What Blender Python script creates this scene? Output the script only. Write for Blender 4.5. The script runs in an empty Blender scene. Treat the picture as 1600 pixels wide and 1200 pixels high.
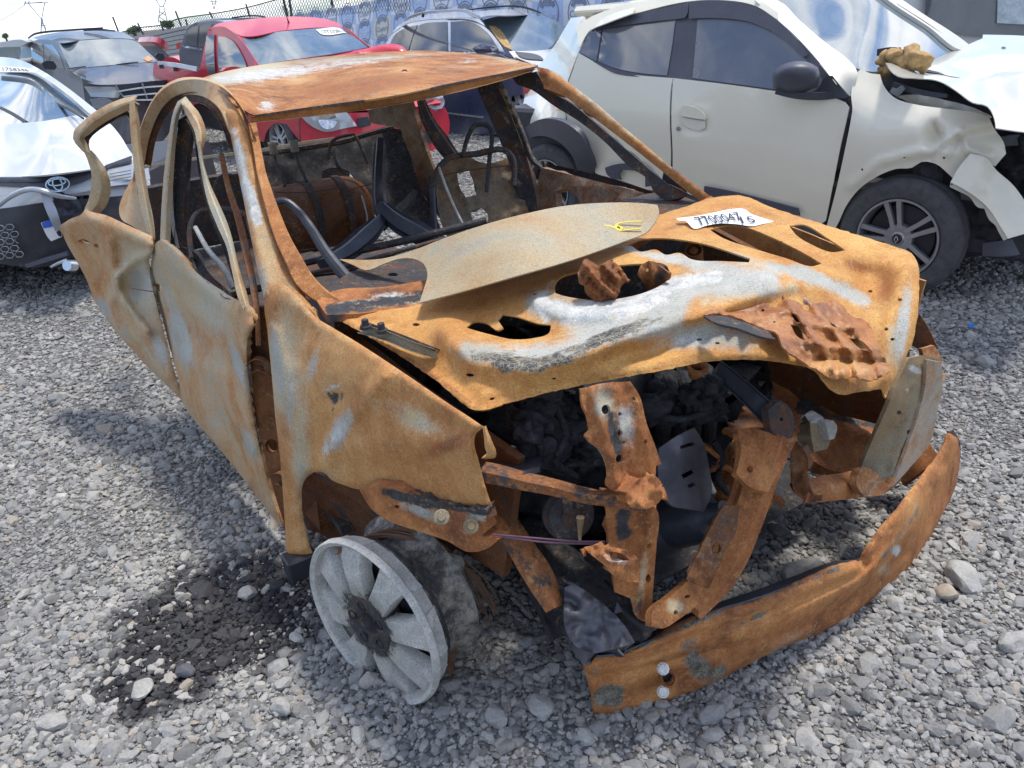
import bpy, math, random
import numpy as np
from mathutils import Vector, Matrix, noise as mnoise, geometry as mgeo

random.seed(7); np.random.seed(7)
SC = bpy.context.scene
COL = SC.collection

# ------------------------------------------------------------------ camera
FPX, PITCH, ROLL, CAMH = 1269.2, 0.4439, -0.0893, 1.5084      # focal length in photo pixels (1600 wide)
fw = np.array([0, math.cos(PITCH), -math.sin(PITCH)])
_up = np.array([0, math.sin(PITCH), math.cos(PITCH)]); _rt = np.array([1., 0, 0])
RT = math.cos(ROLL)*_rt + math.sin(ROLL)*_up
UP = -math.sin(ROLL)*_rt + math.cos(ROLL)*_up
CAM = np.array([0, 0, CAMH])
cd = bpy.data.cameras.new('camera'); cam = bpy.data.objects.new('camera', cd); COL.objects.link(cam)
cd.sensor_width = 36; cd.lens = 36*FPX/1600; cd.clip_start = .05; cd.clip_end = 3000
M = Matrix(((RT[0], UP[0], -fw[0], 0), (RT[1], UP[1], -fw[1], 0), (RT[2], UP[2], -fw[2], CAMH), (0, 0, 0, 1)))
cam.matrix_world = M
SC.camera = cam

# ------------------------------------------------------------------ sky, sun, exposure
SUN_EL, SUN_AZ = math.radians(71), math.radians(58)           # azimuth from +Y (away from camera) towards +X (right)
SUN_STRENGTH, SKY_STRENGTH = 2.0, 0.15
sdir = Vector((math.cos(SUN_EL)*math.sin(SUN_AZ), math.cos(SUN_EL)*math.cos(SUN_AZ), math.sin(SUN_EL)))
sl = bpy.data.lights.new('sun', 'SUN'); sl.energy = SUN_STRENGTH; sl.angle = math.radians(8); sl.color = (1, .95, .87)
so = bpy.data.objects.new('sun', sl); so.rotation_euler = (-sdir).to_track_quat('-Z', 'Y').to_euler(); so.location = (0, 0, 30); COL.objects.link(so)
SC.view_settings.view_transform = 'Standard'; SC.view_settings.look = 'None'; SC.view_settings.gamma = 1
SC.view_settings.use_curve_mapping = False; SC.view_settings.exposure = 0.95

class NT:
    def __init__(s, tree): s.t = tree; tree.nodes.clear()
    def __call__(s, typ, out=0, **kw):
        n = s.t.nodes.new(typ); s.last = n
        for k, v in kw.items():
            if k.startswith('_'): setattr(n, k[1:], v); continue
            key = int(k[1:]) if k[0] == 'i' and k[1:].isdigit() else k.replace('__', ' ')
            sk = n.inputs[key]
            if isinstance(v, bpy.types.NodeSocket): s.t.links.new(v, sk)
            else:
                if sk.type == 'RGBA' and len(v) == 3: v = (*v, 1)
                sk.default_value = v
        return n.outputs[out] if len(n.outputs) else None
    def math(s, op, a, b=0., c=0.): return s('ShaderNodeMath', _operation=op, i0=a, i1=b, i2=c)
    def ramp(s, fac, stops, interp='LINEAR'):
        n = s.t.nodes.new('ShaderNodeValToRGB'); r = n.color_ramp; r.interpolation = interp
        while len(r.elements) < len(stops): r.elements.new(.5)
        for e, (p, c) in zip(r.elements, stops): e.position = p; e.color = (*c, 1) if len(c) == 3 else c
        s.t.links.new(fac, n.inputs[0]); return n.outputs[0]
    def mix(s, f, a, b, mode='MIX'):
        n = s.t.nodes.new('ShaderNodeMix'); n.data_type = 'RGBA'; n.blend_type = mode
        for i, v in ((0, f), (6, a), (7, b)):
            if isinstance(v, bpy.types.NodeSocket): s.t.links.new(v, n.inputs[i])
            else: n.inputs[i].default_value = v if i == 0 else ((*v, 1) if len(v) == 3 else v)
        return n.outputs[2]
    def step(s, v, a, b):
        return s('ShaderNodeMapRange', _interpolation_type='SMOOTHSTEP', i0=v, i1=a, i2=b, i3=0., i4=1.)
    def noise(s, vec, scale, det=5, rough=.55, dist=0.):
        return s('ShaderNodeTexNoise', Vector=vec, Scale=scale, Detail=det, Roughness=rough, Distortion=dist)

wd = bpy.data.worlds.new('World'); SC.world = wd; wd.use_nodes = True
w = NT(wd.node_tree)
sky = w('ShaderNodeTexSky', _sky_type='NISHITA', _sun_disc=False, _sun_elevation=SUN_EL, _sun_rotation=SUN_AZ, _air_density=1.0, _dust_density=.5)
gen = w('ShaderNodeTexCoord', out=0)
sep = w('ShaderNodeSeparateXYZ', i0=gen); sz = w.last
cv = w('ShaderNodeVectorMath', _operation='MULTIPLY', i0=gen, i1=(1., 1., 2.6))
cn = w.noise(cv, 3.4, 9, .6, .25)
cm = w.step(cn, .43, .60)
cs = w.noise(cv, 6.5, 7, .62)
ccol = w.mix(w.step(cs, .34, .66), (3.2, 3.5, 4.0), (7.4, 7.25, 6.95))
sky = w.mix(1., sky, (.42, .56, .74), 'MULTIPLY')
skc = w.mix(w.math('MULTIPLY', cm, .93), sky, ccol)
w('ShaderNodeOutputWorld', Surface=w('ShaderNodeBackground', Color=skc, Strength=SKY_STRENGTH))

# ------------------------------------------------------------------ frames and points
FRAMES = {'w': (0.202, 2.06, -1.05), 'k': (2.492, 4.289, -.861), 'g': (0, 0, 0)}
def to_local(fr, v, point=True):
    x, y, a = FRAMES[fr]; c, s = math.cos(a), math.sin(a)
    v = np.asarray(v, float)
    if point: v = v - np.array([x, y, 0])
    return np.stack([v[..., 0]*c + v[..., 1]*s, -v[..., 0]*s + v[..., 1]*c, v[..., 2]], -1)
def to_world(fr, v):
    x, y, a = FRAMES[fr]; c, s = math.cos(a), math.sin(a); v = np.asarray(v, float)
    return np.stack([x + v[..., 0]*c - v[..., 1]*s, y + v[..., 0]*s + v[..., 1]*c, v[..., 2]], -1)
def ray(px):
    px = np.asarray(px, float)
    return fw + RT*((px[..., 0:1]-800)/FPX) - UP*((px[..., 1:2]-600)/FPX)
def depth(fr, px, py, ax, val):
    """distance along the lens axis at which the sight line through a photo point meets the plane ax = val of a frame"""
    i = 'xyz'.index(ax); o = to_local(fr, CAM); d = to_local(fr, ray((px, py)), False)
    return (val-o[i])/d[i]
def at(fr, px, py, ax, val):
    return CAM + ray((px, py))*depth(fr, px, py, ax, val)
class TPS:
    def __init__(s, P, v):
        s.P = np.asarray(P, float)/200.; n = len(P)
        if n < 3: raise ValueError('ctrl')
        K = s.U(s.P, s.P); A = np.zeros((n+3, n+3)); A[:n, :n] = K + np.eye(n)*1e-7
        A[:n, n] = 1; A[:n, n+1:] = s.P; A[n, :n] = 1; A[n+1:, :n] = s.P.T
        s.c = np.linalg.lstsq(A, np.concatenate([v, [0, 0, 0]]), rcond=None)[0]
    def U(s, a, b):
        r2 = ((a[:, None]-b[None])**2).sum(-1)
        return np.where(r2 > 0, .5*r2*np.log(np.maximum(r2, 1e-20)), 0)
    def __call__(s, Q):
        Q = np.asarray(Q, float)/200.
        return s.U(Q, s.P) @ s.c[:-3] + s.c[-3] + Q @ s.c[-2:]

# ------------------------------------------------------------------ object helpers
ROOTLOC = {}
def tag(o, label=None, cat=None, group=None, kind=None):
    if label: o['label'] = label
    if cat: o['category'] = cat
    if group: o['group'] = group
    if kind: o['kind'] = kind
    return o
def thing(name, loc, label, cat, group=None):
    o = bpy.data.objects.new(name, None); o.empty_display_size = .2; COL.objects.link(o); o.location = loc
    ROOTLOC[o.name] = np.array(loc, float)
    return tag(o, label, cat, group)
def build(name, V, F, mat, parent=None, smooth=True, pat=None, sharp=None, sharp_angle=None, uv=None, patb=None):
    V = np.asarray(V, float)
    if parent is not None: off = ROOTLOC[parent.name]
    else: off = np.array([V[:, 0].mean(), V[:, 1].mean(), V[:, 2].min()])
    me = bpy.data.meshes.new(name); me.from_pydata((V-off).tolist(), [], [list(map(int, f)) for f in F])
    for m in (mat if isinstance(mat, (list, tuple)) else [mat]): me.materials.append(m)
    if smooth: me.polygons.foreach_set('use_smooth', [True]*len(me.polygons))
    else: me.polygons.foreach_set('use_smooth', [False]*len(me.polygons))
    if sharp_angle: me.set_sharp_from_angle(angle=math.radians(sharp_angle))
    if sharp:
        es = {tuple(sorted(e)) for e in sharp}
        a = me.attributes.get('sharp_edge') or me.attributes.new('sharp_edge', 'BOOLEAN', 'EDGE')
        a.data.foreach_set('value', [tuple(sorted(e.vertices)) in es for e in me.edges])
    if pat is None: pat = np.zeros((len(V), 4))
    if True:
        a = me.attributes.new('pat', 'FLOAT_COLOR', 'POINT'); a.data.foreach_set('color', np.asarray(pat, np.float32).ravel())
    if patb is not None:
        a = me.attributes.new('pat_b', 'FLOAT_COLOR', 'POINT'); a.data.foreach_set('color', np.asarray(patb, np.float32).ravel())
    if uv is not None:
        a = me.attributes.new('flat', 'FLOAT_VECTOR', 'POINT'); a.data.foreach_set('vector', np.asarray(uv, np.float32).ravel())
    me.update()
    o = bpy.data.objects.new(name, me); COL.objects.link(o); ROOTLOC[o.name] = off
    if parent is not None: o.parent = parent
    else: o.location = off
    return o

def inside(P, poly):
    x, y = P[:, 0], P[:, 1]; r = np.zeros(len(P), bool); n = len(poly)
    for i in range(n):
        x1, y1 = poly[i]; x2, y2 = poly[(i+1) % n]
        if y1 == y2: continue
        c = ((y1 > y) != (y2 > y)) & (x < (x2-x1)*(y-y1)/(y2-y1)+x1); r ^= c
    return r
def spline(pts, step, closed=True, corner=48):
    """Catmull-Rom through photo points, sharp turns kept, resampled about every `step`"""
    P = np.asarray(pts, float); n = len(P); out = []
    segs = n if closed else n-1
    def tang(i):
        a, b, c = P[(i-1) % n], P[i], P[(i+1) % n]
        if not closed and i in (0, n-1): return None
        u, v = b-a, c-b; lu, lv = np.linalg.norm(u), np.linalg.norm(v)
        if lu*lv == 0: return None
        ang = math.degrees(math.acos(max(-1, min(1, float(u @ v)/(lu*lv)))))
        if ang > corner: return None
        t = u/lu+v/lv; return t/np.linalg.norm(t)
    for i in range(segs):
        a, b = P[i], P[(i+1) % n]; L = np.linalg.norm((b-a)[:2]) if P.shape[1] == 2 else np.linalg.norm(b-a)
        ta, tb = tang(i), tang((i+1) % n); ch = (b-a)
        ma = ta*L if ta is not None else ch; mb = tb*L if tb is not None else ch
        k = max(1, int(round(L/step)))
        for j in range(k):
            t = j/k; h = (2*t**3-3*t*t+1, t**3-2*t*t+t, -2*t**3+3*t*t, t**3-t*t)
            out.append(h[0]*a+h[1]*ma+h[2]*b+h[3]*mb)
    if not closed: out.append(P[-1])
    return np.array(out)
def circ(x, y, rx, ry=None, ang=0, n=12):
    ry = ry or rx*.6; a = math.radians(ang)
    return [(x+rx*math.cos(t)*math.cos(a)-ry*math.sin(t)*math.sin(a), y+rx*math.cos(t)*math.sin(a)+ry*math.sin(t)*math.cos(a)) for t in np.linspace(0, 2*math.pi, n, endpoint=False)]
def blob(Q, x, y, rx, ry, ang=0):
    a = math.radians(ang); dx, dy = Q[:, 0]-x, Q[:, 1]-y
    u = (dx*math.cos(a)+dy*math.sin(a))/rx; v = (-dx*math.sin(a)+dy*math.cos(a))/ry
    return np.exp(-(u*u+v*v))
def seg_dist(Q, pts):
    d = np.full(len(Q), 1e9); P = np.asarray(pts, float)
    for a, b in zip(P[:-1], P[1:]):
        ab = b-a; t = np.clip(((Q-a) @ ab)/max(ab @ ab, 1e-9), 0, 1)
        d = np.minimum(d, np.linalg.norm(Q-(a+t[:, None]*ab), axis=1))
    return d
def mask(Q, items):
    r = np.zeros(len(Q))
    for it in items:
        if isinstance(it[0], (list, tuple)): r += it[2]*np.exp(-(seg_dist(Q, it[0])/it[1])**2)
        else: r += it[5]*blob(Q, *it[:5])
    return r
CH = 'RGBACD'
def sheet(name, parent, outline, ctrl, mat, holes=(), s=8, t=.003, relief=(), rough=None, paint=(), fr='w', label=None, smooth=True, corner=48, base=(0, 0, 0, 0), jag=0, roll=None):
    """a pressed sheet: edge and holes drawn as seen, every point set at its own distance, with thickness"""
    O = spline(outline, s, True, corner) if smooth else spline(outline, s, True, 1)
    if jag:
        O = O + np.array([[mnoise.noise(Vector((p[0]*.11, p[1]*.11, 3))), mnoise.noise(Vector((p[0]*.11, p[1]*.11, 9)))] for p in O])*jag
    H = [spline(h, max(3, s*.7), True, 60) for h in holes]
    c2 = []
    lo, hi = O.min(0), O.max(0)
    for c in ctrl:
        if len(c) == 2: c2 += [(x, y, *c) for x in (lo[0], hi[0]) for y in (lo[1], hi[1])]
        else: c2.append(c)
    tp = TPS([c[:2] for c in c2], np.array([1/depth(fr, *c) for c in c2]))
    gx, gy = np.meshgrid(np.arange(lo[0], hi[0]+s, s), np.arange(lo[1], hi[1]+s*.87, s*.87))
    gx = gx + (np.arange(gx.shape[0]) % 2)[:, None]*s*.5
    G = np.stack([gx.ravel(), gy.ravel()], 1); G = G + np.random.uniform(-.12, .12, G.shape)*s
    G = G[inside(G, O)]
    for h in H: G = G[~inside(G, h)]
    for B in [O]+H:
        if len(G): G = G[((G[:, None]-B[None])**2).sum(-1).min(1) > (.45*s)**2]
    pts = np.concatenate([O]+H+[G]); E = []; k = 0
    for B in [O]+H:
        n = len(B); E += [(k+i, k+(i+1) % n) for i in range(n)]; k += n
    vs, es, fs, *_ = mgeo.delaunay_2d_cdt([Vector(p) for p in pts.tolist()], E, [], 0, 1e-4)
    Q = np.array([(v.x, v.y) for v in vs]); F = np.array([f for f in fs if len(f) == 3])
    cen = Q[F].mean(1); ok = inside(cen, O)
    for h in H: ok &= ~inside(cen, h)
    F = F[ok]; used = np.unique(F); mp = -np.ones(len(Q), int); mp[used] = np.arange(len(used)); Q = Q[used]; F = mp[F]
    iw = np.array([1/depth(fr, *c) for c in c2]); q_ = tp(Q)
    if q_.min() < iw.min()*.9 or q_.max() > iw.max()*1.12: print('CLAMP', name, parent.name if parent else '', 'ctrl', (1/iw).round(2).tolist(), 'got', round(1/q_.max(), 2), round(1/q_.min(), 2))
    z = 1/np.clip(q_, max(iw.min()*.85, 1e-4), iw.max()*1.15)
    if roll: z = z + roll[1]*np.clip(1-seg_dist(Q, np.concatenate([O, O[:1]]))/roll[0], 0, 1)**2
    if len(relief): z = z - mask(Q, relief)
    if rough:
        amp, sc = rough
        z = z - amp*np.array([mnoise.fractal(Vector((q[0]*sc, q[1]*sc, 1.7)), 1., 2., 3) for q in Q])
    V = CAM + ray(Q)*z[:, None]
    # faces towards the viewer
    nrm = np.cross(V[F[:, 1]]-V[F[:, 0]], V[F[:, 2]]-V[F[:, 0]])
    flip = (nrm*(CAM-V[F].mean(1))).sum(1) < 0
    F[flip] = F[flip][:, ::-1]
    vn = np.zeros_like(V); nrm[flip] *= -1
    for i in range(3): np.add.at(vn, F[:, i], nrm)
    vn /= np.maximum(np.linalg.norm(vn, axis=1, keepdims=True), 1e-12)
    n = len(V); ec = {}
    for f in F.tolist():
        for a, b in ((f[0], f[1]), (f[1], f[2]), (f[2], f[0])): ec[(a, b)] = ec.get((a, b), 0)+1
    bd = [(a, b) for (a, b) in ec if (b, a) not in ec]
    V2 = np.concatenate([V, V-vn*t]); F2 = F.tolist()+[[f[2]+n, f[1]+n, f[0]+n] for f in F.tolist()]+[[b, a, a+n, b+n] for a, b in bd]
    sharp = bd+[(a+n, b+n) for a, b in bd]
    pat = np.zeros((len(Q), 8)); pat[:, :len(base)] = base
    for p in paint:
        pat[:, CH.index(p[0])] += mask(Q, [p[1:]])
    o = build(name, V2, F2, mat, parent, True, np.concatenate([pat, pat])[:, :4], sharp, patb=np.concatenate([pat, pat])[:, 4:])
    if label: o['label'] = label
    return o
PROF = {'flat': [(-.5, -.2), (-.44, 0), (.44, 0), (.5, -.2), (.5, -1), (-.5, -1)],
        'hat': [(-.5, -.8), (-.36, -.72), (-.26, 0), (.26, 0), (.36, -.72), (.5, -.8), (.5, -1), (-.5, -1)],
        'chan': [(-.5, 0), (-.43, 0), (-.38, -.75), (.38, -.75), (.43, 0), (.5, 0), (.5, -1), (-.5, -1)],
        'fold': [(-.5, -.9), (-.15, -.1), (.02, 0), (.5, -.5), (.5, -.75), (.0, -.25), (-.5, -1.1)],
        'tube': [(.5*math.cos(a), .5*math.sin(a)) for a in np.linspace(math.pi, -math.pi, 10, endpoint=False)]}
def sweep(name, parent, C3, Wd, mat, t=.02, prof='flat', face=None, pat=None, jit=0, label=None):
    """a bar along world points C3 with widths Wd (m)"""
    C3 = np.asarray(C3, float); n = len(C3); pr = PROF[prof]; m = len(pr); V = []
    T = np.gradient(C3, axis=0); T /= np.maximum(np.linalg.norm(T, axis=1, keepdims=True), 1e-9)
    for i in range(n):
        vd = (CAM-C3[i]) if face is None else np.asarray(face, float)
        wv = np.cross(T[i], vd); wv /= max(np.linalg.norm(wv), 1e-9); nv = np.cross(wv, T[i])
        if nv @ vd < 0: nv = -nv
        j = (mnoise.noise(Vector(C3[i]*9))*jit, mnoise.noise(Vector(C3[i]*9+5))*jit)
        tt = Wd[i] if prof == 'tube' else t
        for u, v in pr: V.append(C3[i]+wv*(u*Wd[i]+j[0])+nv*(v*tt+j[1]))
    F = [[i*m+k, i*m+(k+1) % m, (i+1)*m+(k+1) % m, (i+1)*m+k] for i in range(n-1) for k in range(m)]
    F += [list(range(m))[::-1], list(range((n-1)*m, n*m))]
    V = np.array(V)
    # consistent outward normals
    vol = sum(np.dot(V[f[0]]-C3[0], np.cross(V[f[1]]-C3[0], V[f[2]]-C3[0])) for f in F)
    if vol < 0: F = [f[::-1] for f in F]
    P = None if pat is None else (np.repeat(np.array(pat, float), m, 0) if np.ndim(pat[0]) else np.tile(np.array(pat, float), (len(V), 1)))
    o = build(name, V, F, mat, parent, True, P, None, 35)
    if label: o['label'] = label
    return o
def bar(name, parent, pts, wpx, mat, t=.02, prof='flat', fr='w', step=None, pat=None, jit=0, face=None, label=None):
    z = np.array([depth(fr, *p) for p in pts]); Q = np.array([p[:2] for p in pts], float)
    if np.isscalar(wpx): wpx = [wpx]*len(pts)
    full = np.concatenate([Q, (1/z)[:, None]*2000, np.asarray(wpx, float)[:, None]], 1)
    L = np.linalg.norm(np.diff(Q, axis=0), axis=1).sum(); step = step or max(5, L/26)
    S = spline(full, step, False, 75)
    zz = 2000/S[:, 2]; C3 = CAM+ray(S[:, :2])*zz[:, None]
    return sweep(name, parent, C3, S[:, 3]*zz/FPX, mat, t, prof, face, pat, jit, label)
def tube3(name, parent, pts, r, mat, n=8, step=None, label=None):
    P = np.asarray(pts, float)
    if len(P) > 2 and step: P = spline(P, step, False, 75)
    rr = np.full(len(P), r) if np.isscalar(r) else np.interp(np.linspace(0, 1, len(P)), np.linspace(0, 1, len(r)), r)
    return sweep(name, parent, P, 2*rr, mat, 0, 'tube', face=(.31, .17, .93), label=label)
def basis(axis):
    a = np.asarray(axis, float); a = a/np.linalg.norm(a); h = np.array([0, 0, 1.]) if abs(a[2]) < .9 else np.array([1., 0, 0])
    u = np.cross(h, a); u /= np.linalg.norm(u); return u, np.cross(a, u), a
def lathe(name, parent, prof, org, axis, mat, n=40, arc=(0, 2*math.pi), sharp=35, label=None, jag=0, wob=None):
    """prof: (radius, height along axis)"""
    u, v, a = basis(axis); full = abs(arc[1]-arc[0]-2*math.pi) < 1e-6; V = []; m = len(prof)
    ths = np.linspace(arc[0], arc[1], n, endpoint=not full)
    for th in ths:
        for k, (r, h) in enumerate(prof):
            hh = h + (jag*mnoise.noise(Vector((math.cos(th)*4, math.sin(th)*4, k*.2))) if jag and k >= m-2 else 0)
            V.append(np.asarray(org)+(u*math.cos(th)+v*math.sin(th))*r*(1+(wob(th) if wob else 0))+a*hh)
    nn = n if full else n-1
    F = [[i*m+k, ((i+1) % n)*m+k, ((i+1) % n)*m+k+1, i*m+k+1] for i in range(nn) for k in range(m-1)]
    o = build(name, V, F, mat, parent, True, None, None, sharp)
    if label: o['label'] = label
    return o
def box(name, parent, c, size, mat, rot=0, tilt=None, bev=.15, label=None, fr=None):
    """a box with cut edges; c in frame fr (or world)"""
    sx, sy, sz_ = [s/2 for s in size]; b = bev*min(sx, sy, sz_); V = []
    for x in (-1, 1):
        for y in (-1, 1):
            for z in (-1, 1):
                V += [(x*(sx-b), y*(sy-b), z*sz_), (x*(sx-b), y*sy, z*(sz_-b)), (x*sx, y*(sy-b), z*(sz_-b))]
    R_ = Matrix.Rotation(rot, 3, 'Z')
    if tilt: R_ = R_ @ Matrix.Rotation(tilt[1], 3, tilt[0])
    V = np.array(V) @ np.array(R_).T + np.asarray(c)
    if fr: V = to_world(fr, V)
    import bmesh
    bm = bmesh.new(); [bm.verts.new(v) for v in V]; bmesh.ops.convex_hull(bm, input=bm.verts)
    bmesh.ops.dissolve_limit(bm, angle_limit=.02, verts=bm.verts, edges=bm.edges)
    bm.verts.index_update(); V = [v.co[:] for v in bm.verts]; F = [[v.index for v in f.verts] for f in bm.faces]; bm.free()
    o = build(name, V, F, mat, parent, False)
    if label: o['label'] = label
    return o
def text_mesh(s, size):
    c = bpy.data.curves.new('lettering', 'FONT'); c.body = s; c.size = size; c.align_x = 'CENTER'; c.align_y = 'CENTER'; c.resolution_u = 2
    o = bpy.data.objects.new('lettering', c); COL.objects.link(o)
    dg = bpy.context.evaluated_depsgraph_get(); me = bpy.data.meshes.new_from_object(o.evaluated_get(dg))
    V = np.array([v.co[:] for v in me.vertices]); F = [list(p.vertices) for p in me.polygons]
    bpy.data.objects.remove(o); bpy.data.curves.remove(c); bpy.data.meshes.remove(me)
    return V, F
def warp_text(name, parent, s, quad, ctrl, mat, fr, lift=.002, size=1.):
    """flat print on a sheet: text box stretched over a photo quad (tl, tr, br, bl), laid just proud of the sheet given by ctrl"""
    V, F = text_mesh(s, size); lo, hi = V.min(0), V.max(0)
    u = (V[:, 0]-lo[0])/(hi[0]-lo[0]); v = (V[:, 1]-lo[1])/(hi[1]-lo[1]); q = np.array(quad, float)
    Q = (q[3]*(1-u)[:, None]+q[2]*u[:, None])*(1-v)[:, None]+(q[0]*(1-u)[:, None]+q[1]*u[:, None])*v[:, None]
    c2 = []
    for c in ctrl:
        if len(c) == 2: c2 += [(x, y, *c) for x in (Q[:, 0].min(), Q[:, 0].max()) for y in (Q[:, 1].min(), Q[:, 1].max())]
        else: c2.append(c)
    tp = TPS([c[:2] for c in c2], np.array([1/depth(fr, *c) for c in c2]))
    z = 1/tp(Q)-lift
    return build(name, CAM+ray(Q)*z[:, None], F, mat, parent, False)

# ------------------------------------------------------------------ materials
def material(name):
    m = bpy.data.materials.new(name); m.use_nodes = True; n = NT(m.node_tree); return m, n
def finish(n, **kw):
    b = n('ShaderNodeBsdfPrincipled', **kw); n('ShaderNodeOutputMaterial', Surface=b)
def burnt(name, tan=0., ash=0., char=0., bright=0., crack=0, rough=.82, bump=.5, dark=1., cool=0., deep=0., tone=1., hue=(1, 1, 1)):
    m, n = material(name)
    v = n('ShaderNodeTexCoord', out=3)
    n1 = n.noise(v, 2.6, 6, .6, .5); n2 = n.noise(v, 9, 8, .66, .4); n3 = n.noise(v, 240, 3, .65); n4 = n.noise(v, 31, 7, .7, .2); n5 = n.noise(v, 5.2, 9, .7, .8); n6 = n.noise(v, 85, 6, .72); n7 = n.noise(v, 16, 9, .75, .3)
    ac = n('ShaderNodeAttribute', _attribute_name='pat', _attribute_type='GEOMETRY'); an = n.last
    sp = n('ShaderNodeSeparateColor', i0=ac); sp = n.last
    ac2 = n('ShaderNodeAttribute', _attribute_name='pat_b', _attribute_type='GEOMETRY'); sp2 = n('ShaderNodeSeparateColor', i0=ac2); sp2 = n.last
    nm = n.math('ADD', n.math('MULTIPLY', n.math('SUBTRACT', n2, .5), 1.1), n.math('MULTIPLY', n.math('SUBTRACT', n4, .5), .9))
    nmL = n.math('ADD', n.math('MULTIPLY', n.math('SUBTRACT', n5, .5), 1.5), n.math('MULTIPLY', n.math('SUBTRACT', n4, .5), .5))
    d = dark
    nmF = n.math('ADD', n.math('MULTIPLY', n.math('SUBTRACT', n7, .5), 1.7), n.math('MULTIPLY', n.math('SUBTRACT', n6, .5), 1.1))
    rust = n.ramp(n.math('ADD', n.math('MULTIPLY', n2, .7), n.math('ADD', n.math('MULTIPLY', n6, .3), n.math('MULTIPLY', nm, .22))), [(.24, (.10*d, .038*d, .018*d)), (.38, (.20*d, .068*d, .021*d)), (.52, (.32*d, .112*d, .028*d)), (.66, (.43*d, .165*d, .040*d)), (.8, (.40*d, .21*d, .09*d))])
    br = n.ramp(n.math('ADD', n.math('MULTIPLY', n.math('ADD', n.math('MULTIPLY', n1, .6), n.math('MULTIPLY', n5, .4)), .62), n.math('ADD', n.math('MULTIPLY', n7, .2), n.math('MULTIPLY', n6, .18))), [(.34, (.26, .095, .025)), (.45, (.43, .175, .042)), (.53, (.52, .245, .07)), (.62, (.55, .33, .125)), (.70, (.50, .39, .22))])
    br = n.mix(1., br, hue, 'MULTIPLY')
    c = n.mix(n.step(n.math('ADD', n.math('ADD', an.outputs['Alpha'], bright), n.math('MULTIPLY', nm, .7)), .15, .85), rust, br)
    tc = n.ramp(n.math('ADD', n1, n.math('MULTIPLY', nm, .18)), [(.26, (.40, .235, .10)), (.42, (.47, .345, .19)), (.54, (.45, .385, .265)), (.66, (.37, .365, .30)), (.8, (.26, .285, .265))])
    tc = n.mix(1., tc, (tone,)*3, 'MULTIPLY')
    c = n.mix(n.step(n.math('ADD', n.math('ADD', sp.outputs[0], tan), n.math('ADD', n.math('MULTIPLY', nmL, .6), n.math('MULTIPLY', nmF, .3))), .28, .76), c, tc)
    cc = n.ramp(n.math('ADD', n1, n.math('MULTIPLY', nm, .15)), [(.3, (.23, .225, .19)), (.45, (.33, .33, .29)), (.6, (.43, .43, .40)), (.75, (.50, .47, .39))])
    cc = n.mix(1., cc, (tone,)*3, 'MULTIPLY')
    c = n.mix(n.step(n.math('ADD', n.math('ADD', sp2.outputs[0], cool), n.math('MULTIPLY', nmF, .6)), .28, .76), c, cc)
    dc = n.ramp(n4, [(.3, (.13*d, .045*d, .018*d)), (.5, (.27*d, .085*d, .02*d)), (.7, (.38*d, .13*d, .03*d))])
    c = n.mix(n.step(n.math('ADD', n.math('ADD', sp2.outputs[1], deep), nm), .25, .85), c, dc)
    wc = n.ramp(n4, [(.3, (.33, .335, .335)), (.5, (.47, .475, .46)), (.68, (.63, .625, .59))])
    c = n.mix(n.step(n.math('ADD', n.math('ADD', sp.outputs[1], ash), n.math('MULTIPLY', nmF, n.math('ADD', .35, n.math('MULTIPLY', n.math('MINIMUM', n.math('MAXIMUM', sp.outputs[1], 0.), .5), 1.1)))), .28, .74), c, wc)
    kc = n.ramp(n4, [(.3, (.016, .016, .019)), (.55, (.045, .045, .05)), (.75, (.10, .098, .10))])
    if crack:
        vo = n('ShaderNodeTexVoronoi', _feature='DISTANCE_TO_EDGE', Vector=n('ShaderNodeVectorMath', _operation='ADD', i0=v, i1=n('ShaderNodeVectorMath', _operation='SCALE', i0=n('ShaderNodeTexNoise', out=1, Vector=v, Scale=14.), Scale=.06)), Scale=float(crack))
        vo2 = n('ShaderNodeTexVoronoi', _feature='DISTANCE_TO_EDGE', Vector=v, Scale=float(crack)*2.6)
        line = n.math('MAXIMUM', n.math('SUBTRACT', 1., n.step(vo, .012, .06)), n.math('MULTIPLY', n.math('SUBTRACT', 1., n.step(vo2, .03, .16)), n.step(n4, .45, .6)))
        kc = n.mix(n.math('MULTIPLY', line, .5), n.ramp(n4, [(.35, (.028, .03, .034)), (.65, (.09, .09, .09))]), (.48, .43, .30))
    c = n.mix(n.step(n.math('ADD', n.math('ADD', sp.outputs[2], char), n.math('MULTIPLY', nm, n.math('ADD', .85, n.math('MULTIPLY', n.math('MINIMUM', n.math('MAXIMUM', sp.outputs[2], 0.), .5), 2.)))), .3, .62), c, kc)
    c = n.mix(1., c, n.ramp(n3, [(.28, (.58, .55, .52)), (.45, (.95, .95, .95)), (.55, (1.04, 1.04, 1.03)), (.72, (1.35, 1.32, 1.22))]), 'MULTIPLY')
    c = n('ShaderNodeHueSaturation', Saturation=.95, Color=c)
    pit = n.math('MULTIPLY', n.step(n6, .60, .68), n.step(n5, .42, .6))
    c = n.mix(n.math('MULTIPLY', pit, .7), c, (.06*d, .034*d, .024*d))
    gr = n.math('MULTIPLY', n.step(n6, .53, .60), n.step(n7, .47, .58))
    c = n.mix(n.math('MULTIPLY', gr, .45), c, (.52*d, .33*d, .12*d))
    fl = n.math('MULTIPLY', n.step(n7, .58, .66), n.step(n2, .5, .62))
    c = n.mix(n.math('MULTIPLY', fl, .35), c, (.46, .40, .30))
    h = n.math('ADD', n.math('MULTIPLY', n2, .35), n.math('ADD', n.math('MULTIPLY', n4, .35), n.math('MULTIPLY', n3, .16)))
    bp = n('ShaderNodeBump', Strength=bump, Distance=.006, Height=h)
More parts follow.
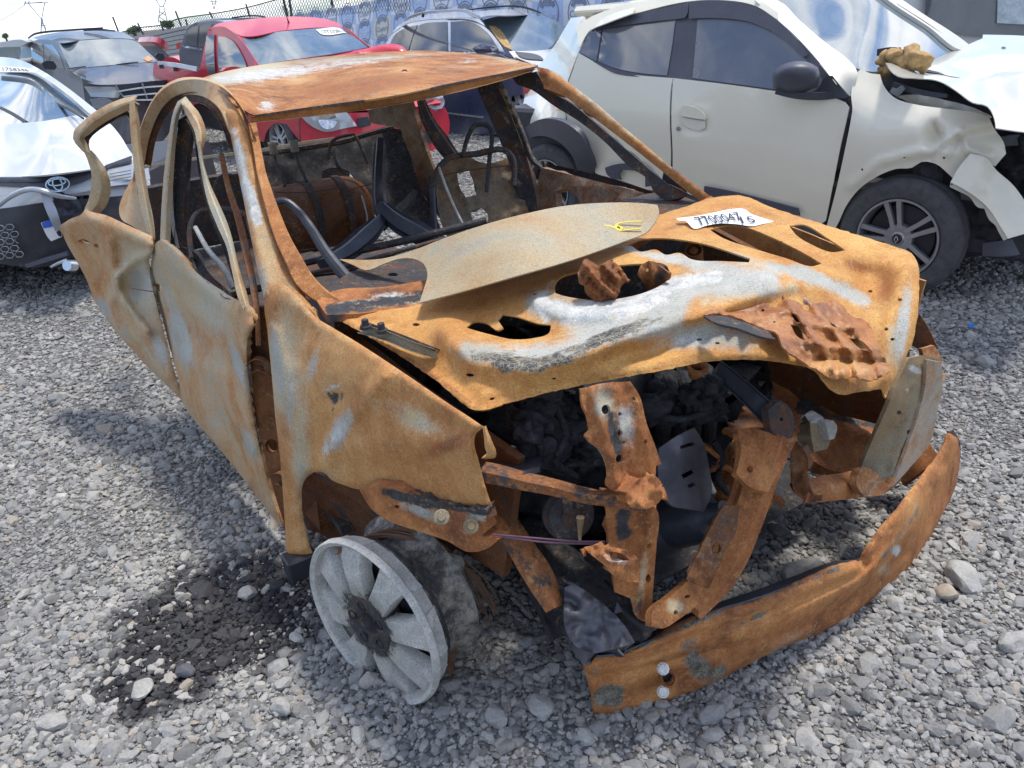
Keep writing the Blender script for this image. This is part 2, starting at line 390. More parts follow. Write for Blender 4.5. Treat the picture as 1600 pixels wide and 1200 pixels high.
    finish(n, Base__Color=c, Roughness=n.ramp(n4, [(.3, (rough-.2,)*3), (.7, (rough+.1,)*3)]), Normal=bp, Specular__IOR__Level=.3)
    return m
def paintm(name, col, rough=.3, coat=.9, dirt=.12, metal=0., dcol=None):
    m, n = material(name); v = n('ShaderNodeTexCoord', out=3)
    a = n.noise(v, 1.7, 6, .6); b = n.noise(v, 22, 4, .6)
    dc = dcol or (.42, .39, .34)
    f = n.math('MULTIPLY', n.step(n.math('ADD', a, n.math('MULTIPLY', n.math('SUBTRACT', b, .5), .4)), .35, .75), dirt)
    finish(n, Base__Color=n.mix(f, col, dc), Roughness=n.math('ADD', n.math('MULTIPLY', a, .2), rough-.05), Coat__Weight=coat, Coat__Roughness=.06, Metallic=metal,
           Normal=n('ShaderNodeBump', Strength=.03, Distance=.01, Height=a))
    return m
def plain(name, col, rough=.6, var=.25, scale=14., metal=0., bump=.15, spec=.4):
    m, n = material(name); v = n('ShaderNodeTexCoord', out=3); a = n.noise(v, scale, 6, .65, .2); b = n.noise(v, scale*6, 3, .6)
    lo = tuple(x*(1-var) for x in col); hi = tuple(min(1, x*(1+var)) for x in col)
    finish(n, Base__Color=n.ramp(n.math('ADD', a, n.math('MULTIPLY', n.math('SUBTRACT', b, .5), .3)), [(.3, lo), (.7, hi)]), Roughness=rough, Metallic=metal, Specular__IOR__Level=spec,
           Normal=n('ShaderNodeBump', Strength=bump, Distance=.004, Height=n.math('ADD', a, b)))
    return m
def glassy(name, col, rough=.04, dust=.15):
    m, n = material(name); v = n('ShaderNodeTexCoord', out=3); a = n.noise(v, 2.2, 6, .65, .5)
    finish(n, Base__Color=n.mix(n.math('MULTIPLY', n.step(a, .4, .75), dust), col, (.5, .5, .48)), Roughness=n.math('ADD', n.math('MULTIPLY', a, .08), rough), Coat__Weight=1., Coat__Roughness=.02, Specular__IOR__Level=.8)
    return m
RUST = burnt('rusted_steel', char=.17, bright=.10, tan=.10, deep=.12)
RUSTD = burnt('dark_rusted_steel', char=.34, dark=.5)
HOODM = burnt('burnt_bonnet_steel', tan=.05, bright=.66, hue=(1.06, 1.14, .95), crack=60)
DOORM = burnt('heat_bleached_steel', tan=.50, bright=.55, bump=.14, rough=.6, tone=.95)
SKINM = burnt('heat_bleached_skin', tan=.74, bright=.5, bump=.1, rough=.7, tone=.8)
FENDM = burnt('fender_steel', tan=.26, bright=.66, hue=(1., 1.08, 1.15), bump=.2, rough=.72)
ROOFM = burnt('roof_steel', tan=.26, bright=.34, hue=(.88, 1., 1.2), char=.04, bump=.3)
BEAMM = burnt('beam_steel', bright=.34, tan=.14, crack=190, char=.06)
SOOT = burnt('sooty_steel', char=.75, dark=.6)
SOOTR = burnt('sooty_rusty_steel', char=.58, tan=.08, dark=.7)
OLIVE = burnt('olive_burnt_steel', tan=.72, char=.08, dark=.8, tone=.55, cool=.15)
CHARM = plain('burnt_black_plastic', (.026, .028, .034), .6, .7, 34, bump=1., spec=.25)
BLUEBLK = plain('blued_steel', (.05, .055, .07), .45, .4, 8, metal=.3)
GREYMET = plain('grey_heat_shield', (.10, .10, .115), .5, .3, 6, metal=.5)
ASHM = plain('ash_white', (.62, .62, .60), .9, .25, 40, bump=.6)
ALU = burnt('burnt_alloy', ash=.56, bump=.35, cool=1.1, tone=.9, char=.06)
WIRE = plain('rusty_wire', (.09, .045, .025), .8, .3)
CREAM = paintm('cream_paint', (.79, .745, .61), .32, .8, .05)
WHITEP = paintm('white_paint', (.55, .56, .57), .3, .8, .06)
REDP = paintm('red_paint', (.55, .022, .05), .34, .5, .07, dcol=(.5, .3, .3))
GREYP = paintm('dark_grey_paint', (.07, .072, .08), .35, .55, .3, dcol=(.25, .23, .21))
NAVYP = paintm('navy_paint', (.03, .04, .10), .25, 1., .12)
SILVP = paintm('silver_paint', (.42, .44, .48), .3, .8, .1, .3)
GLASS = glassy('tinted_sky_glass', (.13, .135, .15))  # base grey lifted to put cloud reflection into the side windows
GLASSB = glassy('windscreen_glass', (.10, .14, .17), dust=.3)
BLKPL = plain('black_plastic', (.035, .036, .045), .5, .25, 12)
DGREYPL = plain('dark_grey_trim', (.075, .078, .10), .45, .15, 8)
RUBBER = plain('tyre_rubber', (.075, .075, .08), .8, .3, 20)
GUNMET = plain('gunmetal_alloy', (.34, .345, .37), .35, .12, 10, metal=.7, bump=.03)
CHROME = plain('bright_trim', (.6, .62, .65), .2, .1, 10, metal=.8, bump=.02)
LAMPM = glassy('headlamp_lens', (.42, .45, .48), dust=.2)
REDLENS = glassy('red_lens', (.45, .01, .03))
PAPER = plain('white_paper', (.78, .79, .82), .8, .06, 10)
INK = plain('black_ink', (.03, .03, .035), .8, .2)
YELLOW = plain('yellow_marker', (.75, .6, .10), .7, .15)
FOAM = plain('tan_foam', (.42, .27, .12), .95, .4, 18, bump=.8)

# ------------------------------------------------------------------ ground and gravel
STAIN = [at('g', 345, 985, 'z', 0), at('g', 820, 950, 'z', 0)]
def stone_colour(n, rnd, pos):
    big = n.noise(pos, 1.3, 5, .6); fine = n.noise(pos, 160, 4, .65)
    c = n.ramp(rnd, [(.0, (.15, .15, .15)), (.25, (.232, .23, .225)), (.55, (.292, .289, .28)), (.8, (.342, .337, .322)), (.94, (.38, .372, .352)), (.985, (.31, .265, .22)), (1., (.48, .47, .45))])
    c = n.mix(1., c, n.ramp(big, [(.3, (.82, .82, .84)), (.7, (1.16, 1.14, 1.09))]), 'MULTIPLY')
    c = n.mix(1., c, n.ramp(fine, [(.3, (.82, .82, .82)), (.7, (1.15, 1.15, 1.15))]), 'MULTIPLY')
    sp = n('ShaderNodeSeparateXYZ', i0=pos); sp = n.last
    ed = n.noise(pos, 5.5, 6, .7)
    A, B = at('g', 450, 880, 'z', 0), at('g', 190, 1085, 'z', 0); L2 = float(np.linalg.norm(B-A))/2; e = (B-A)/(2*L2); mx, my = [float(t) for t in ((A+B)/2)[:2]]
    px_, py_ = n.math('SUBTRACT', sp.outputs[0], mx), n.math('SUBTRACT', sp.outputs[1], my)
    dx = n.math('DIVIDE', n.math('ADD', n.math('MULTIPLY', px_, float(e[0])), n.math('MULTIPLY', py_, float(e[1]))), L2*1.2)
    dy = n.math('DIVIDE', n.math('SUBTRACT', n.math('MULTIPLY', py_, float(e[0])), n.math('MULTIPLY', px_, float(e[1]))), .30)
    r = n.math('ADD', n.math('SQRT', n.math('ADD', n.math('MULTIPLY', dx, dx), n.math('MULTIPLY', dy, dy))), n.math('MULTIPLY', n.math('SUBTRACT', ed, .5), 1.5))
    f = n.math('SUBTRACT', 1., n.step(n.math('ADD', r, n.math('MULTIPLY', n.step(rnd, .72, .95), .55)), .75, 1.1))
    c = n.mix(f, c, n.mix(1., c, (.17, .17, .19), 'MULTIPLY'))
    return c, fine
gm, n = material('gravel_stone')
oi = n('ShaderNodeObjectInfo', out=5)
geo = n('ShaderNodeNewGeometry', out=0)
c, fine = stone_colour(n, oi, geo)
finish(n, Base__Color=c, Roughness=.85, Specular__IOR__Level=.25, Normal=n('ShaderNodeBump', Strength=.35, Distance=.002, Height=fine))
bm_, n = material('gravel_bed')
geo = n('ShaderNodeNewGeometry', out=0)
vv = n('ShaderNodeTexVoronoi', out=1, Vector=geo, Scale=70.); vv = n.last
hsv = n('ShaderNodeSeparateColor', i0=vv.outputs['Color']); hs = n.last
c, fine = stone_colour(n, hs.outputs[0], geo)
c = n.mix(1., c, (.62, .62, .63), 'MULTIPLY')
finish(n, Base__Color=c, Roughness=.95, Specular__IOR__Level=.1, Normal=n('ShaderNodeBump', Strength=.9, Distance=.012, Height=n.math('SUBTRACT', 1., vv.outputs['Distance'])))
g = build('ground', [(-400, -60, 0), (400, -60, 0), (400, 900, 0), (-400, 900, 0)], [[0, 1, 2, 3]], bm_, None, False); tag(g, kind='structure')
def gravel_patch():
    st = .2; xs = np.arange(-9, 9.01, st); ys = np.arange(.3, 17.01, st); V = []; idx = {}; F = []
    X, Y = np.meshgrid(xs, ys); P = np.stack([X.ravel(), Y.ravel(), np.zeros(X.size)+.001], 1)
    d = P-CAM; z = d @ fw; z = np.maximum(z, .05); u = 800+FPX*(d @ RT)/z; v = 600-FPX*(d @ UP)/z
    dist = np.linalg.norm(d, axis=1)
    vis = (u > -260-200/dist) & (u < 1860+200/dist) & (v < 1420) & (z > .1)
    vis = vis.reshape(X.shape); nx = len(xs)
    F = [[j*nx+i, j*nx+i+1, (j+1)*nx+i+1, (j+1)*nx+i] for j in range(len(ys)-1) for i in range(nx-1) if vis[j:j+2, i:i+2].any()]
    o = build('gravel', P, F, gm, None, False)
    dens = np.clip((2.6/dist)**1.5, .05, 1.)
    a = o.data.attributes.new('dens', 'FLOAT', 'POINT'); a.data.foreach_set('value', dens.astype(np.float32))
    a = o.data.attributes.new('grow', 'FLOAT', 'POINT'); a.data.foreach_set('value', np.clip(.92+.075*dist, 1, 1.75).astype(np.float32))
    pt = np.array([np.clip(.85+1.5*mnoise.fractal(Vector((p[0]*1.5, p[1]*1.5, 4.)), 1., 2., 4), .18, 1.5) for p in P])
    a = o.data.attributes.new('patchy', 'FLOAT', 'POINT'); a.data.foreach_set('value', (dens*pt).astype(np.float32))
    tag(o, 'loose crushed grey gravel covering the yard', 'gravel', kind='stuff')
    ng = bpy.data.node_groups.new('gravel_scatter', 'GeometryNodeTree')
    ng.interface.new_socket('Geometry', in_out='INPUT', socket_type='NodeSocketGeometry'); ng.interface.new_socket('Geometry', in_out='OUTPUT', socket_type='NodeSocketGeometry')
    N = ng.nodes; L = ng.links
    gi = N.new('NodeGroupInput'); go = N.new('NodeGroupOutput')
    # stone shapes: jittered ball, then its convex hull = broken faces
    g2i = N.new('GeometryNodeGeometryToInstance'); 
    for k in range(9):
        ic = N.new('GeometryNodeMeshIcoSphere'); ic.inputs['Radius'].default_value = .5; ic.inputs['Subdivisions'].default_value = 2 if k % 3 else 1
        sp = N.new('GeometryNodeSetPosition'); nz = N.new('FunctionNodeRandomValue'); nz.data_type = 'FLOAT_VECTOR'
        nz.inputs[0].default_value = (-.17,)*3; nz.inputs[1].default_value = (.17,)*3; nz.inputs['Seed'].default_value = k*7+3
        L.new(ic.outputs[0], sp.inputs[0]); L.new(nz.outputs[0], sp.inputs['Offset'])
        tr = N.new('GeometryNodeTransform'); tr.inputs['Scale'].default_value = [(1, .72, .5), (1, .85, .62), (1, .6, .42), (1, .9, .4), (1, .75, .7), (1, .55, .5), (1, .8, .45), (1, .95, .55), (1, .65, .6)][k]
        ch = N.new('GeometryNodeConvexHull')
        L.new(sp.outputs[0], tr.inputs[0]); L.new(tr.outputs[0], ch.inputs[0]); L.new(ch.outputs[0], g2i.inputs[0])
    sm = N.new('GeometryNodeSetMaterial'); sm.inputs['Material'].default_value = gm
    jn = N.new('GeometryNodeJoinGeometry')
    at1 = N.new('GeometryNodeInputNamedAttribute'); at1.data_type = 'FLOAT'; at1.inputs[0].default_value = 'dens'
    at3 = N.new('GeometryNodeInputNamedAttribute'); at3.data_type = 'FLOAT'; at3.inputs[0].default_value = 'patchy'
    at2 = N.new('GeometryNodeInputNamedAttribute'); at2.data_type = 'FLOAT'; at2.inputs[0].default_value = 'grow'
    for k, (den, lo, hi, dz) in enumerate([(9500, .005, .014, .001), (3200, .013, .027, .003), (170, .027, .046, .004), (7, .05, .07, .006)]):
        dp = N.new('GeometryNodeDistributePointsOnFaces'); dp.distribute_method = 'RANDOM'; dp.inputs['Seed'].default_value = 11+k
        mu = N.new('ShaderNodeMath'); mu.operation = 'MULTIPLY'; mu.inputs[1].default_value = den; L.new((at1 if k == 0 else at3).outputs[0], mu.inputs[0])
        L.new(gi.outputs[0], dp.inputs['Mesh']); L.new(mu.outputs[0], dp.inputs['Density'])
        io = N.new('GeometryNodeInstanceOnPoints'); io.inputs['Pick Instance'].default_value = True
        L.new(dp.outputs[0], io.inputs['Points']); L.new(g2i.outputs[0], io.inputs['Instance'])
        rr = N.new('FunctionNodeRandomValue'); rr.data_type = 'FLOAT_VECTOR'; rr.inputs[0].default_value = (-.35, -.35, 0); rr.inputs[1].default_value = (.35, .35, 6.28); rr.inputs['Seed'].default_value = k
        L.new(rr.outputs[0], io.inputs['Rotation'])
        rs = N.new('FunctionNodeRandomValue'); rs.data_type = 'FLOAT'; rs.inputs[2].default_value = lo; rs.inputs[3].default_value = hi; rs.inputs['Seed'].default_value = 40+k
        m2 = N.new('ShaderNodeMath'); m2.operation = 'MULTIPLY'; L.new(rs.outputs[1], m2.inputs[0]); L.new(at2.outputs[0], m2.inputs[1])
        L.new(m2.outputs[0], io.inputs['Scale'])
        tp = N.new('GeometryNodeSetPosition'); tp.inputs['Offset'].default_value = (0, 0, dz); L.new(io.outputs[0], tp.inputs[0])
        L.new(tp.outputs[0], jn.inputs[0])
    L.new(jn.outputs[0], sm.inputs[0]); L.new(sm.outputs[0], go.inputs[0])
    md = o.modifiers.new('scatter', 'NODES'); md.node_group = ng
gravel_patch()
# ================================================================== the burnt-out saloon
wl = to_world('w', np.array([-1.2, 0, 0]))
car = thing('burnt_car', wl, 'burnt-out rusty orange saloon car with crumpled bonnet and no glass, in the foreground', 'wrecked car')
def LW(x, y, z): return to_world('w', np.array([x, y, z], float))

# --- roof
sheet('roof', car, [(362, 160), (330, 133), (300, 127), (345, 113), (430, 98), (520, 87), (600, 81), (660, 79), (720, 82), (790, 91), (822, 98), (840, 103), (800, 112), (740, 123), (697, 132), (628, 147), (560, 158), (470, 169), (397, 180), (385, 174)],
      [(397, 190, 'z', 1.235), (835, 104, 'z', 1.262), (610, 155, 'z', 1.262), (300, 127, 'x', -1.75), (660, 79, 'x', -2.05), (450, 96, 'x', -2.15), (815, 97, 'x', -1.35), (560, 115, 'z', 1.292), (362, 160, 'x', -.98)],
      ROOFM, holes=[circ(632, 111, 5, 2.5, 0, 8)], s=7, rough=(.010, .02), roll=(9, .035), t=.006,
      paint=[('G', 450, 113, 75, 10, -6, .75), ('G', 385, 118, 35, 14, -10, .5), ('G', 416, 165, 20, 11, 0, .7), ('G', 560, 98, 60, 6, -4, .55), ('G', 730, 95, 20, 5, 0, .7), ('G', 650, 120, 8, 6, 0, .3), ('A', 470, 123, 22, 5, -5, .8), ('A', 630, 108, 18, 6, 0, .6),
             ('D', 560, 135, 140, 16, -8, .75), ('D', 760, 112, 60, 8, -14, .6), ('C', 560, 92, 180, 7, -3, .7), ('C', 345, 122, 40, 10, -12, .6), ('R', 400, 108, 70, 9, -12, .7), ('C', 420, 116, 60, 8, -10, .7), ('G', 340, 122, 20, 5, -10, .5), ('R', 350, 125, 40, 10, -15, .4), ('A', [(397, 187), (560, 163), (740, 130), (835, 104)], 4, .4), ('R', 800, 96, 40, 6, 8, .4), ('G', 585, 127, 30, 6, 20, .25)])
bar('windscreen_header', car, [(394, 187, 'x', -.88), (480, 176, 'x', -.86), (527, 170, 'x', -.86), (600, 159, 'x', -.88), (700, 140, 'x', -.96), (790, 119, 'x', -1.06), (842, 105, 'x', -1.14)], [10, 13, 14, 15, 14, 10, 4], RUST, t=.03, prof='chan', pat=(.1, .12, 0, .6))
# --- right side rail and A-pillar
bar('roof_side_rail', car, [(213, 300, 'x', -2.35), (219, 250, 'x', -2.25), (229, 205, 'x', -2.12), (250, 163, 'x', -1.95), (275, 141, 'x', -1.72), (305, 136, 'x', -1.5), (335, 145, 'x', -1.25), (360, 168, 'x', -1.05), (374, 200, 'x', -.95)], [14, 15, 20, 24, 24, 26, 30, 34, 34], FENDM, t=.05, prof='flat', pat=(.25, 0, 0, .0))
bar('drip_channel', car, [(300, 128, 'x', -1.7), (330, 132, 'x', -1.35), (360, 152, 'x', -1.05), (380, 180, 'x', -.9), (396, 215, 'x', -.8)], [5, 6, 7, 8, 6], RUSTD, t=.02, prof='chan')
sheet('a_pillar', car, [(352, 172), (378, 165), (388, 190), (398, 240), (412, 310), (432, 370), (455, 420), (470, 450), (500, 500), (470, 480), (440, 450), (425, 470), (412, 465), (402, 420), (388, 350), (374, 280), (362, 220)],
      [(352, 172, 'x', -1.0), (388, 190, 'x', -.88), (374, 280, 'x', -.78), (412, 310, 'x', -.66), (402, 420, 'x', -.48), (455, 420, 'x', -.42), (500, 500, 'x', -.2), (425, 470, 'x', -.36)],
      FENDM, s=5, t=.02, rough=(.006, .05), roll=(9, .03), paint=[('C', [(372, 230), (385, 290), (398, 340)], 12, .8), ('C', 410, 440, 14, 50, -10, .7), ('D', [(390, 210), (410, 300), (440, 380)], 6, .5), ('G', [(366, 205), (376, 250), (388, 300)], 9, .6), ('G', [(384, 290), (398, 320), (402, 345)], 7, .9), ('G', 400, 335, 9, 24, 0, .5), ('R', 420, 400, 14, 60, -15, .6), ('R', 440, 455, 20, 20, 0, .5)])
bar('pillar_flange', car, [(394, 192, 'x', -.86), (404, 245, 'x', -.76), (416, 300, 'x', -.64), (434, 355, 'x', -.53), (455, 400, 'x', -.42), (475, 438, 'x', -.34), (500, 462, 'x', -.28), (540, 478, 'x', -.22)], [13, 13, 17, 22, 26, 30, 24, 6], RUST, t=.025, prof='flat', pat=(0, 0, 0, .35), jit=.004)
bar('door_seal_flange', car, [(346, 240, 'x', -1.08), (356, 290, 'x', -.95), (372, 340, 'x', -.82), (384, 390, 'x', -.68), (396, 450, 'x', -.52), (402, 500, 'x', -.44), (404, 540, 'x', -.42)], [8, 9, 11, 12, 11, 9, 8], RUSTD, t=.03, prof='flat', pat=(0, .1, 0, 0))
# --- B-pillar and rear pillars
bar('b_pillar', car, [(297, 178, 'x', -1.42), (287, 230, 'x', -1.44), (281, 290, 'x', -1.46), (280, 340, 'x', -1.46), (290, 400, 'x', -1.46)], [24, 27, 29, 28, 24], SOOTR, t=.05, prof='hat')
bar('b_pillar_flange', car, [(276, 200, 'x', -1.40), (269, 250, 'x', -1.41), (267, 300, 'x', -1.42), (270, 350, 'x', -1.43), (278, 388, 'x', -1.43)], [4, 5, 6, 6, 5], ALU, t=.02)
bar('seat_belt_bracket', car, [(310, 160, 'x', -1.7), (330, 168, 'x', -1.66), (345, 185, 'x', -1.62)], [14, 22, 10], SOOT, t=.05, prof='hat')
sheet('rear_quarter', car, [(200, 290), (212, 270), (222, 262), (228, 300), (236, 340), (240, 372), (225, 365), (205, 352), (190, 343), (186, 325)],
      [(186, 325, 'x', -2.35), (222, 262, 'x', -2.3), (240, 372, 'x', -2.0), (205, 352, 'x', -2.2)], FENDM, s=6, t=.01, rough=(.006, .06), base=(.3, 0, .05, .1))
bar('boot_edge', car, [(222, 262, 'x', -3.0), (262, 255, 'x', -3.0), (320, 246, 'x', -3.05), (400, 236, 'x', -3.05), (470, 224, 'x', -3.05), (560, 212, 'x', -3.0)], [4, 4, 5, 5, 5, 4], OLIVE, t=.03, pat=(.2, .3, 0, 0))
# --- front door right
DF = [(240, 385, 'x', -1.42), (387, 485, 'x', -.42), (440, 822, 'x', -.5), (285, 625, 'x', -1.5), (320, 560, 'x', -1.02), (340, 460, 'x', -.78)]
fd = sheet('front_door', car, [(238, 400), (243, 380), (252, 374), (275, 392), (310, 428), (350, 456), (374, 470), (386, 474), (394, 492), (396, 508), (386, 535), (388, 590), (396, 650), (410, 720), (428, 785), (442, 824), (420, 800), (380, 748), (335, 692), (300, 652), (286, 630), (278, 590), (262, 530), (246, 470), (234, 430)],
      DF, DOORM, holes=[circ(247, 449, 7, 5, 50, 8)], s=6, t=.02, rough=(.014, .012), roll=(9, .03),
      relief=[([(300, 560), (345, 590), (372, 660)], 18, .05), ([(258, 470), (292, 590), (345, 690)], 12, .045), ([(252, 400), (330, 462), (388, 512)], 9, .03), (368, 700, 14, 60, -20, -.04), (285, 520, 22, 45, -10, -.05), ([(385, 520), (378, 600), (400, 700)], 8, .03), (330, 500, 30, 24, 30, .02)],
      paint=[('R', 300, 450, 70, 30, 35, .4), ('A', [(255, 385), (310, 435), (385, 482)], 9, .7), ('A', 385, 500, 24, 24, 0, .9), ('A', 335, 600, 34, 30, 30, .75), ('A', [(252, 500), (275, 580), (310, 650), (380, 745)], 10, .75), ('A', 385, 640, 10, 60, -10, .5), ('C', 283, 530, 15, 52, -14, 1.2), ('C', 372, 570, 10, 42, -16, 1.0), ('C', 390, 695, 9, 36, -22, .9), ('C', 340, 510, 22, 30, 20, .5), ('C', 258, 445, 12, 30, -10, .5), ('G', 374, 580, 5, 30, -16, .45), ('G', 391, 700, 5, 26, -22, .5), ('G', 340, 460, 30, 8, 35, .2), ('A', 345, 665, 14, 44, -30, .6), ('D', 410, 740, 6, 40, -15, .3), ('G', [(243, 400), (235, 425), (250, 480)], 3, .4)])
bar('window_frame', fd, [(258, 380, 'x', -1.36), (260, 330, 'x', -1.38), (264, 270, 'x', -1.38), (269, 220, 'x', -1.36), (275, 180, 'x', -1.33), (283, 162, 'x', -1.28), (294, 170, 'x', -1.23), (306, 188, 'x', -1.18), (313, 208, 'x', -1.13), (313, 226, 'x', -1.1)], [15, 15, 14, 11, 10, 12, 18, 18, 14, 9], DOORM, t=.025, prof='fold', pat=(.1, .12, 0, .1))
bar('window_frame', fd, [(312, 220, 'x', -1.1), (313, 240, 'x', -1.08), (320, 275, 'x', -1.0), (331, 310, 'x', -.9), (345, 345, 'x', -.8), (358, 380, 'x', -.7), (368, 420, 'x', -.6), (377, 455, 'x', -.5), (384, 478, 'x', -.45)], [8, 6, 9, 15, 16, 11, 12, 15, 10], DOORM, t=.025, prof='fold', pat=(.25, .1, 0, 0))
bar('window_channel', fd, [(280, 392, 'x', -1.2), (300, 398, 'x', -1.1), (318, 425, 'x', -.97), (340, 450, 'x', -.8), (362, 466, 'x', -.62)], [14, 12, 13, 10, 7], SOOTR, t=.03, prof='chan', jit=.01)
tube3('handle_wire', fd, [at('w', 205, 450, 'x', -1.5), at('w', 222, 453, 'x', -1.42), at('w', 240, 456, 'x', -1.36)], .002, WIRE)
# --- rear door right, hanging open
DR = [(240, 395, 'x', -1.45), (285, 622, 'x', -1.52), (95, 352, 'x', -2.1), (170, 510, 'x', -2.0), (180, 420, 'x', -1.80)]
rd = sheet('rear_door', car, [(93, 353), (110, 342), (128, 334), (133, 325), (141, 330), (165, 336), (200, 352), (238, 369), (240, 385), (233, 410), (236, 440), (246, 480), (258, 525), (270, 570), (282, 615), (284, 626), (262, 604), (232, 575), (205, 545), (178, 515), (162, 492), (148, 470), (133, 432), (118, 405), (104, 380)],
      DR, DOORM, holes=[circ(131, 378, 9, 4, 10, 9), circ(151, 384, 5, 3, 10, 8)], s=5.5, t=.02, rough=(.012, .015), roll=(8, .03),
      relief=[(136, 387, 22, 20, 0, -.03), ([(172, 372), (178, 420), (192, 470), (232, 520)], 6, .05), ([(240, 395), (212, 405), (184, 432), (176, 470)], 6, .04), (218, 445, 20, 32, 0, -.06), ([(140, 345), (190, 365), (236, 385)], 8, .03), (225, 520, 16, 14, 0, .04), (155, 450, 16, 30, -20, -.03), ([(196, 470), (232, 520), (262, 590)], 7, .03)],
      paint=[('R', 215, 440, 28, 45, 0, .6), ('A', 140, 420, 18, 44, -20, .75), ('A', [(128, 338), (190, 358), (238, 376)], 7, .8), ('A', 165, 440, 10, 30, -10, .5), ('G', [(176, 470), (178, 440), (188, 412), (214, 412), (222, 402)], 3.5, .55), ('A', 222, 518, 24, 14, 0, .7), ('C', 218, 445, 22, 36, 0, .95), ('C', 160, 480, 12, 22, -25, .9), ('C', 250, 545, 12, 40, -20, .9), ('C', 195, 520, 14, 24, -30, .6), ('G', 230, 545, 8, 10, 40, .3), ('C', 200, 380, 24, 10, 20, .4), ('A', 262, 592, 14, 20, -30, .5), ('G', [(190, 480), (232, 525), (236, 545)], 3, .35)])
bar('window_frame', rd, [(141, 334, 'x', -2.0), (152, 315, 'x', -1.98), (158, 292, 'x', -1.97), (154, 268, 'x', -1.97), (146, 250, 'x', -1.98), (139, 237, 'x', -1.98)], [20, 27, 27, 22, 16, 9], DOORM, t=.03, prof='fold', pat=(.2, .25, .1, 0), jit=.006)
bar('window_frame', rd, [(139, 240, 'x', -1.98), (130, 228, 'x', -1.98), (124, 216, 'x', -1.97), (136, 199, 'x', -1.92), (158, 182, 'x', -1.85), (185, 168, 'x', -1.76), (208, 159, 'x', -1.68)], [8, 14, 17, 19, 20, 19, 13], DOORM, t=.03, prof='fold', pat=(.15, .05, .1, .1))
bar('window_frame', rd, [(208, 158, 'x', -1.68), (210, 185, 'x', -1.66), (213, 225, 'x', -1.63), (220, 280, 'x', -1.58), (228, 325, 'x', -1.53), (237, 372, 'x', -1.48)], [11, 14, 14, 15, 13, 9], DOORM, t=.03, prof='fold', pat=(.2, .25, 0, 0))
# --- sill / door opening between door and fender
sheet('hinge_pillar', car, [(388, 505), (398, 480), (412, 480), (420, 520), (430, 600), (440, 700), (445, 800), (448, 830), (438, 800), (415, 720), (400, 640), (392, 570)],
      [(388, 505, 'x', -.55), (412, 480, 'x', -.5), (445, 800, 'x', -.5), (400, 640, 'x', -.55), (430, 600, 'x', -.5)], RUSTD, holes=[circ(424, 697, 10, 11, 0, 12)], s=7, t=.02, rough=(.008, .05), base=(0, 0, -.1, 0))
bar('door_hinge', car, [(388, 578, 'x', -.5), (402, 570, 'x', -.44), (420, 578, 'x', -.4)], [16, 18, 14], RUSTD, t=.03, prof='chan')
bar('door_hinge', car, [(424, 752, 'x', -.5), (432, 748, 'x', -.46), (440, 752, 'x', -.42)], [16, 18, 14], RUSTD, t=.03, prof='chan')
# --- right fender
FD = [(420, 475, 'x', -.37), (448, 880, 'x', -.34), (488, 866, 'x', -.28), (757, 668, 'x', .52), (765, 792, 'x', .5), (640, 590, 'x', .26), (470, 462, 'x', -.27), (500, 495, 'x', -.18), (495, 735, 'x', -.2), (600, 757, 'x', .13), (560, 620, 'x', .08), (680, 690, 'x', .36)]
ff = sheet('front_fender', car, [(414, 470), (424, 448), (440, 440), (470, 466), (492, 494), (520, 512), (560, 536), (600, 562), (645, 592), (700, 630), (740, 656), (757, 668), (745, 676), (741, 692), (748, 720), (757, 755), (769, 792), (740, 794), (700, 790), (650, 775), (610, 760), (590, 757), (565, 765), (535, 757), (518, 750), (505, 738), (490, 738), (475, 752), (472, 790), (478, 830), (488, 864), (470, 868), (448, 866), (444, 800), (438, 720), (430, 650), (424, 580), (418, 520)],
      FD, FENDM, s=6.5, t=.004, rough=(.010, .012), roll=(7, .02),
      relief=[(525, 620, 20, 16, -20, -.035), (530, 665, 26, 40, 25, -.02), ([(505, 735), (520, 690), (560, 640), (600, 590)], 14, .03), (690, 660, 60, 20, 30, -.02), ([(560, 700), (640, 690), (740, 700)], 24, .022), ([(430, 520), (450, 620), (470, 730)], 15, .025), (460, 480, 30, 20, 30, .02)],
      paint=[('R', 440, 560, 22, 110, 5, .6), ('R', 470, 700, 14, 90, 0, .5), ('C', 432, 560, 10, 70, -5, .9), ('C', 490, 570, 16, 50, 20, .55), ('C', 455, 640, 12, 70, 0, .6), ('G', 528, 680, 10, 32, 28, .7), ('C', 532, 672, 18, 44, 28, .9), ('B', 525, 618, 16, 10, 0, .75), ('G', 520, 605, 22, 4, -20, .75), ('G', 507, 700, 5, 24, 8, .5), ('R', 650, 655, 50, 18, 28, .6), ('A', 640, 735, 110, 22, 8, .8), ('A', 520, 640, 10, 60, 20, .6), ('A', 580, 590, 60, 16, 35, .6), ('A', [(490, 740), (482, 790), (485, 860)], 6, .8), ('D', 700, 695, 54, 18, -24, .9), ('D', 620, 640, 40, 14, 30, .5), ('D', 560, 700, 20, 26, 20, .4), ('B', 520, 640, 5, 20, 10, .45), ('D', 500, 500, 30, 8, 35, .5), ('D', 570, 590, 26, 12, -30, .45), ('D', 740, 740, 12, 40, -5, .45), ('C', 690, 645, 30, 8, 35, .4), ('A', [(430, 530), (470, 570), (510, 660)], 5, .5), ('G', 760, 780, 12, 4, 0, .5), ('C', 610, 700, 40, 10, -5, .35)])
bar('fender_lip', ff, [(757, 667, 'x', .53), (762, 690, 'x', .54), (761, 712, 'x', .53), (752, 716, 'x', .51)], [6, 10, 12, 8], FENDM, t=.02, prof='fold', pat=(0, 0, .1, .3))
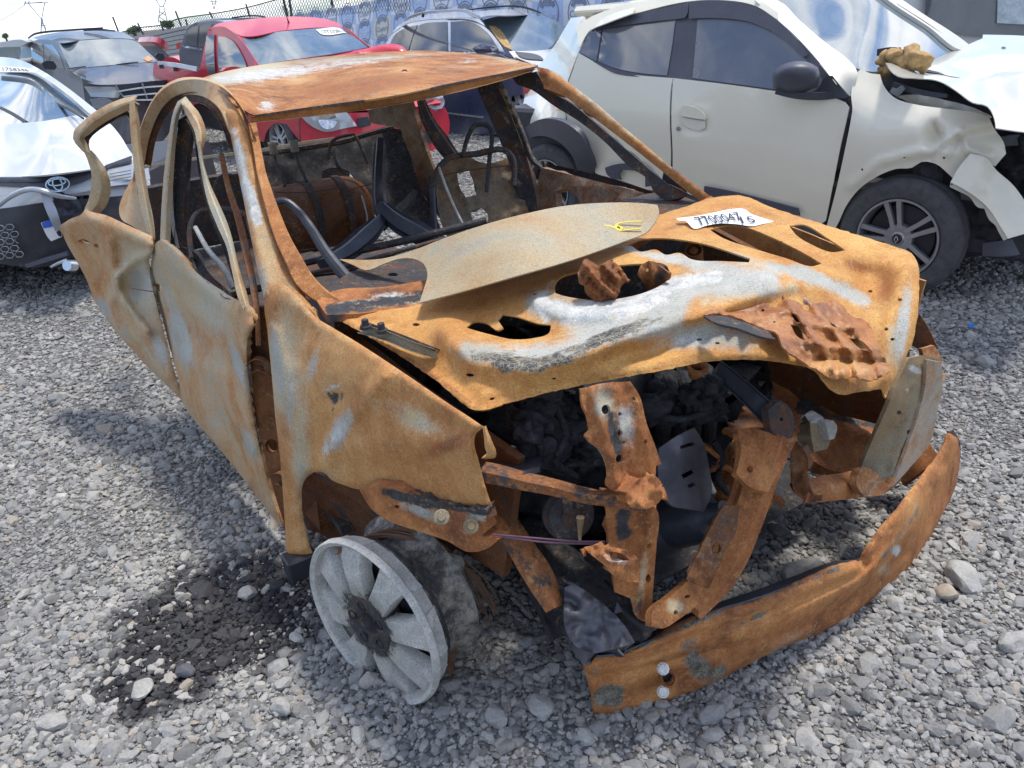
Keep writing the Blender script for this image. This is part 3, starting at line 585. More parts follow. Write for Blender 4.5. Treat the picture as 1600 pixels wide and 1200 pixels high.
sheet('wheel_arch_liner', car, [(475, 752), (490, 738), (520, 748), (570, 765), (620, 770), (700, 800), (720, 850), (690, 880), (600, 850), (540, 850), (488, 862), (476, 810)], [(475, 752, 'x', -.4), (720, 850, 'x', .2), (540, 850, 'x', -.4), (620, 770, 'x', .0)], RUSTD, s=9, t=.01, rough=(.02, .03), base=(0, 0, .05, 0))
box('sill_end', car, at('w', 470, 880, 'x', -.33), (.07, .09, .07), BLKPL, rot=-1.05)
hm = sheet('bumper_mount', car, [(562, 766), (600, 760), (650, 776), (700, 790), (760, 796), (762, 828), (752, 838), (780, 842), (760, 858), (730, 862), (700, 846), (660, 832), (610, 815), (580, 795)],
      [(562, 766, 'x', .1), (762, 796, 'x', .5), (760, 858, 'x', .48), (610, 815, 'x', .2)], RUST, holes=[circ(620, 792, 4, 3), circ(690, 806, 4, 3)], s=6, t=.03, rough=(.01, .05), paint=[('G', 735, 822, 18, 16, 0, .8), ('C', 660, 800, 50, 12, 20, .8), ('B', [(600, 768), (680, 790), (755, 800)], 6, .8), ('C', 745, 806, 20, 12, 0, .8), ('A', 680, 840, 60, 10, 20, .5), ('G', 640, 780, 20, 8, 10, .4)])
for q in ((690, 808), (736, 822)):
    P = at('w', *q, 'x', .46); lathe('bolt', hm, [(0, .012), (.007, .012), (.008, .006), (.015, .005), (.016, 0)], P+(CAM-P)*.012, CAM-P, OLIVE, 12)

# --- bonnet (inner frame showing) 
HC = [(515, 490, 'z', .825), (740, 640, 'x', .42), (1165, 308, 'z', .91), (1300, 350, 'z', .90), (1432, 400, 'z', .85), (1385, 618, 'x', .74), (1290, 590, 'x', .74), (1100, 565, 'x', .64), (920, 600, 'x', .54), (1436, 470, 'x', .66), (1030, 335, 'z', .90), (700, 455, 'z', .85), (850, 440, 'z', .895), (1000, 470, 'z', .90), (640, 570, 'z', .80), (1200, 440, 'z', .90), (1350, 480, 'z', .80)]
hood = sheet('bonnet', car, [(513, 491), (545, 487), (600, 484), (660, 474), (720, 440), (800, 410), (900, 382), (1000, 345), (1060, 326), (1130, 306), (1165, 307), (1200, 322), (1260, 342), (1330, 364), (1395, 384), (1424, 396), (1434, 412), (1436, 450), (1433, 500), (1424, 540), (1404, 578), (1384, 622), (1376, 608), (1345, 612), (1310, 616), (1294, 606), (1272, 580), (1230, 568), (1160, 562), (1100, 566), (1040, 578), (960, 592), (880, 608), (800, 628), (742, 641), (722, 630), (690, 602), (640, 566), (590, 534), (548, 510)],
      HC, HOODM, s=6, t=.004, rough=(.006, .015), jag=1.5,
      holes=[[(867, 445), (878, 432), (905, 424), (918, 418), (950, 416), (1000, 412), (1040, 414), (1048, 428), (1040, 440), (1010, 456), (970, 466), (940, 470), (915, 468), (880, 462), (868, 458)],
             [(953, 392), (985, 378), (1010, 373), (1050, 373), (1100, 381), (1172, 404), (1170, 410), (1130, 408), (1080, 405), (1062, 395), (1040, 398), (1025, 390), (1000, 393), (985, 384)],
             [(1109, 359), (1135, 352), (1158, 353), (1200, 368), (1250, 392), (1284, 412), (1268, 416), (1230, 404), (1170, 386), (1130, 372)],
             [(1233, 353), (1256, 351), (1290, 370), (1321, 391), (1300, 394), (1270, 383), (1245, 368)],
             [(729, 512), (740, 503), (760, 505), (778, 516), (786, 512), (778, 500), (785, 491), (805, 494), (840, 505), (861, 508), (858, 520), (835, 528), (800, 530), (768, 523), (745, 517)],
             circ(650, 507, 6, 2.5, 0, 8), circ(734, 586, 7, 2.5, 5, 8), circ(866, 592, 4, 2, 0, 7), circ(769, 623, 4, 2, -15, 7), circ(1093, 530, 5, 2.5, -5, 8), circ(1121, 536, 4, 2, 0, 7), circ(835, 459, 4, 2, 0, 7), circ(1406, 468, 4, 2.5, 0, 7), circ(1385, 514, 4, 2.5, 0, 7), circ(1395, 530, 4, 2.5, 0, 7), circ(1360, 455, 4, 2, 0, 7), circ(1152, 507, 6, 3, 0, 8), circ(1220, 378, 3, 1.5, 0, 7)],
      relief=[([(700, 520), (735, 560), (820, 575), (930, 545), (1020, 510), (1100, 480), (1190, 440)], 24, .075), ([(840, 470), (870, 490), (960, 490), (1060, 450), (1080, 420)], 12, .035), ([(1060, 385), (1200, 430), (1290, 450)], 20, .025), ([(1200, 340), (1320, 400), (1420, 420)], 14, .012),
              ([(990, 395), (960, 405), (860, 430)], 12, .02), (1000, 550, 60, 16, -10, -.03), (1355, 435, 34, 36, 0, -.06), ([(1180, 380), (1290, 425), (1330, 440)], 9, .02), ([(1100, 362), (1000, 378), (950, 395)], 9, .015), ([(1080, 500), (1170, 470), (1240, 445)], 10, .02), ([(1415, 420), (1390, 500), (1385, 590)], 12, .02), ([(560, 500), (650, 555), (740, 620)], 10, -.012), ([(742, 634), (880, 602), (1000, 580), (1100, 560)], 7, -.012), (720, 545, 22, 16, 20, .025)],
      paint=[('G', [(845, 474), (900, 484), (990, 474), (1050, 444), (1120, 432)], 13, .85), ('C', [(840, 475), (900, 490), (1000, 480), (1090, 445), (1200, 440)], 26, .9), ('G', 990, 386, 22, 7, -8, .9), ('C', 1060, 405, 90, 9, 8, .9), ('G', [(880, 500), (960, 495), (1040, 470)], 10, .55), ('G', 1080, 530, 50, 14, -8, .55), ('C', 1090, 525, 80, 24, -8, .8), ('C', 1160, 540, 40, 18, 0, .5), ('G', [(862, 440), (842, 470), (852, 500)], 8, .5),
             ('B', [(740, 556), (790, 568), (850, 566), (905, 548), (960, 524), (1030, 498)], 15, .55), ('B', 800, 566, 22, 9, 5, .4), ('B', 855, 562, 30, 10, -8, .4), ('B', 955, 524, 26, 8, -25, .4), ('C', [(730, 548), (800, 556), (880, 548), (960, 518), (1050, 490)], 22, .75), ('R', [(810, 556), (850, 552), (900, 540)], 6, .5), ('D', 600, 500, 40, 8, 10, .6), ('D', [(545, 505), (640, 562), (735, 628)], 5, .6), ('D', [(760, 632), (900, 600), (1080, 566)], 4, .55), ('D', 760, 470, 60, 10, -20, .5), ('D', 1060, 350, 50, 8, -20, .6), ('D', 1200, 335, 50, 6, 22, .6), ('B', 835, 574, 50, 8, -5, .3), ('B', [(860, 470), (850, 450), (880, 425)], 5, .35), ('R', 1160, 405, 60, 12, 15, .6), ('C', [(1250, 425), (1300, 445), (1350, 470)], 15, .85), ('C', 1410, 510, 12, 70, 8, 1.0), ('R', 1395, 540, 14, 50, 10, .6), ('C', 1225, 418, 36, 8, 15, .6), ('R', 800, 500, 60, 20, 0, .3), ('D', 1385, 450, 18, 40, 10, .75), ('D', 1340, 415, 30, 14, 20, .6), ('D', 1240, 375, 50, 6, 24, .4),
             ('A', [(545, 505), (640, 560), (742, 630), (900, 596), (1050, 570)], 18, .45), ('A', 700, 480, 80, 24, -10, .5), ('B', 950, 385, 40, 5, -15, .3), ('G', 680, 545, 14, 5, 0, .3), ('A', 1135, 540, 6, 40, 0, .8), ('D', [(700, 470), (800, 430), (940, 385)], 10, .35), ('G', [(740, 590), (800, 585), (850, 575)], 5, .3), ('R', [(1100, 470), (1180, 455), (1240, 450)], 14, .5), ('A', [(1170, 400), (1230, 425), (1290, 430)], 7, .5), ('A', 1330, 375, 40, 10, 20, .4)], roll=(7, .012))
bar('hinge_rail', hood, [(560, 513, 'z', .84), (600, 524, 'z', .84), (640, 540, 'z', .84), (676, 552, 'z', .835)], [15, 16, 16, 15], OLIVE, t=.018, prof='chan', pat=(.3, .1, -.1, 0))
bar('hinge_rail_edge', hood, [(575, 506, 'z', .845), (620, 522, 'z', .845), (677, 545, 'z', .84)], [5, 5, 6], SOOTR, t=.02)
for q in ((572, 513), (597, 519)):
    P = at('w', *q, 'z', .845); lathe('bolt', hood, [(0, .022), (.008, .022), (.009, .008), (.014, .007), (.015, 0)], P, (0, 0, 1), SOOTR, 10)
skin = sheet('bonnet_skin', car, [(530, 405), (590, 405), (640, 393), (700, 370), (760, 350), (820, 334), (880, 322), (940, 317), (1000, 317), (1027, 320), (1030, 332), (1020, 352), (1010, 363), (980, 375), (900, 404), (800, 433), (720, 456), (655, 473), (662, 452), (668, 428), (662, 412), (645, 404), (625, 404), (600, 412), (572, 422), (550, 413)],
      [(530, 405, 'z', .84), (660, 473, 'z', .87), (1025, 325, 'z', .99), (1010, 363, 'z', .955), (880, 322, 'z', 1.0), (820, 390, 'z', .975), (700, 372, 'z', .94), (572, 421, 'z', .84), (660, 425, 'z', .88)],
      SKINM, s=8, t=.003, rough=(.006, .01), paint=[('A', 715, 425, 14, 6, 0, .55), ('A', [(668, 430), (661, 470)], 5, .8), ('G', 820, 388, 12, 8, 0, .3), ('A', 870, 352, 40, 10, -5, .2), ('A', 960, 380, 60, 8, -15, .6), ('A', 760, 420, 60, 12, -20, .6), ('A', 830, 350, 90, 8, -8, .5), ('C', 900, 370, 60, 14, -12, .35)])
SKC = [(660, 473, 'z', .87), (1025, 325, 'z', .99), (1010, 363, 'z', .955), (880, 322, 'z', 1.0)]
for k, pl in enumerate(([(928, 366), (925, 358), (935, 352), (950, 352), (962, 356), (970, 360)], [(968, 360), (962, 356), (964, 350), (975, 347), (1003, 345)], [(960, 356), (966, 352), (972, 356), (968, 360), (1003, 356)])):
    S = spline(pl, 3, False, 90); tp = TPS([c[:2] for c in SKC], np.array([1/depth('w', *c) for c in SKC])); z = 1/tp(S)
    sweep('yellow_mark', skin, CAM+ray(S)*(z-.012)[:, None], np.full(len(S), .006), YELLOW, .002, 'flat', face=(0, 0, 1))
# lot paper
PC = [(1060, 345, 'z', .915), (1160, 325, 'z', .925), (1206, 346, 'z', .915), (1085, 356, 'z', .912)]
pap = sheet('paper_label', car, [(1057, 341), (1090, 337), (1125, 330), (1140, 327), (1164, 327), (1172, 333), (1190, 340), (1209, 346), (1195, 349), (1176, 353), (1150, 350), (1125, 349), (1105, 352), (1084, 357), (1078, 352), (1071, 345), (1059, 344)], PC, PAPER, s=4, t=.001, rough=(.004, .12), corner=60)
warp_text('lettering', pap, '7700047', [(1083, 339), (1152, 331), (1162, 343), (1096, 352)], PC, INK, 'w', lift=.012)
warp_text('lettering', pap, '15', [(1155, 338), (1176, 338), (1182, 347), (1160, 349)], PC, INK, 'w', lift=.012)
# crumpled metal lying on the bonnet
def loose(name, label, cat, loc): return thing(name, loc, label, cat)
hs_ = loose('heat_shield', 'crumpled bright rusty sheet metal lying on the front corner of the bonnet', 'scrap metal', at('w', 1240, 520, 'x', .6))
CS = [(1095, 497, 'x', .60), (1205, 447, 'x', .50), (1330, 470, 'x', .55), (1390, 575, 'x', .78), (1290, 590, 'x', .80), (1230, 545, 'x', .74), (1270, 500, 'x', .66)]
sheet('shield_plate', hs_, [(1098, 492), (1125, 472), (1160, 453), (1205, 444), (1240, 456), (1290, 464), (1340, 470), (1352, 490), (1372, 540), (1391, 574), (1384, 585), (1358, 594), (1335, 590), (1300, 592), (1290, 586), (1262, 570), (1235, 552), (1222, 540), (1215, 522), (1190, 512), (1160, 500), (1125, 490)],
      CS, burnt('shield_steel', bright=.36, deep=.35, ash=.02, rough=.5), s=5, t=.004, rough=(.022, .04), jag=3, holes=[[(1236, 488), (1246, 492), (1254, 506), (1244, 504)], [(1235, 507), (1246, 510), (1258, 532), (1246, 526)], [(1326, 528), (1345, 532), (1364, 550), (1345, 545)], [(1297, 504), (1305, 508), (1308, 512), (1300, 509)], circ(1162, 474, 3, 2, 0, 6), circ(1192, 485, 3, 2, 0, 6), circ(1210, 503, 2.5, 1.5, 0, 6)],
      relief=[([(1110, 492), (1160, 462), (1205, 450)], 5, .025), ([(1140, 496), (1185, 478), (1222, 462)], 4, .025), ([(1165, 506), (1200, 492), (1228, 486)], 4, .02), ([(1222, 458), (1250, 500), (1290, 550), (1305, 588)], 5, .035), ([(1255, 462), (1290, 505), (1330, 550), (1340, 590)], 5, .035), ([(1300, 468), (1330, 510), (1362, 552), (1376, 585)], 5, .03), ([(1240, 500), (1290, 512), (1350, 512)], 4, .02), ([(1262, 535), (1310, 545), (1372, 545)], 4, .022), ([(1275, 560), (1330, 565), (1385, 566)], 4, -.03), (1290, 578, 7, 10, 0, .03), (1318, 580, 7, 10, 0, .03), (1350, 580, 8, 10, 0, .03), (1262, 480, 10, 8, 0, -.02), (1300, 530, 10, 8, 0, -.025)],
      paint=[('G', 1170, 480, 25, 14, -20, .4), ('G', 1260, 470, 30, 10, 30, .45), ('B', 1335, 485, 18, 12, 0, .55), ('A', 1300, 575, 60, 14, 0, .7), ('G', 1290, 520, 16, 8, 0, .3), ('A', 1150, 468, 30, 10, -20, .5)])
sheet('shield_flap', hs_, [(1100, 494), (1130, 494), (1170, 506), (1200, 518), (1212, 530), (1190, 526), (1150, 512), (1120, 505)], [(1100, 494, 'x', .6), (1170, 506, 'x', .70), (1212, 530, 'x', .75), (1150, 512, 'x', .72)], SOOTR, s=6, t=.004)
for a, b_ in (((1072, 502), (1098, 488)), ((1078, 497), (1090, 491))):
    bar('metal_strip', hs_, [(*a, 'x', .56), (*b_, 'x', .56)], 7, SOOTR, t=.006)
# lump of rusted latch metal in the bonnet opening
lt = loose('latch_scrap', 'bent rusted metal brackets piled in the bonnet opening', 'scrap metal', at('w', 960, 445, 'z', .88))
for pl, wd_, m_ in (([(910, 410, 'z', .93), (930, 425, 'z', .95), (955, 440, 'z', .93), (965, 452, 'z', .9)], [10, 26, 30, 24], RUST), ([(925, 440, 'z', .93), (930, 455, 'z', .9), (960, 465, 'z', .88)], [16, 22, 18], RUST), ([(955, 415, 'z', .95), (962, 425, 'z', .95), (972, 436, 'z', .93)], [14, 20, 16], RUST), ([(1008, 412, 'z', .93), (1012, 425, 'z', .92), (1018, 440, 'z', .88)], [18, 22, 18], RUST), ([(1015, 416, 'z', .92), (1035, 428, 'z', .9), (1044, 432, 'z', .88)], [16, 26, 18], SOOTR), ([(915, 418, 'z', .9), (935, 440, 'z', .9), (950, 450, 'z', .9)], [6, 8, 6], RUST)):
    bar('bracket', lt, pl, wd_, m_, t=.015, prof='fold', jit=.006, pat=(.1, 0, 0, .15))
lathe('bush', car, [(0, .015), (.012, .015), (.013, .0), (.02, .0), (.021, .02), (.024, .02), (.026, -.04)], at('w', 1084, 396, 'z', .84), LW(.3, -.3, .5)-LW(0, 0, 0), RUST, 14)
# --- cowl and bulkhead
sheet('cowl', car, [(495, 470), (520, 455), (600, 448), (660, 438), (760, 415), (850, 390), (950, 360), (1040, 335), (1090, 316), (1112, 306), (1120, 318), (1060, 345), (960, 395), (860, 430), (760, 460), (660, 478), (560, 490), (510, 492)],
      [(495, 470, 'x', -.28), (1112, 306, 'x', -.30), (660, 440, 'x', -.24), (660, 478, 'x', -.14), (1060, 345, 'x', -.12), (510, 492, 'x', -.18), (850, 390, 'x', -.22)], RUST, s=8, t=.02, rough=(.008, .03), relief=[([(500, 468), (660, 444), (1000, 345)], 6, .02)],
      paint=[('G', 610, 460, 40, 7, -8, .6), ('B', [(515, 484), (600, 472), (660, 462)], 8, .8), ('C', [(530, 478), (650, 466)], 9, .8), ('G', [(560, 474), (640, 462)], 4, .5), ('R', 1060, 330, 30, 8, -25, .4), ('A', 600, 448, 80, 5, -6, .4)])
sheet('dash_panel', car, [(500, 455), (560, 420), (660, 400), (760, 380), (900, 340), (1040, 300), (1090, 315), (960, 365), (800, 410), (660, 445), (560, 462)], [(500, 455, 'x', -.4), (1090, 315, 'x', -.4), (660, 400, 'x', -.62), (1040, 300, 'x', -.6)], SOOTR, s=10, t=.01, rough=(.02, .03), holes=[circ(614, 429, 8, 3)], paint=[('A', 600, 440, 60, 8, -10, .3)])
def quad3(name, P, mat, t=.01, n=8):
    """a slab between four car-frame corners, as a fine grid with small dents"""
    P = [np.array(p, float) for p in P]; V = []; 
    nv = np.cross(P[1]-P[0], P[3]-P[0]); nv /= np.linalg.norm(nv)
    for s_ in (0, 1):
        for j in range(n+1):
            for i in range(n+1):
                a, b = i/n, j/n; p = (P[0]*(1-a)+P[1]*a)*(1-b)+(P[3]*(1-a)+P[2]*a)*b
                V.append(p+nv*(mnoise.noise(Vector(p*4))*.02-s_*t))
    m = n+1; F = [[j*m+i, j*m+i+1, (j+1)*m+i+1, (j+1)*m+i] for j in range(n) for i in range(n)]
    F += [[f[3]+m*m, f[2]+m*m, f[1]+m*m, f[0]+m*m] for f in F]
    for k in range(n):
        for a, b in ((k, k+1), (n*m+k+1, n*m+k), ((k+1)*m, k*m), (k*m+n, (k+1)*m+n)): F.append([b, a, a+m*m, b+m*m])
    return build(name, to_world('w', np.array(V)), F, mat, car, True, None, None, 40)
quad3('bulkhead', [(-.34, -.62, .2), (-.34, .66, .2), (-.24, .66, .82), (-.24, -.6, .8)], SOOTR)
quad3('floor_pan', [(-2.75, -.68, .16), (-.3, -.68, .16), (-.3, .72, .16), (-2.75, .72, .16)], SOOTR, .03, 14)
quad3('left_sill', [(-2.3, .74, .12), (-.35, .80, .12), (-.35, .80, .34), (-2.3, .74, .34)], RUSTD, .05)
quad3('right_sill', [(-1.6, -.70, .10), (-.4, -.72, .10), (-.4, -.70, .30), (-1.6, -.68, .30)], RUSTD, .05)
quad3('inner_wing', [(-.3, -.58, .2), (.35, -.50, .3), (.45, -.50, .66), (-.25, -.58, .76)], RUSTD, .02)
quad3('inner_wing', [(-.3, .70, .2), (.5, .74, .3), (.5, .70, .62), (-.25, .66, .80)], RUSTD, .02)
quad3('boot_floor', [(-3.4, -.6, .3), (-2.7, -.6, .2), (-2.7, .62, .2), (-3.4, .62, .3)], SOOTR, .03)
quad3('rear_panel', [(-3.35, -.6, .3), (-3.35, .6, .3), (-3.2, .6, .72), (-3.2, -.6, .72)], SOOTR, .03)
# --- cabin
seatback = sheet('rear_seat_panel', car, [(405, 246), (470, 232), (560, 218), (615, 200), (630, 205), (645, 240), (665, 300), (690, 360), (640, 350), (560, 320), (440, 300), (405, 320)],
      [(405, 246, 'x', -2.35), (615, 200, 'x', -2.3), (690, 360, 'x', -2.0), (440, 300, 'x', -2.3), (405, 320, 'x', -2.3)], SOOT, s=9, t=.012, rough=(.015, .04),
      holes=[[(502, 268), (520, 262), (548, 270), (560, 290), (545, 298), (505, 298)]], base=(0, 0, .2, 0))
bar('seat_top_rail', car, [(404, 240, 'x', -2.25), (460, 233, 'x', -2.25), (500, 227, 'x', -2.22), (540, 220, 'x', -2.2), (580, 208, 'x', -2.15), (615, 199, 'x', -2.1)], [8, 9, 9, 9, 8, 8], SOOTR, t=.03, prof='hat', pat=(.05, .25, 0, 0))
def px3(fr, pts): return [at(fr, *p) for p in pts]
for pts in ([(427, 232, 'x', -2.2), (430, 250, 'x', -2.18), (445, 291, 'x', -2.1)], [(460, 228, 'x', -2.2), (464, 248, 'x', -2.17), (479, 284, 'x', -2.1)], [(513, 240, 'x', -2.18), (520, 220, 'x', -2.18), (553, 209, 'x', -2.15), (562, 225, 'x', -2.13), (575, 256, 'x', -2.1)], [(520, 240, 'x', -2.16), (528, 260, 'x', -2.1), (537, 270, 'x', -2.1)]):
    tube3('headrest_rod', car, px3('w', pts), .008, SOOTR, step=.02)
for q in ((427, 233), (460, 230)):
    P = at('w', *q, 'x', -2.19); lathe('headrest_socket', car, [(.014, -.02), (.02, -.02), (.02, .03), (.014, .03)], P, (0, 0, 1), OLIVE, 12)
# gas cylinder behind the seats
ga, gb = at('w', 395, 352, 'x', -2.2), at('w', 572, 318, 'x', -2.2)
ax = (gb-ga); L_ = np.linalg.norm(ax)
tank = lathe('gas_cylinder', car, [(0, -.02), (.08, -.01), (.13, .02), (.158, .07), (.165, .12), (.165, L_-.12), (.158, L_-.07), (.13, L_-.02), (.08, L_+.01), (.03, L_+.02), (.028, L_+.05), (0, L_+.05)], ga-(0, 0, .01), ax, burnt('burnt_tank', char=.3, deep=-.2, tan=.25, dark=.4, rough=.6), 40)
for h in (.45, .72): lathe('tank_strap', tank, [(.166, L_*h), (.172, L_*h), (.172, L_*h+.035), (.166, L_*h+.035)], ga-(0, 0, .01), ax, SOOTR, 40)
tube3('tank_wire', car, px3('w', [(565, 305, 'x', -2.05), (572, 330, 'x', -2.02), (574, 345, 'x', -2.02), (570, 360, 'x', -2.0)]), .004, ALU, step=.02)
# seat and steering frames
SEAT = [([(424, 318, 'x', -.95), (445, 314, 'x', -.93), (462, 326, 'x', -.9), (480, 348, 'x', -.85), (510, 395, 'x', -.74), (552, 447, 'x', -.6)], [10, 11, 12, 14, 17, 21], BLUEBLK),
        ([(300, 405, 'x', -1.1), (298, 350, 'x', -1.3), (310, 332, 'x', -1.35), (340, 326, 'x', -1.32), (372, 330, 'x', -1.25), (400, 345, 'x', -1.1)], [8, 8, 8, 8, 8, 8], SOOTR),
        ([(305, 355, 'x', -1.25), (325, 390, 'x', -1.15), (350, 420, 'x', -1.05), (365, 450, 'x', -1.0)], [7, 8, 9, 10], ALU),
        ([(337, 320, 'x', -1.6), (338, 285, 'x', -1.62), (348, 275, 'x', -1.62), (372, 276, 'x', -1.6)], [6, 6, 6, 6], SOOT),
        ([(460, 415, 'x', -1.1), (560, 392, 'x', -1.05), (650, 372, 'x', -.95), (760, 345, 'x', -.85)], [10, 11, 12, 12], SOOT),
        ([(470, 430, 'x', -.9), (560, 410, 'x', -.85), (640, 388, 'x', -.8), (700, 372, 'x', -.8)], [6, 7, 7, 7], SOOTR),
        ([(676, 295, 'x', -1.3), (677, 330, 'x', -1.25), (680, 375, 'x', -1.15)], [9, 10, 12], BLUEBLK),
        ([(676, 300, 'x', -1.32), (682, 268, 'x', -1.36), (700, 248, 'x', -1.38), (748, 240, 'x', -1.36), (786, 234, 'x', -1.3), (800, 245, 'x', -1.28), (803, 290, 'x', -1.26)], [10, 9, 9, 10, 9, 9, 9], SOOTR),
        ([(722, 245, 'x', -1.36), (735, 205, 'x', -1.4), (742, 196, 'x', -1.4), (762, 197, 'x', -1.39), (768, 207, 'x', -1.38), (765, 245, 'x', -1.34), (760, 300, 'x', -1.3)], [7, 7, 7, 7, 7, 7, 6], SOOT),
        ([(686, 262, 'x', -1.3), (700, 300, 'x', -1.2), (718, 340, 'x', -1.1), (730, 362, 'x', -1.05)], [4, 4, 4, 4], ALU)]
for pts, w_, m_ in SEAT: bar('seat_frame', car, pts, w_, m_, prof='tube')
bar('dash_beam', car, [(595, 215, 'x', -1.6), (592, 270, 'x', -1.4), (594, 318, 'x', -1.2), (600, 335, 'x', -1.15)], [18, 20, 24, 30], BLUEBLK, t=.04, prof='hat')
bar('dash_beam', car, [(590, 318, 'x', -1.15), (620, 345, 'x', -1.05), (650, 362, 'x', -.98), (690, 385, 'x', -.88)], [24, 34, 36, 30], BLUEBLK, t=.05, prof='hat')
bar('dash_beam', car, [(510, 408, 'x', -.95), (545, 390, 'x', -1.0), (580, 360, 'x', -1.08), (600, 338, 'x', -1.12)], [20, 30, 34, 24], BLUEBLK, t=.05, prof='hat')
bar('dash_brace', car, [(605, 345, 'x', -1.15), (640, 312, 'x', -1.35), (650, 298, 'x', -1.4)], [18, 18, 14], SOOT, t=.04, prof='hat')
for pts in ([(535, 300, 'x', -1.9), (570, 290, 'x', -1.8), (620, 275, 'x', -1.7)], [(600, 375, 'x', -1.2), (520, 385, 'x', -1.6), (440, 395, 'x', -1.8)], [(685, 275, 'x', -1.3), (740, 265, 'x', -1.28), (800, 258, 'x', -1.2)], [(440, 345, 'x', -1.2), (462, 350, 'x', -1.1), (468, 338, 'x', -1.0)], [(430, 300, 'x', -1.7), (480, 300, 'x', -1.9), (540, 292, 'x', -2.0)]):
    tube3('loose_wire', car, px3('w', pts), .0025, WIRE, 5, step=.03)
# --- left side seen through the windscreen opening
sheet('left_rear_pillar', car, [(575, 172), (600, 165), (640, 155), (655, 200), (668, 240), (690, 290), (720, 335), (690, 345), (660, 300), (640, 240), (622, 200), (600, 196), (578, 192)],
      [(575, 172, 'x', -2.5), (640, 155, 'x', -2.1), (720, 335, 'x', -1.9), (660, 300, 'x', -2.1), (622, 200, 'x', -2.3)], burnt('burnt_pillar', tan=.5, char=.36, dark=.6, tone=.5), s=6, t=.02, rough=(.015, .05), paint=[('D', 660, 290, 14, 40, -20, .8), ('B', 690, 320, 20, 40, -20, .5)])
bar('left_rear_arch', car, [(656, 152, 'x', -1.95), (670, 190, 'x', -1.95), (690, 222, 'x', -1.92), (712, 248, 'x', -1.88), (735, 252, 'x', -1.8)], [12, 20, 26, 20, 8], SOOTR, t=.03, prof='hat', pat=(.3, 0, 0, 0))
sheet('left_b_pillar', car, [(744, 134), (775, 128), (790, 160), (806, 200), (824, 250), (836, 300), (842, 335), (818, 340), (806, 290), (790, 240), (768, 190)],
      [(744, 134, 'x', -1.45), (775, 128, 'x', -1.4), (842, 335, 'x', -1.3), (790, 240, 'x', -1.4)], SOOTR, s=7, t=.04, rough=(.012, .05), paint=[('G', [(782, 160), (800, 210), (822, 280)], 4, .6)])
bar('left_door_frame', car, [(778, 126, 'x', -1.25), (800, 170, 'x', -1.28), (818, 215, 'x', -1.3), (832, 250, 'x', -1.3), (846, 262, 'x', -1.28)], [9, 10, 10, 10, 8], OLIVE, t=.03, prof='fold', pat=(0, 0, .5, 0))
sheet('left_inner_panel', car, [(690, 262), (720, 240), (760, 255), (800, 245), (815, 275), (822, 325), (826, 345), (760, 362), (700, 372), (684, 320)],
      [(690, 262, 'x', -1.55), (800, 245, 'x', -1.45), (826, 345, 'x', -1.3), (684, 320, 'x', -1.5)], burnt('burnt_inner_panel', tan=.55, char=.36, ash=.05, dark=.6, tone=.6), holes=[[(714, 268), (732, 264), (742, 285), (744, 305), (728, 308), (718, 292)], [(735, 330), (752, 324), (763, 335), (760, 355), (742, 358)]], s=6, t=.015, rough=(.02, .05))
sheet('left_front_door', car, [(846, 262), (880, 270), (940, 285), (1010, 303), (1030, 312), (1020, 322), (960, 322), (880, 326), (845, 338), (838, 300)],
      [(846, 262, 'y', .80), (1030, 312, 'y', .80), (845, 338, 'y', .74), (960, 322, 'y', .76)], burnt('burnt_door_inner', ash=.22, char=.32, cool=.45, tan=.3, dark=.8, tone=.7), holes=[[(868, 300), (882, 295), (898, 303), (906, 316), (890, 322), (870, 326)]], s=6, t=.03, rough=(.012, .05), paint=[('A', 885, 280, 20, 10, 0, .5)])
bar('left_door_sill', car, [(846, 258, 'y', .84), (900, 270, 'y', .84), (960, 287, 'y', .84), (1020, 306, 'y', .84)], [7, 10, 14, 12], SOOTR, t=.03, prof='chan', pat=(.3, .1, 0, 0))
sheet('left_a_pillar', car, [(838, 104), (862, 110), (895, 134), (930, 160), (970, 195), (1010, 228), (1050, 262), (1090, 292), (1112, 308), (1100, 318), (1075, 300), (1040, 272), (1000, 240), (955, 205), (915, 175), (880, 150), (850, 138)],
      [(838, 104, 'x', -1.12), (970, 200, 'x', -.70), (1110, 310, 'x', -.34), (900, 150, 'x', -.92), (1040, 270, 'x', -.5), (850, 138, 'x', -1.05)], RUST, s=6, t=.03, rough=(.006, .05), relief=[([(850, 112), (930, 168), (1010, 235), (1100, 305)], 6, .02)], paint=[('A', [(860, 120), (930, 172), (1010, 240), (1095, 308)], 8, .5), ('R', [(862, 110), (930, 160), (1050, 262)], 5, .5)])
sheet('left_pillar_inner', car, [(800, 118), (838, 112), (856, 140), (890, 160), (925, 188), (960, 218), (1000, 252), (1040, 285), (1078, 305), (1040, 312), (1022, 300), (1012, 280), (985, 262), (945, 222), (905, 190), (865, 165), (830, 140), (806, 130)],
      [(838, 112, 'x', -1.15), (965, 222, 'x', -.74), (1078, 305, 'x', -.42), (900, 180, 'x', -.98), (1030, 305, 'x', -.52), (806, 130, 'x', -1.25)], SOOTR, s=6, t=.02, holes=[circ(x, y, 3, 2.2, 40, 7) for x, y in ((872, 146), (882, 150), (912, 168), (935, 185), (946, 191), (956, 201), (999, 228), (1030, 262))], rough=(.006, .05))
sheet('quarter_glass_blank', car, [(1040, 255), (1060, 270), (1082, 294), (1060, 306), (1036, 312), (1034, 285)], [(1040, 255, 'x', -.55), (1082, 294, 'x', -.42), (1036, 312, 'x', -.55)], BLUEBLK, s=6, t=.006)
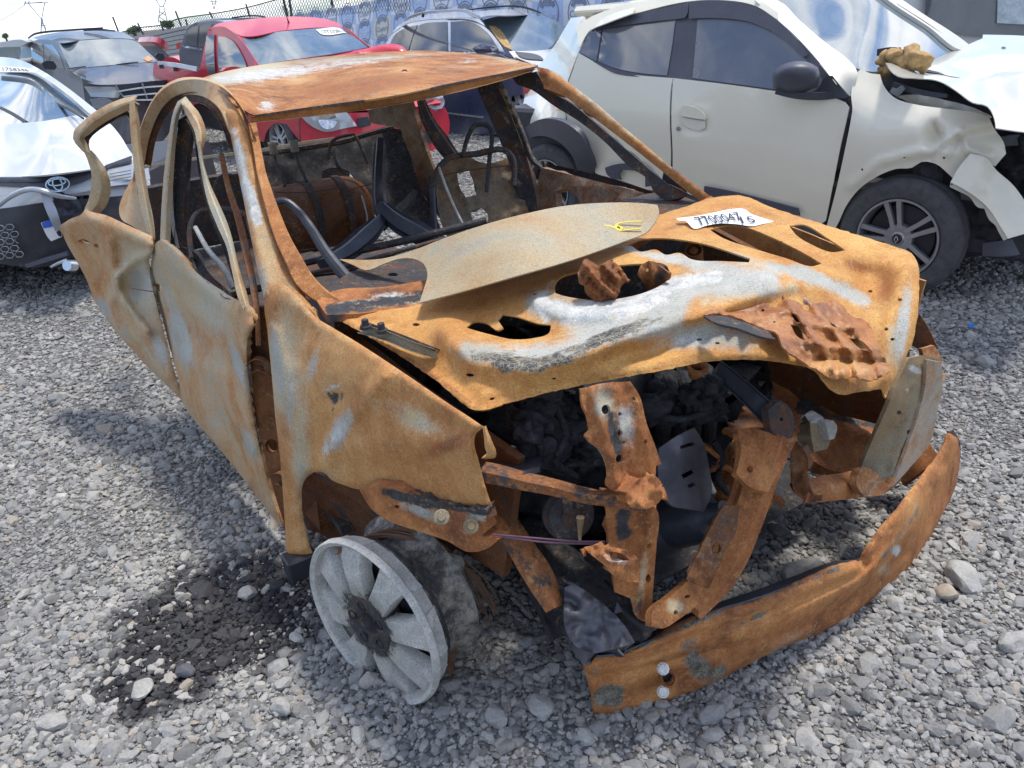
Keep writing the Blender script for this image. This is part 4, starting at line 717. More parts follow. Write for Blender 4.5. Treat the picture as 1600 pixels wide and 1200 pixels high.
# left fender inner face
sheet('left_fender', car, [(1436, 490), (1448, 508), (1466, 545), (1440, 548), (1425, 540), (1430, 512)], [(1436, 490, 'x', .5), (1466, 545, 'x', .56), (1425, 540, 'x', .5)], RUSTD, s=6, t=.004)
quad3('left_fender_side', [(-.3, .82, .2), (.45, .78, .45), (.52, .72, .76), (-.3, .80, .84)], FENDM, .006)
# --- front structure
def plate(name, outline, ctrl, mat, parent=None, **k): return sheet(name, parent or car, outline, ctrl, mat, **k)
eng = plate('engine', [(760, 640), (820, 622), (900, 605), (1000, 590), (1100, 575), (1130, 600), (1140, 650), (1100, 690), (1030, 720), (960, 740), (900, 770), (860, 730), (800, 700), (765, 690)],
      [(760, 640, 'x', .10), (1130, 600, 'x', .16), (1030, 720, 'x', .22), (860, 730, 'x', .12), (950, 650, 'x', .24)], CHARM, s=5, t=.2, rough=(.10, .06), jag=5)
for k in range(70):
    x = random.choice([random.uniform(815, 930), random.uniform(1000, 1130)]); y = random.uniform(600, 655) if x > 990 else random.uniform(625, 730)
    P = at('w', x, y, 'x', random.uniform(.34, .44)); r = random.uniform(.008, .03)
    import bmesh
    b_ = bmesh.new(); bmesh.ops.create_icosphere(b_, subdivisions=3, radius=r)
    for v in b_.verts: v.co = v.co*(1+.9*mnoise.noise(v.co*70+Vector((k, 0, 0)))); v.co.x *= random.Random(k).uniform(.8, 1.9)
    V = np.array([v.co[:] for v in b_.verts])+P; F = [[v.index for v in f.verts] for f in b_.faces]; b_.free()
    build('molten_lump', V, F, CHARM, eng)
ls = plate('latch_support', [(908, 608), (935, 600), (985, 596), (1000, 620), (1010, 660), (1025, 700), (1033, 725), (1025, 728), (1024, 748), (1000, 760), (960, 768), (948, 760), (945, 720), (935, 700), (920, 690), (914, 680), (922, 672), (918, 650), (910, 630)],
      [(908, 608, 'x', .60), (985, 596, 'x', .60), (1024, 748, 'x', .64), (948, 760, 'x', .64), (970, 680, 'x', .63)], RUST, s=6, t=.006, rough=(.006, .05), holes=[circ(947, 640, 7, 8, 0, 12), circ(969, 647, 3, 3, 0, 8), circ(969, 677, 4, 4.5, 0, 9), circ(975, 691, 2.5, 2.5, 0, 7), circ(968, 717, 6, 6.5, 0, 12), circ(991, 624, 3, 5, -15, 8), circ(1009, 690, 2.5, 4, -15, 8), circ(917, 687, 3, 5, -20, 8)],
      relief=[([(925, 608), (945, 680), (965, 760)], 7, .018), ([(985, 600), (1010, 700), (1022, 745)], 7, .012)], paint=[('B', 962, 680, 12, 44, -10, .55), ('C', 978, 665, 20, 46, -10, .7), ('G', 985, 680, 10, 24, -10, .35), ('R', 945, 630, 20, 30, 0, .6), ('A', 1000, 740, 20, 20, 0, .3)])
plate('latch_flange', [(905, 610), (912, 607), (924, 650), (938, 690), (955, 730), (962, 768), (950, 764), (944, 722), (932, 700), (918, 690), (912, 678), (922, 670), (916, 640)], [(905, 610, 'x', .56), (955, 730, 'x', .62), (912, 678, 'x', .56), (950, 764, 'x', .60)], OLIVE, s=5, t=.006)
bar('tie_bar', car, [(750, 738, 'x', .46), (790, 746, 'x', .50), (850, 758, 'x', .55), (910, 773, 'x', .60), (950, 778, 'x', .64), (985, 780, 'x', .66), (1012, 778, 'x', .67)], [34, 32, 28, 26, 24, 32, 46], RUST, t=.03, prof='fold', pat=(0, .05, .25, .15), jit=.004)
plate('tie_bar_end', [(985, 762), (1000, 748), (1020, 740), (1032, 752), (1035, 775), (1026, 788), (1000, 796), (984, 792), (978, 778)], [(985, 762, 'x', .68), (1032, 752, 'x', .68), (1000, 796, 'x', .70)], RUST, s=5, t=.03, rough=(.02, .06), paint=[('A', 1010, 770, 20, 20, 0, .3), ('G', 1022, 765, 6, 12, 0, .3)])
vs_ = plate('lower_support', [(945, 772), (1020, 790), (1028, 800), (1026, 850), (1022, 900), (1018, 950), (1014, 974), (995, 965), (985, 935), (960, 925), (958, 900), (952, 850), (947, 810)], [(945, 772, 'x', .62), (1028, 800, 'x', .64), (1014, 974, 'x', .64), (960, 925, 'x', .60), (990, 860, 'x', .62)], RUST, s=6, t=.02, rough=(.006, .05), relief=[([(1022, 790), (1010, 850), (995, 960)], 9, .03)], holes=[circ(1014, 852, 4, 6, 10, 8), circ(1013, 904, 4, 7, 5, 8)], paint=[('B', 975, 800, 14, 12, 0, .5), ('B', 975, 830, 16, 14, 0, .5), ('R', 1005, 900, 10, 70, 5, .5), ('B', 1000, 950, 10, 20, 0, .4)])
plate('bracket_lug', [(912, 855), (930, 852), (970, 858), (992, 868), (1000, 880), (998, 910), (975, 908), (960, 900), (945, 884), (925, 868)], [(912, 855, 'x', .68), (1000, 880, 'x', .70), (975, 908, 'x', .72), (960, 870, 'x', .72)], RUST, s=5, t=.02, holes=[[(942, 868), (955, 862), (975, 867), (985, 876), (965, 878), (950, 876)]], rough=(.015, .06), paint=[('G', 960, 872, 30, 9, 15, .7), ('A', 985, 898, 16, 10, 0, .3)])
bar('diagonal_support', car, [(1200, 675, 'x', .60), (1190, 720, 'x', .62), (1165, 800, 'x', .64), (1140, 850, 'x', .66), (1115, 900, 'x', .67), (1080, 945, 'x', .68)], [84, 70, 62, 74, 62, 50], RUST, t=.04, prof='hat', pat=(0, 0, .05, .12), jit=.004)
plate('support_head', [(1152, 672), (1170, 668), (1210, 670), (1245, 684), (1238, 700), (1215, 740), (1200, 770), (1170, 760), (1150, 740), (1158, 700)], [(1152, 672, 'x', .58), (1245, 684, 'x', .58), (1170, 760, 'x', .65), (1215, 740, 'x', .65)], RUST, s=6, t=.015, rough=(.006, .05), holes=[circ(1172, 733, 5, 6, 0, 10)], relief=[(1172, 733, 12, 12, 0, .012)], base=(0, 0, 0, .2))
plate('lower_tie', [(1020, 955), (1050, 930), (1078, 905), (1095, 915), (1105, 930), (1090, 945), (1060, 968), (1035, 982), (1018, 978)], [(1020, 955, 'x', .68), (1078, 905, 'x', .66), (1105, 930, 'x', .68), (1035, 982, 'x', .70)], RUST, s=6, t=.02, holes=[circ(1056, 957, 3.5, 4, 0, 8), circ(1074, 932, 5, 2.5, -20, 8)], base=(0, 0, -.1, .3), paint=[('R', 1056, 948, 16, 12, 0, .9)])
plate('support_face', [(1072, 905), (1088, 870), (1110, 825), (1130, 790), (1155, 790), (1150, 830), (1130, 870), (1108, 920), (1090, 915)], [(1072, 905, 'x', .69), (1130, 790, 'x', .66), (1155, 790, 'x', .68), (1108, 920, 'x', .71)], RUSTD, s=6, t=.01, holes=[circ(1120, 857, 7, 8, 20, 10)], rough=(.008, .06))
bar('bonnet_stay_bar', car, [(1115, 572, 'x', .40), (1150, 600, 'x', .46), (1185, 632, 'x', .52), (1215, 660, 'x', .56), (1228, 680, 'x', .58)], [28, 30, 32, 38, 40], BLUEBLK, t=.03, prof='chan')
plate('stay_bar_end', [(1200, 640), (1220, 625), (1236, 640), (1241, 665), (1238, 684), (1220, 688), (1206, 672)], [(1200, 640, 'x', .60), (1236, 640, 'x', .60), (1220, 688, 'x', .62)], SOOTR, s=5, t=.02, holes=[circ(1221, 655, 3, 3, 0, 7)])
# inner wing on the far side with rusty bowl
plate('strut_tower', [(1105, 570), (1160, 565), (1230, 570), (1290, 600), (1320, 620), (1300, 640), (1250, 640), (1230, 625), (1190, 640), (1150, 650), (1120, 620)], [(1105, 570, 'x', -.05), (1290, 600, 'x', .1), (1250, 640, 'x', .2), (1120, 620, 'x', .05)], RUST, s=8, t=.02, rough=(.03, .03), base=(0, 0, 0, .12))
plate('strut_tower_side', [(1130, 640), (1170, 620), (1200, 640), (1215, 668), (1170, 672), (1140, 675)], [(1130, 640, 'x', .2), (1200, 640, 'x', .25), (1170, 672, 'x', .35)], RUSTD, s=7, t=.02, rough=(.02, .04))
plate('far_chassis_rail', [(1236, 635), (1260, 620), (1310, 636), (1380, 662), (1375, 690), (1362, 712), (1350, 740), (1300, 735), (1260, 712), (1240, 690)], [(1236, 635, 'x', .18), (1380, 662, 'x', .40), (1350, 740, 'x', .46), (1240, 690, 'x', .30)], RUST, s=7, t=.04, rough=(.01, .04), relief=[([(1250, 645), (1375, 690)], 8, .02)], paint=[('B', 1260, 635, 30, 12, 15, .7), ('B', [(1250, 640), (1380, 668)], 5, .5)])
plate('headlight_mount', [(1420, 560), (1445, 556), (1468, 562), (1471, 590), (1462, 640), (1452, 690), (1430, 716), (1400, 745), (1385, 764), (1362, 752), (1345, 730), (1362, 690), (1385, 640), (1405, 590)],
      [(1420, 560, 'x', .64), (1468, 562, 'x', .60), (1452, 690, 'x', .56), (1385, 764, 'x', .62), (1345, 730, 'x', .58), (1385, 640, 'x', .66)], OLIVE, s=6, t=.01, rough=(.008, .04), holes=[circ(1405, 645, 4, 3.5, 0, 8), circ(1420, 675, 3, 4, 20, 8), circ(1458, 572, 4, 6, 10, 8)], relief=[([(1440, 570), (1420, 640), (1395, 740)], 7, .025), (1405, 645, 14, 22, 20, .01)], paint=[('G', 1432, 578, 16, 6, 20, .9), ('G', 1418, 610, 6, 5, 0, .7), ('R', 1440, 660, 14, 50, 10, .4)])
plate('mount_edge', [(1440, 545), (1460, 540), (1472, 562), (1470, 580), (1480, 586), (1470, 600), (1455, 596)], [(1440, 545, 'x', .58), (1480, 586, 'x', .58), (1455, 596, 'x', .6)], RUST, s=5, t=.01, rough=(.01, .08), base=(.3, 0, 0, .2))
bar('front_cross_arm', car, [(1262, 768, 'x', .62), (1300, 762, 'x', .62), (1340, 756, 'x', .60), (1375, 748, 'x', .58), (1400, 730, 'x', .56)], [34, 40, 42, 44, 40], RUST, t=.03, prof='fold', pat=(.1, 0, 0, .1))
plate('cross_arm_end', [(1235, 690), (1245, 690), (1262, 715), (1262, 735), (1270, 770), (1285, 782), (1262, 784), (1240, 770), (1235, 735)], [(1235, 690, 'x', .58), (1262, 735, 'x', .62), (1262, 784, 'x', .62), (1240, 770, 'x', .6)], RUSTD, s=5, t=.02, rough=(.015, .06), base=(.2, 0, 0, 0))
bar('far_rail_end', car, [(1395, 735, 'x', .46), (1430, 715, 'x', .5), (1458, 700, 'x', .52)], [60, 50, 40], RUST, t=.08, prof='flat', pat=(0, 0, 0, .1))
rb = plate('relay_block', [(1265, 660), (1285, 650), (1293, 668), (1297, 690), (1292, 702), (1272, 706), (1268, 685)], [(1265, 660, 'x', .5), (1293, 668, 'x', .5), (1292, 702, 'x', .52), (1272, 706, 'x', .52)], OLIVE, s=5, t=.04, rough=(.01, .08), paint=[('G', 1278, 656, 16, 6, 0, 1.)])
plate('relay_block', [(1290, 660), (1302, 657), (1308, 666), (1304, 685), (1296, 688)], [(1290, 660, 'x', .52), (1308, 666, 'x', .52), (1296, 688, 'x', .53)], ALU, s=4, t=.03)
plate('sooted_stub', [(1140, 692), (1160, 690), (1165, 720), (1150, 760), (1135, 800), (1120, 790), (1115, 760), (1125, 740), (1118, 725)], [(1140, 692, 'x', .45), (1165, 720, 'x', .5), (1135, 800, 'x', .5), (1115, 760, 'x', .45)], RUST, s=5, t=.02, rough=(.02, .06), holes=[circ(1145, 720, 4, 4, 0, 7)], base=(.2, 0, .1, .1))
# heat shield and flask low in the engine bay
hsx = plate('exhaust_shield', [(1030, 700), (1060, 680), (1085, 668), (1098, 690), (1108, 730), (1112, 770), (1100, 800), (1075, 795), (1050, 790), (1034, 770), (1028, 730)], [(1030, 700, 'x', .50), (1085, 668, 'x', .48), (1112, 770, 'x', .54), (1034, 770, 'x', .58)], GREYMET, s=6, t=.006, rough=(.012, .03), holes=[[(1062, 697), (1083, 690), (1086, 695), (1064, 702)], [(1064, 742), (1084, 732), (1086, 738), (1068, 748)], [(1074, 758), (1086, 752), (1088, 758), (1077, 763)]])
P0 = at('w', 1082, 812, 'x', .50)
lathe('oil_filter', car, [(0, -.12), (.055, -.12), (.06, -.06), (.06, .03), (.052, .05), (.03, .06), (.024, .075), (.024, .10), (0, .10)], P0, LW(.75, .25, .55)-LW(0, 0, 0), BLUEBLK, 26)
lathe('filter_base', car, [(0, -.16), (.07, -.16), (.075, -.1), (.06, -.06)], P0, LW(.75, .25, .55)-LW(0, 0, 0), GREYMET, 26)
tube3('white_hose_end', car, px3('w', [(1114, 768, 'x', .5), (1108, 752, 'x', .5), (1106, 735, 'x', .49)]), [.008, .006, .003], ASHM)
horn = lathe('horn', car, [(0, .028), (.02, .028), (.022, .02), (.045, .018), (.05, .008), (.055, .004), (.055, -.012), (.03, -.03), (0, -.03)], at('w', 888, 804, 'x', .50), LW(.85, -.3, .35)-LW(0, 0, 0), SOOTR, 30)
bar('horn_bracket', horn, [(886, 768, 'x', .53), (887, 785, 'x', .535), (888, 802, 'x', .535)], [16, 16, 14], SOOTR, t=.006)
tube3('horn_pin', car, px3('w', [(907, 808, 'x', .55), (906, 830, 'x', .55), (906, 848, 'x', .55)]), [.009, .005, .003], OLIVE)
plate('battery_tray', [(762, 720), (800, 695), (845, 715), (842, 730), (800, 745), (770, 740)], [(762, 720, 'x', .35), (845, 715, 'x', .45), (800, 745, 'x', .5)], BLUEBLK, s=6, t=.01, holes=[circ(793, 709, 9, 5, 0, 9)])
bar('hanging_strap', car, [(795, 625, 'x', .3), (796, 650, 'x', .3), (793, 680, 'x', .3)], [9, 10, 6], SOOTR, t=.01)
# chassis rail on the near side and its crash box
plate('chassis_rail', [(757, 742), (790, 775), (820, 820), (855, 830), (880, 850), (920, 885), (960, 925), (1000, 960), (1022, 984), (1010, 1000), (985, 1002), (940, 1012), (905, 1008), (860, 970), (830, 925), (800, 880), (775, 830), (760, 790)],
      [(757, 742, 'x', -.05), (880, 850, 'x', .30), (1022, 984, 'x', .64), (905, 1008, 'x', .56), (800, 880, 'x', .15), (860, 920, 'x', .35), (930, 940, 'x', .52)], SOOT, s=6, t=.05, rough=(.012, .03), relief=[([(815, 810), (870, 870), (940, 925), (1010, 985)], 9, .03)], paint=[('A', 990, 960, 40, 20, 40, .25), ('B', 870, 900, 40, 40, 0, .4), ('G', 845, 900, 8, 30, -20, .3)])
bar('rail_brace', car, [(760, 775, 'x', .3), (790, 815, 'x', .38), (820, 865, 'x', .45), (845, 905, 'x', .5), (866, 950, 'x', .55)], [26, 36, 44, 46, 30], RUST, t=.03, prof='fold', pat=(0, .12, .2, .05))
plate('crash_box', [(882, 918), (897, 912), (925, 930), (955, 955), (978, 980), (992, 1004), (960, 1014), (925, 1020), (900, 1010), (884, 985)], [(882, 918, 'x', .54), (992, 1004, 'x', .66), (925, 1020, 'x', .64), (884, 985, 'x', .58)], GREYMET, s=6, t=.03, rough=(.025, .05))
for pts in ([(770, 835, 'x', .5), (850, 842, 'x', .58), (900, 846, 'x', .62), (945, 846, 'x', .64)], [(775, 838, 'x', .5), (860, 848, 'x', .58), (945, 850, 'x', .64)]):
    tube3('loose_wire', car, px3('w', pts), .002, plain('purple_wire', (.12, .06, .09), .7), 5, step=.03)
# bumper beam
BC = [(912, 1022, 'x', .60), (928, 1116, 'x', .585), (1100, 975, 'x', .68), (1120, 1072, 'x', .68), (1345, 872, 'x', .72), (1370, 885, 'x', .71), (1400, 800, 'x', .69), (1490, 680, 'x', .56), (1492, 765, 'x', .56), (1380, 945, 'x', .69), (1200, 1025, 'x', .71)]
beam = plate('bumper_beam', [(909, 1022), (935, 1022), (965, 1018), (1010, 1000), (1060, 972), (1120, 950), (1180, 932), (1240, 910), (1300, 884), (1342, 874), (1350, 858), (1370, 830), (1400, 795), (1440, 742), (1470, 702), (1482, 676), (1496, 684), (1500, 705), (1496, 745), (1490, 770), (1470, 810), (1440, 868), (1410, 915), (1385, 942), (1340, 965), (1280, 990), (1200, 1022), (1120, 1065), (1060, 1092), (1000, 1110), (950, 1118), (927, 1117), (922, 1080), (914, 1050)],
      BC, BEAMM, s=6, t=.006, rough=(.007, .02), jag=1.5, roll=(9, .03), holes=[circ(1044, 1058, 8, 12, 20, 12)],
      relief=[([(915, 1030), (980, 1020), (1080, 985), (1200, 945), (1340, 890)], 7, .02), ([(1150, 1000), (1250, 960), (1350, 905), (1460, 740)], 12, .018), ([(1360, 890), (1410, 830), (1470, 740)], 14, .012), (1350, 880, 10, 12, 0, -.02), ([(930, 1090), (1000, 1085), (1100, 1050)], 12, -.014), ([(920, 1046), (1000, 1034), (1100, 1000), (1220, 965), (1345, 905), (1420, 830), (1475, 735)], 5, .02), ([(940, 1062), (1100, 1022), (1230, 990), (1340, 935), (1420, 860)], 5, -.014), (1180, 1005, 50, 12, -20, .012)],
      paint=[('B', 950, 1088, 24, 18, -10, 1.1), ('B', 1088, 1035, 18, 30, -20, 1.0), ('B', 1120, 1050, 24, 14, -20, .6), ('B', [(1130, 985), (1200, 955)], 5, .5), ('B', [(1380, 870), (1440, 790)], 4, .4), ('B', 930, 1050, 8, 10, 0, .5), ('B', [(920, 1026), (1010, 1006), (1100, 965), (1240, 915), (1310, 888)], 4, .6), ('D', 1250, 985, 110, 24, -22, .6), ('D', 1420, 850, 24, 60, 30, .5), ('D', 1010, 1070, 26, 26, 0, .5), ('C', 955, 1085, 22, 18, -10, .5), ('C', 1090, 1040, 24, 22, -20, .5), ('A', 1000, 1040, 60, 12, -14, .5), ('A', 1250, 940, 100, 18, -22, .4), ('G', 1400, 860, 8, 10, 30, 1.), ('R', 1230, 1000, 60, 12, -20, .35), ('A', 1040, 1090, 30, 20, 0, .35), ('R', 1380, 890, 14, 22, 20, .5), ('G', 1150, 1045, 20, 12, -20, .35), ('G', 985, 1075, 25, 16, -10, .2), ('A', 1430, 790, 20, 60, 30, .3)])
plate('beam_top_flange', [(909, 1022), (940, 1012), (975, 1004), (1012, 990), (1060, 965), (1120, 942), (1180, 922), (1240, 900), (1300, 878), (1342, 874), (1290, 890), (1240, 912), (1180, 934), (1120, 952), (1060, 975), (1010, 1002), (965, 1020), (935, 1024)], [(909, 1022, 'x', .60), (1342, 874, 'x', .71), (1120, 942, 'x', .64), (1120, 952, 'x', .68), (1012, 990, 'x', .60), (1010, 1002, 'x', .64)], BLUEBLK, s=5, t=.004, parent=beam)
plate('beam_end', [(1482, 676), (1490, 672), (1500, 690), (1500, 720), (1492, 766), (1486, 768), (1492, 735), (1492, 700)], [(1482, 676, 'x', .55), (1500, 690, 'x', .5), (1492, 766, 'x', .5)], SOOTR, s=5, t=.004, parent=beam)
for q in ((1036, 1045), (1036, 1081)):
    P = at('w', *q, 'x', .668); n_ = (CAM-P)/np.linalg.norm(CAM-P); lathe('bolt', beam, [(0, .012), (.009, .012), (.011, .009), (.011, .002), (.014, 0), (.014, -.02)], P, n_, ASHM, 10)
lathe('tow_eye', beam, [(.012, -.01), (.016, .008), (.02, 0), (.02, -.02)], at('w', 1044, 1060, 'x', .66), CAM-at('w', 1044, 1060, 'x', .66), RUST, 16)

TWIRE = plain('tyre_cord_wire', (.15, .085, .05), .7, .3)
# --- melted wheel lying under the front corner
WC = at('w', 578, 974, 'x', .18)
wn = RT*(-.64)-UP*.36-fw*.68; wn /= np.linalg.norm(wn)
R_ = .222
rim = lathe('alloy_wheel', car, [(R_*.90, -.030), (R_*.93, .0), (R_*.98, .006), (R_*1.0, .0), (R_*1.0, -.012), (R_*.95, -.022), (R_*.93, -.05)], WC, wn, ALU, 64, sharp=40)
u_, v_, a_ = basis(wn)
lathe('rim_barrel', rim, [(R_*.93, -.03), (R_*.90, -.06), (R_*.80, -.075), (R_*.78, -.11), (R_*.84, -.14), (R_*.90, -.15), (R_*.93, -.16), (R_*.91, -.162), (R_*.80, -.13)], WC, wn, burnt('sooty_alloy', ash=.10, char=.50, cool=.6, dark=.5, bump=.6), 60, arc=(math.radians(-95), math.radians(170)), jag=.05, sharp=50)
for k in range(8):
    th = k*math.pi/4+.25
    d_ = u_*math.cos(th)+v_*math.sin(th)
    sweep('spoke', rim, [WC+d_*R_*r+wn*h for r, h in ((.18, -.002), (.38, .006), (.62, .002), (.80, -.008), (.95, -.018))], np.array([.056, .060, .066, .084, .112]), ALU, .035, 'hat' if k % 1 else 'flat', face=wn, pat=[(.3, -.5, .85, 0), (.2, -.25, .42, 0), (0, 0, -.1, 0), (0, 0, -.2, 0), (0, .1, -.2, 0)])
    for s_ in (-1, 1): pass
hub = lathe('wheel_hub', rim, [(0, -.02), (.022, -.02), (.03, .0), (.05, .008), (.072, .008), (.085, -.004), (.085, -.04)], WC, wn, burnt('burnt_hub', char=.62, tan=.5, cool=.4, dark=.6, tone=.6), 30)
for k in range(5):
    th = k*2*math.pi/5+.5; P = WC+(u_*math.cos(th)+v_*math.sin(th))*.052+wn*.007
    lathe('bolt_hole', rim, [(0, -.004), (.009, -.004), (.012, .004), (.014, .001)], P, wn, CHARM, 10)
lathe('brake_shade_disc', car, [(0, -.05), (.19, -.052), (.192, -.06), (.192, -.075), (0, -.075)], WC, wn, SOOT, 36)  # disc set forward and blackened, so the spoke gaps come out shaded
for k in range(42):
    a0 = random.uniform(-12, 12); b0 = random.uniform(-16, 16)
    pts = [(548+a0*2, 862+random.uniform(-8, 4), 'x', .10), (590+a0, 836+b0*.3, 'x', .12), (650+b0, 832+a0*.6, 'x', .16), (700+a0, 872+b0*.7, 'x', .22), (712+a0*1.6, 930+b0, 'x', .25), (706+a0*1.4, 990+b0, 'x', .24)]
    if k % 3 == 2: pts = pts[:2]+[(680+a0, 850, 'x', .2), (735+b0, 905+a0, 'x', .27), (765+b0, 960+a0*2, 'x', .28)]
    tube3('tyre_wire', car, px3('w', pts), .0019, TWIRE, 5, step=.03)
plate('tyre_wire_bundle', [(695, 900), (706, 905), (712, 960), (712, 1030), (704, 1060), (694, 1040), (690, 980)], [(695, 900, 'x', .27), (712, 960, 'x', .28), (704, 1060, 'x', .3)], WIRE, s=5, t=.01, rough=(.015, .1))
plate('torn_rim_flange', [(712, 925), (722, 890), (735, 895), (742, 912), (738, 950), (730, 990), (718, 1010), (706, 1012), (710, 960)], [(712, 925, 'x', .28), (742, 912, 'x', .22), (706, 1012, 'x', .30)], ALU, s=5, t=.01, rough=(.02, .08), jag=3)

# burnt intake pipes, pulley and hoses that show in the bay
for k in range(4):
    x = 1030+k*24
    tube3('intake_pipe', eng, px3('w', [(x-10, 598-k*5, 'x', .30), (x, 625-k*4, 'x', .40), (x+6, 660-k*4, 'x', .40), (x+4, 690, 'x', .34)]), [.017, .02, .02, .017], CHARM, 10, step=.015)
lathe('pulley', eng, [(0, .03), (.02, .03), (.024, .018), (.05, .016), (.055, .02), (.058, .012), (.052, .004), (.058, -.004), (.055, -.012), (0, -.012)], at('w', 852, 690, 'x', .42), LW(.9, -.35, .15)-LW(0, 0, 0), CHARM, 26)
lathe('filler_neck', eng, [(.014, -.02), (.02, .0), (.026, .004), (.026, .012), (.017, .012), (.014, .002)], at('w', 1088, 578, 'x', .42), LW(.3, 0, .95)-LW(0, 0, 0), RUST, 18)
for pts in ([(800, 640, 'x', .34), (830, 660, 'x', .42), (845, 700, 'x', .44), (838, 735, 'x', .42)], [(870, 640, 'x', .42), (885, 680, 'x', .46), (870, 720, 'x', .46), (900, 745, 'x', .46)], [(1010, 640, 'x', .42), (1050, 655, 'x', .46), (1100, 645, 'x', .46), (1128, 625, 'x', .42)], [(1115, 690, 'x', .48), (1130, 715, 'x', .5), (1122, 745, 'x', .5), (1136, 770, 'x', .5)]):
    tube3('burnt_hose', eng, px3('w', pts), .008, CHARM, 7, step=.015)
for pts, w_ in (([(1085, 690, 'x', .46), (1105, 700, 'x', .48), (1125, 715, 'x', .5)], 10), ([(1110, 735, 'x', .49), (1130, 730, 'x', .5), (1150, 738, 'x', .5)], 9), ([(1128, 672, 'x', .46), (1150, 682, 'x', .5), (1160, 700, 'x', .52)], 12), ([(1140, 800, 'x', .52), (1180, 790, 'x', .5), (1200, 760, 'x', .48)], 16), ([(1190, 800, 'x', .5), (1210, 780, 'x', .5), (1226, 790, 'x', .5)], 12)):
    bar('burnt_bracket', eng, [p for p in pts], w_, RUST, t=.012, prof='fold', jit=.004)
quad3('front_crossmember', [(.42, -.42, .12), (.42, .5, .14), (.30, .5, .22), (.30, -.42, .22)], SOOT, .03)
quad3('engine_sump', [(-.05, -.3, .14), (.34, -.26, .16), (.36, .22, .18), (-.05, .25, .16)], SOOT, .1)

# dark inner skins inside the door frames
bar('frame_inner', fd, [(266, 384, 'x', -1.42), (270, 320, 'x', -1.44), (275, 250, 'x', -1.44), (283, 190, 'x', -1.40), (292, 182, 'x', -1.35), (304, 200, 'x', -1.28), (308, 225, 'x', -1.2), (314, 270, 'x', -1.1), (330, 330, 'x', -.96), (352, 385, 'x', -.8), (372, 450, 'x', -.62)], [12, 12, 11, 9, 9, 9, 7, 7, 9, 9, 8], SOOTR, t=.02, prof='chan', pat=(.1, 0, .1, 0))
bar('frame_inner', rd, [(150, 262, 'x', -2.04), (136, 236, 'x', -2.04), (134, 218, 'x', -2.03), (146, 204, 'x', -1.98), (168, 189, 'x', -1.92), (196, 176, 'x', -1.82), (206, 190, 'x', -1.74), (210, 240, 'x', -1.69), (218, 300, 'x', -1.62)], [8, 9, 9, 9, 9, 9, 7, 6, 6], SOOTR, t=.02, prof='chan', pat=(.3, 0, 0, 0))
bar('rail_inner', car, [(230, 262, 'x', -2.2), (240, 212, 'x', -2.05), (258, 174, 'x', -1.88), (280, 156, 'x', -1.68), (305, 152, 'x', -1.5), (330, 162, 'x', -1.3), (350, 190, 'x', -1.14), (362, 225, 'x', -1.02)], [10, 10, 12, 14, 16, 16, 14, 10], SOOTR, t=.02, prof='chan', pat=(.2, .1, -.1, 0))

LS = [(905, 440, 'z', .94), (985, 440, 'z', .93), (935, 410, 'z', .97), (940, 470, 'z', .90)]
sheet('crushed_plate', lt, [(904, 430), (908, 412), (918, 404), (932, 414), (946, 410), (955, 404), (968, 416), (978, 430), (984, 438), (972, 446), (966, 462), (960, 470), (938, 471), (922, 467), (917, 450), (906, 442)], LS, burnt('dark_red_rust', deep=.7, char=.15, dark=.75, bump=.7), s=4, t=.005, rough=(.016, .16), jag=3, roll=(4, .01), relief=[([(912, 412), (935, 440), (960, 462)], 4, .03), ([(940, 412), (965, 436)], 4, .03)], paint=[('A', 930, 420, 20, 10, 20, .5), ('R', 950, 455, 10, 10, 0, .5)])
sheet('crushed_box', lt, [(998, 432), (1004, 414), (1014, 407), (1022, 410), (1047, 428), (1047, 436), (1030, 446), (1012, 456), (1008, 446)], [(998, 432, 'z', .93), (1018, 408, 'z', .95), (1047, 430, 'z', .93), (1012, 456, 'z', .86)], burnt('dark_red_rust', deep=.6, char=.2, dark=.75, bump=.7), s=4, t=.005, relief=[([(1016, 408), (1020, 430), (1014, 454)], 4, .03)], holes=[circ(1011, 422, 2.5, 3, 0, 7)], paint=[('B', 1032, 432, 10, 10, 0, .4)])

bar('header_groove_shade', car, [(399, 181, 'x', -.82), (480, 169.5, 'x', -.80), (560, 159, 'x', -.80), (628, 148.5, 'x', -.83), (700, 133, 'x', -.9), (790, 115, 'x', -1.0), (836, 105, 'x', -1.09)], [3, 3.5, 4, 4, 4, 3.5, 2], SOOTR, t=.012)  # dark bar paints in the shade of the groove under the roof edge
plate('mount_side', [(1448, 562), (1470, 566), (1473, 600), (1464, 645), (1454, 690), (1426, 726), (1394, 762), (1404, 735), (1421, 690), (1437, 640), (1446, 600)], [(1448, 562, 'x', .655), (1473, 600, 'x', .60), (1454, 690, 'x', .56), (1394, 762, 'x', .63), (1421, 690, 'x', .615)], DOORM, s=5, t=.008, rough=(.008, .05), base=(0, .1, .05, 0, .5))
plate('mount_foot', [(1346, 728), (1364, 735), (1388, 758), (1400, 748), (1380, 772), (1350, 776), (1338, 756)], [(1346, 728, 'x', .62), (1400, 748, 'x', .64), (1350, 776, 'x', .64)], RUST, s=5, t=.02, rough=(.008, .06), base=(.2, 0, 0, .1))
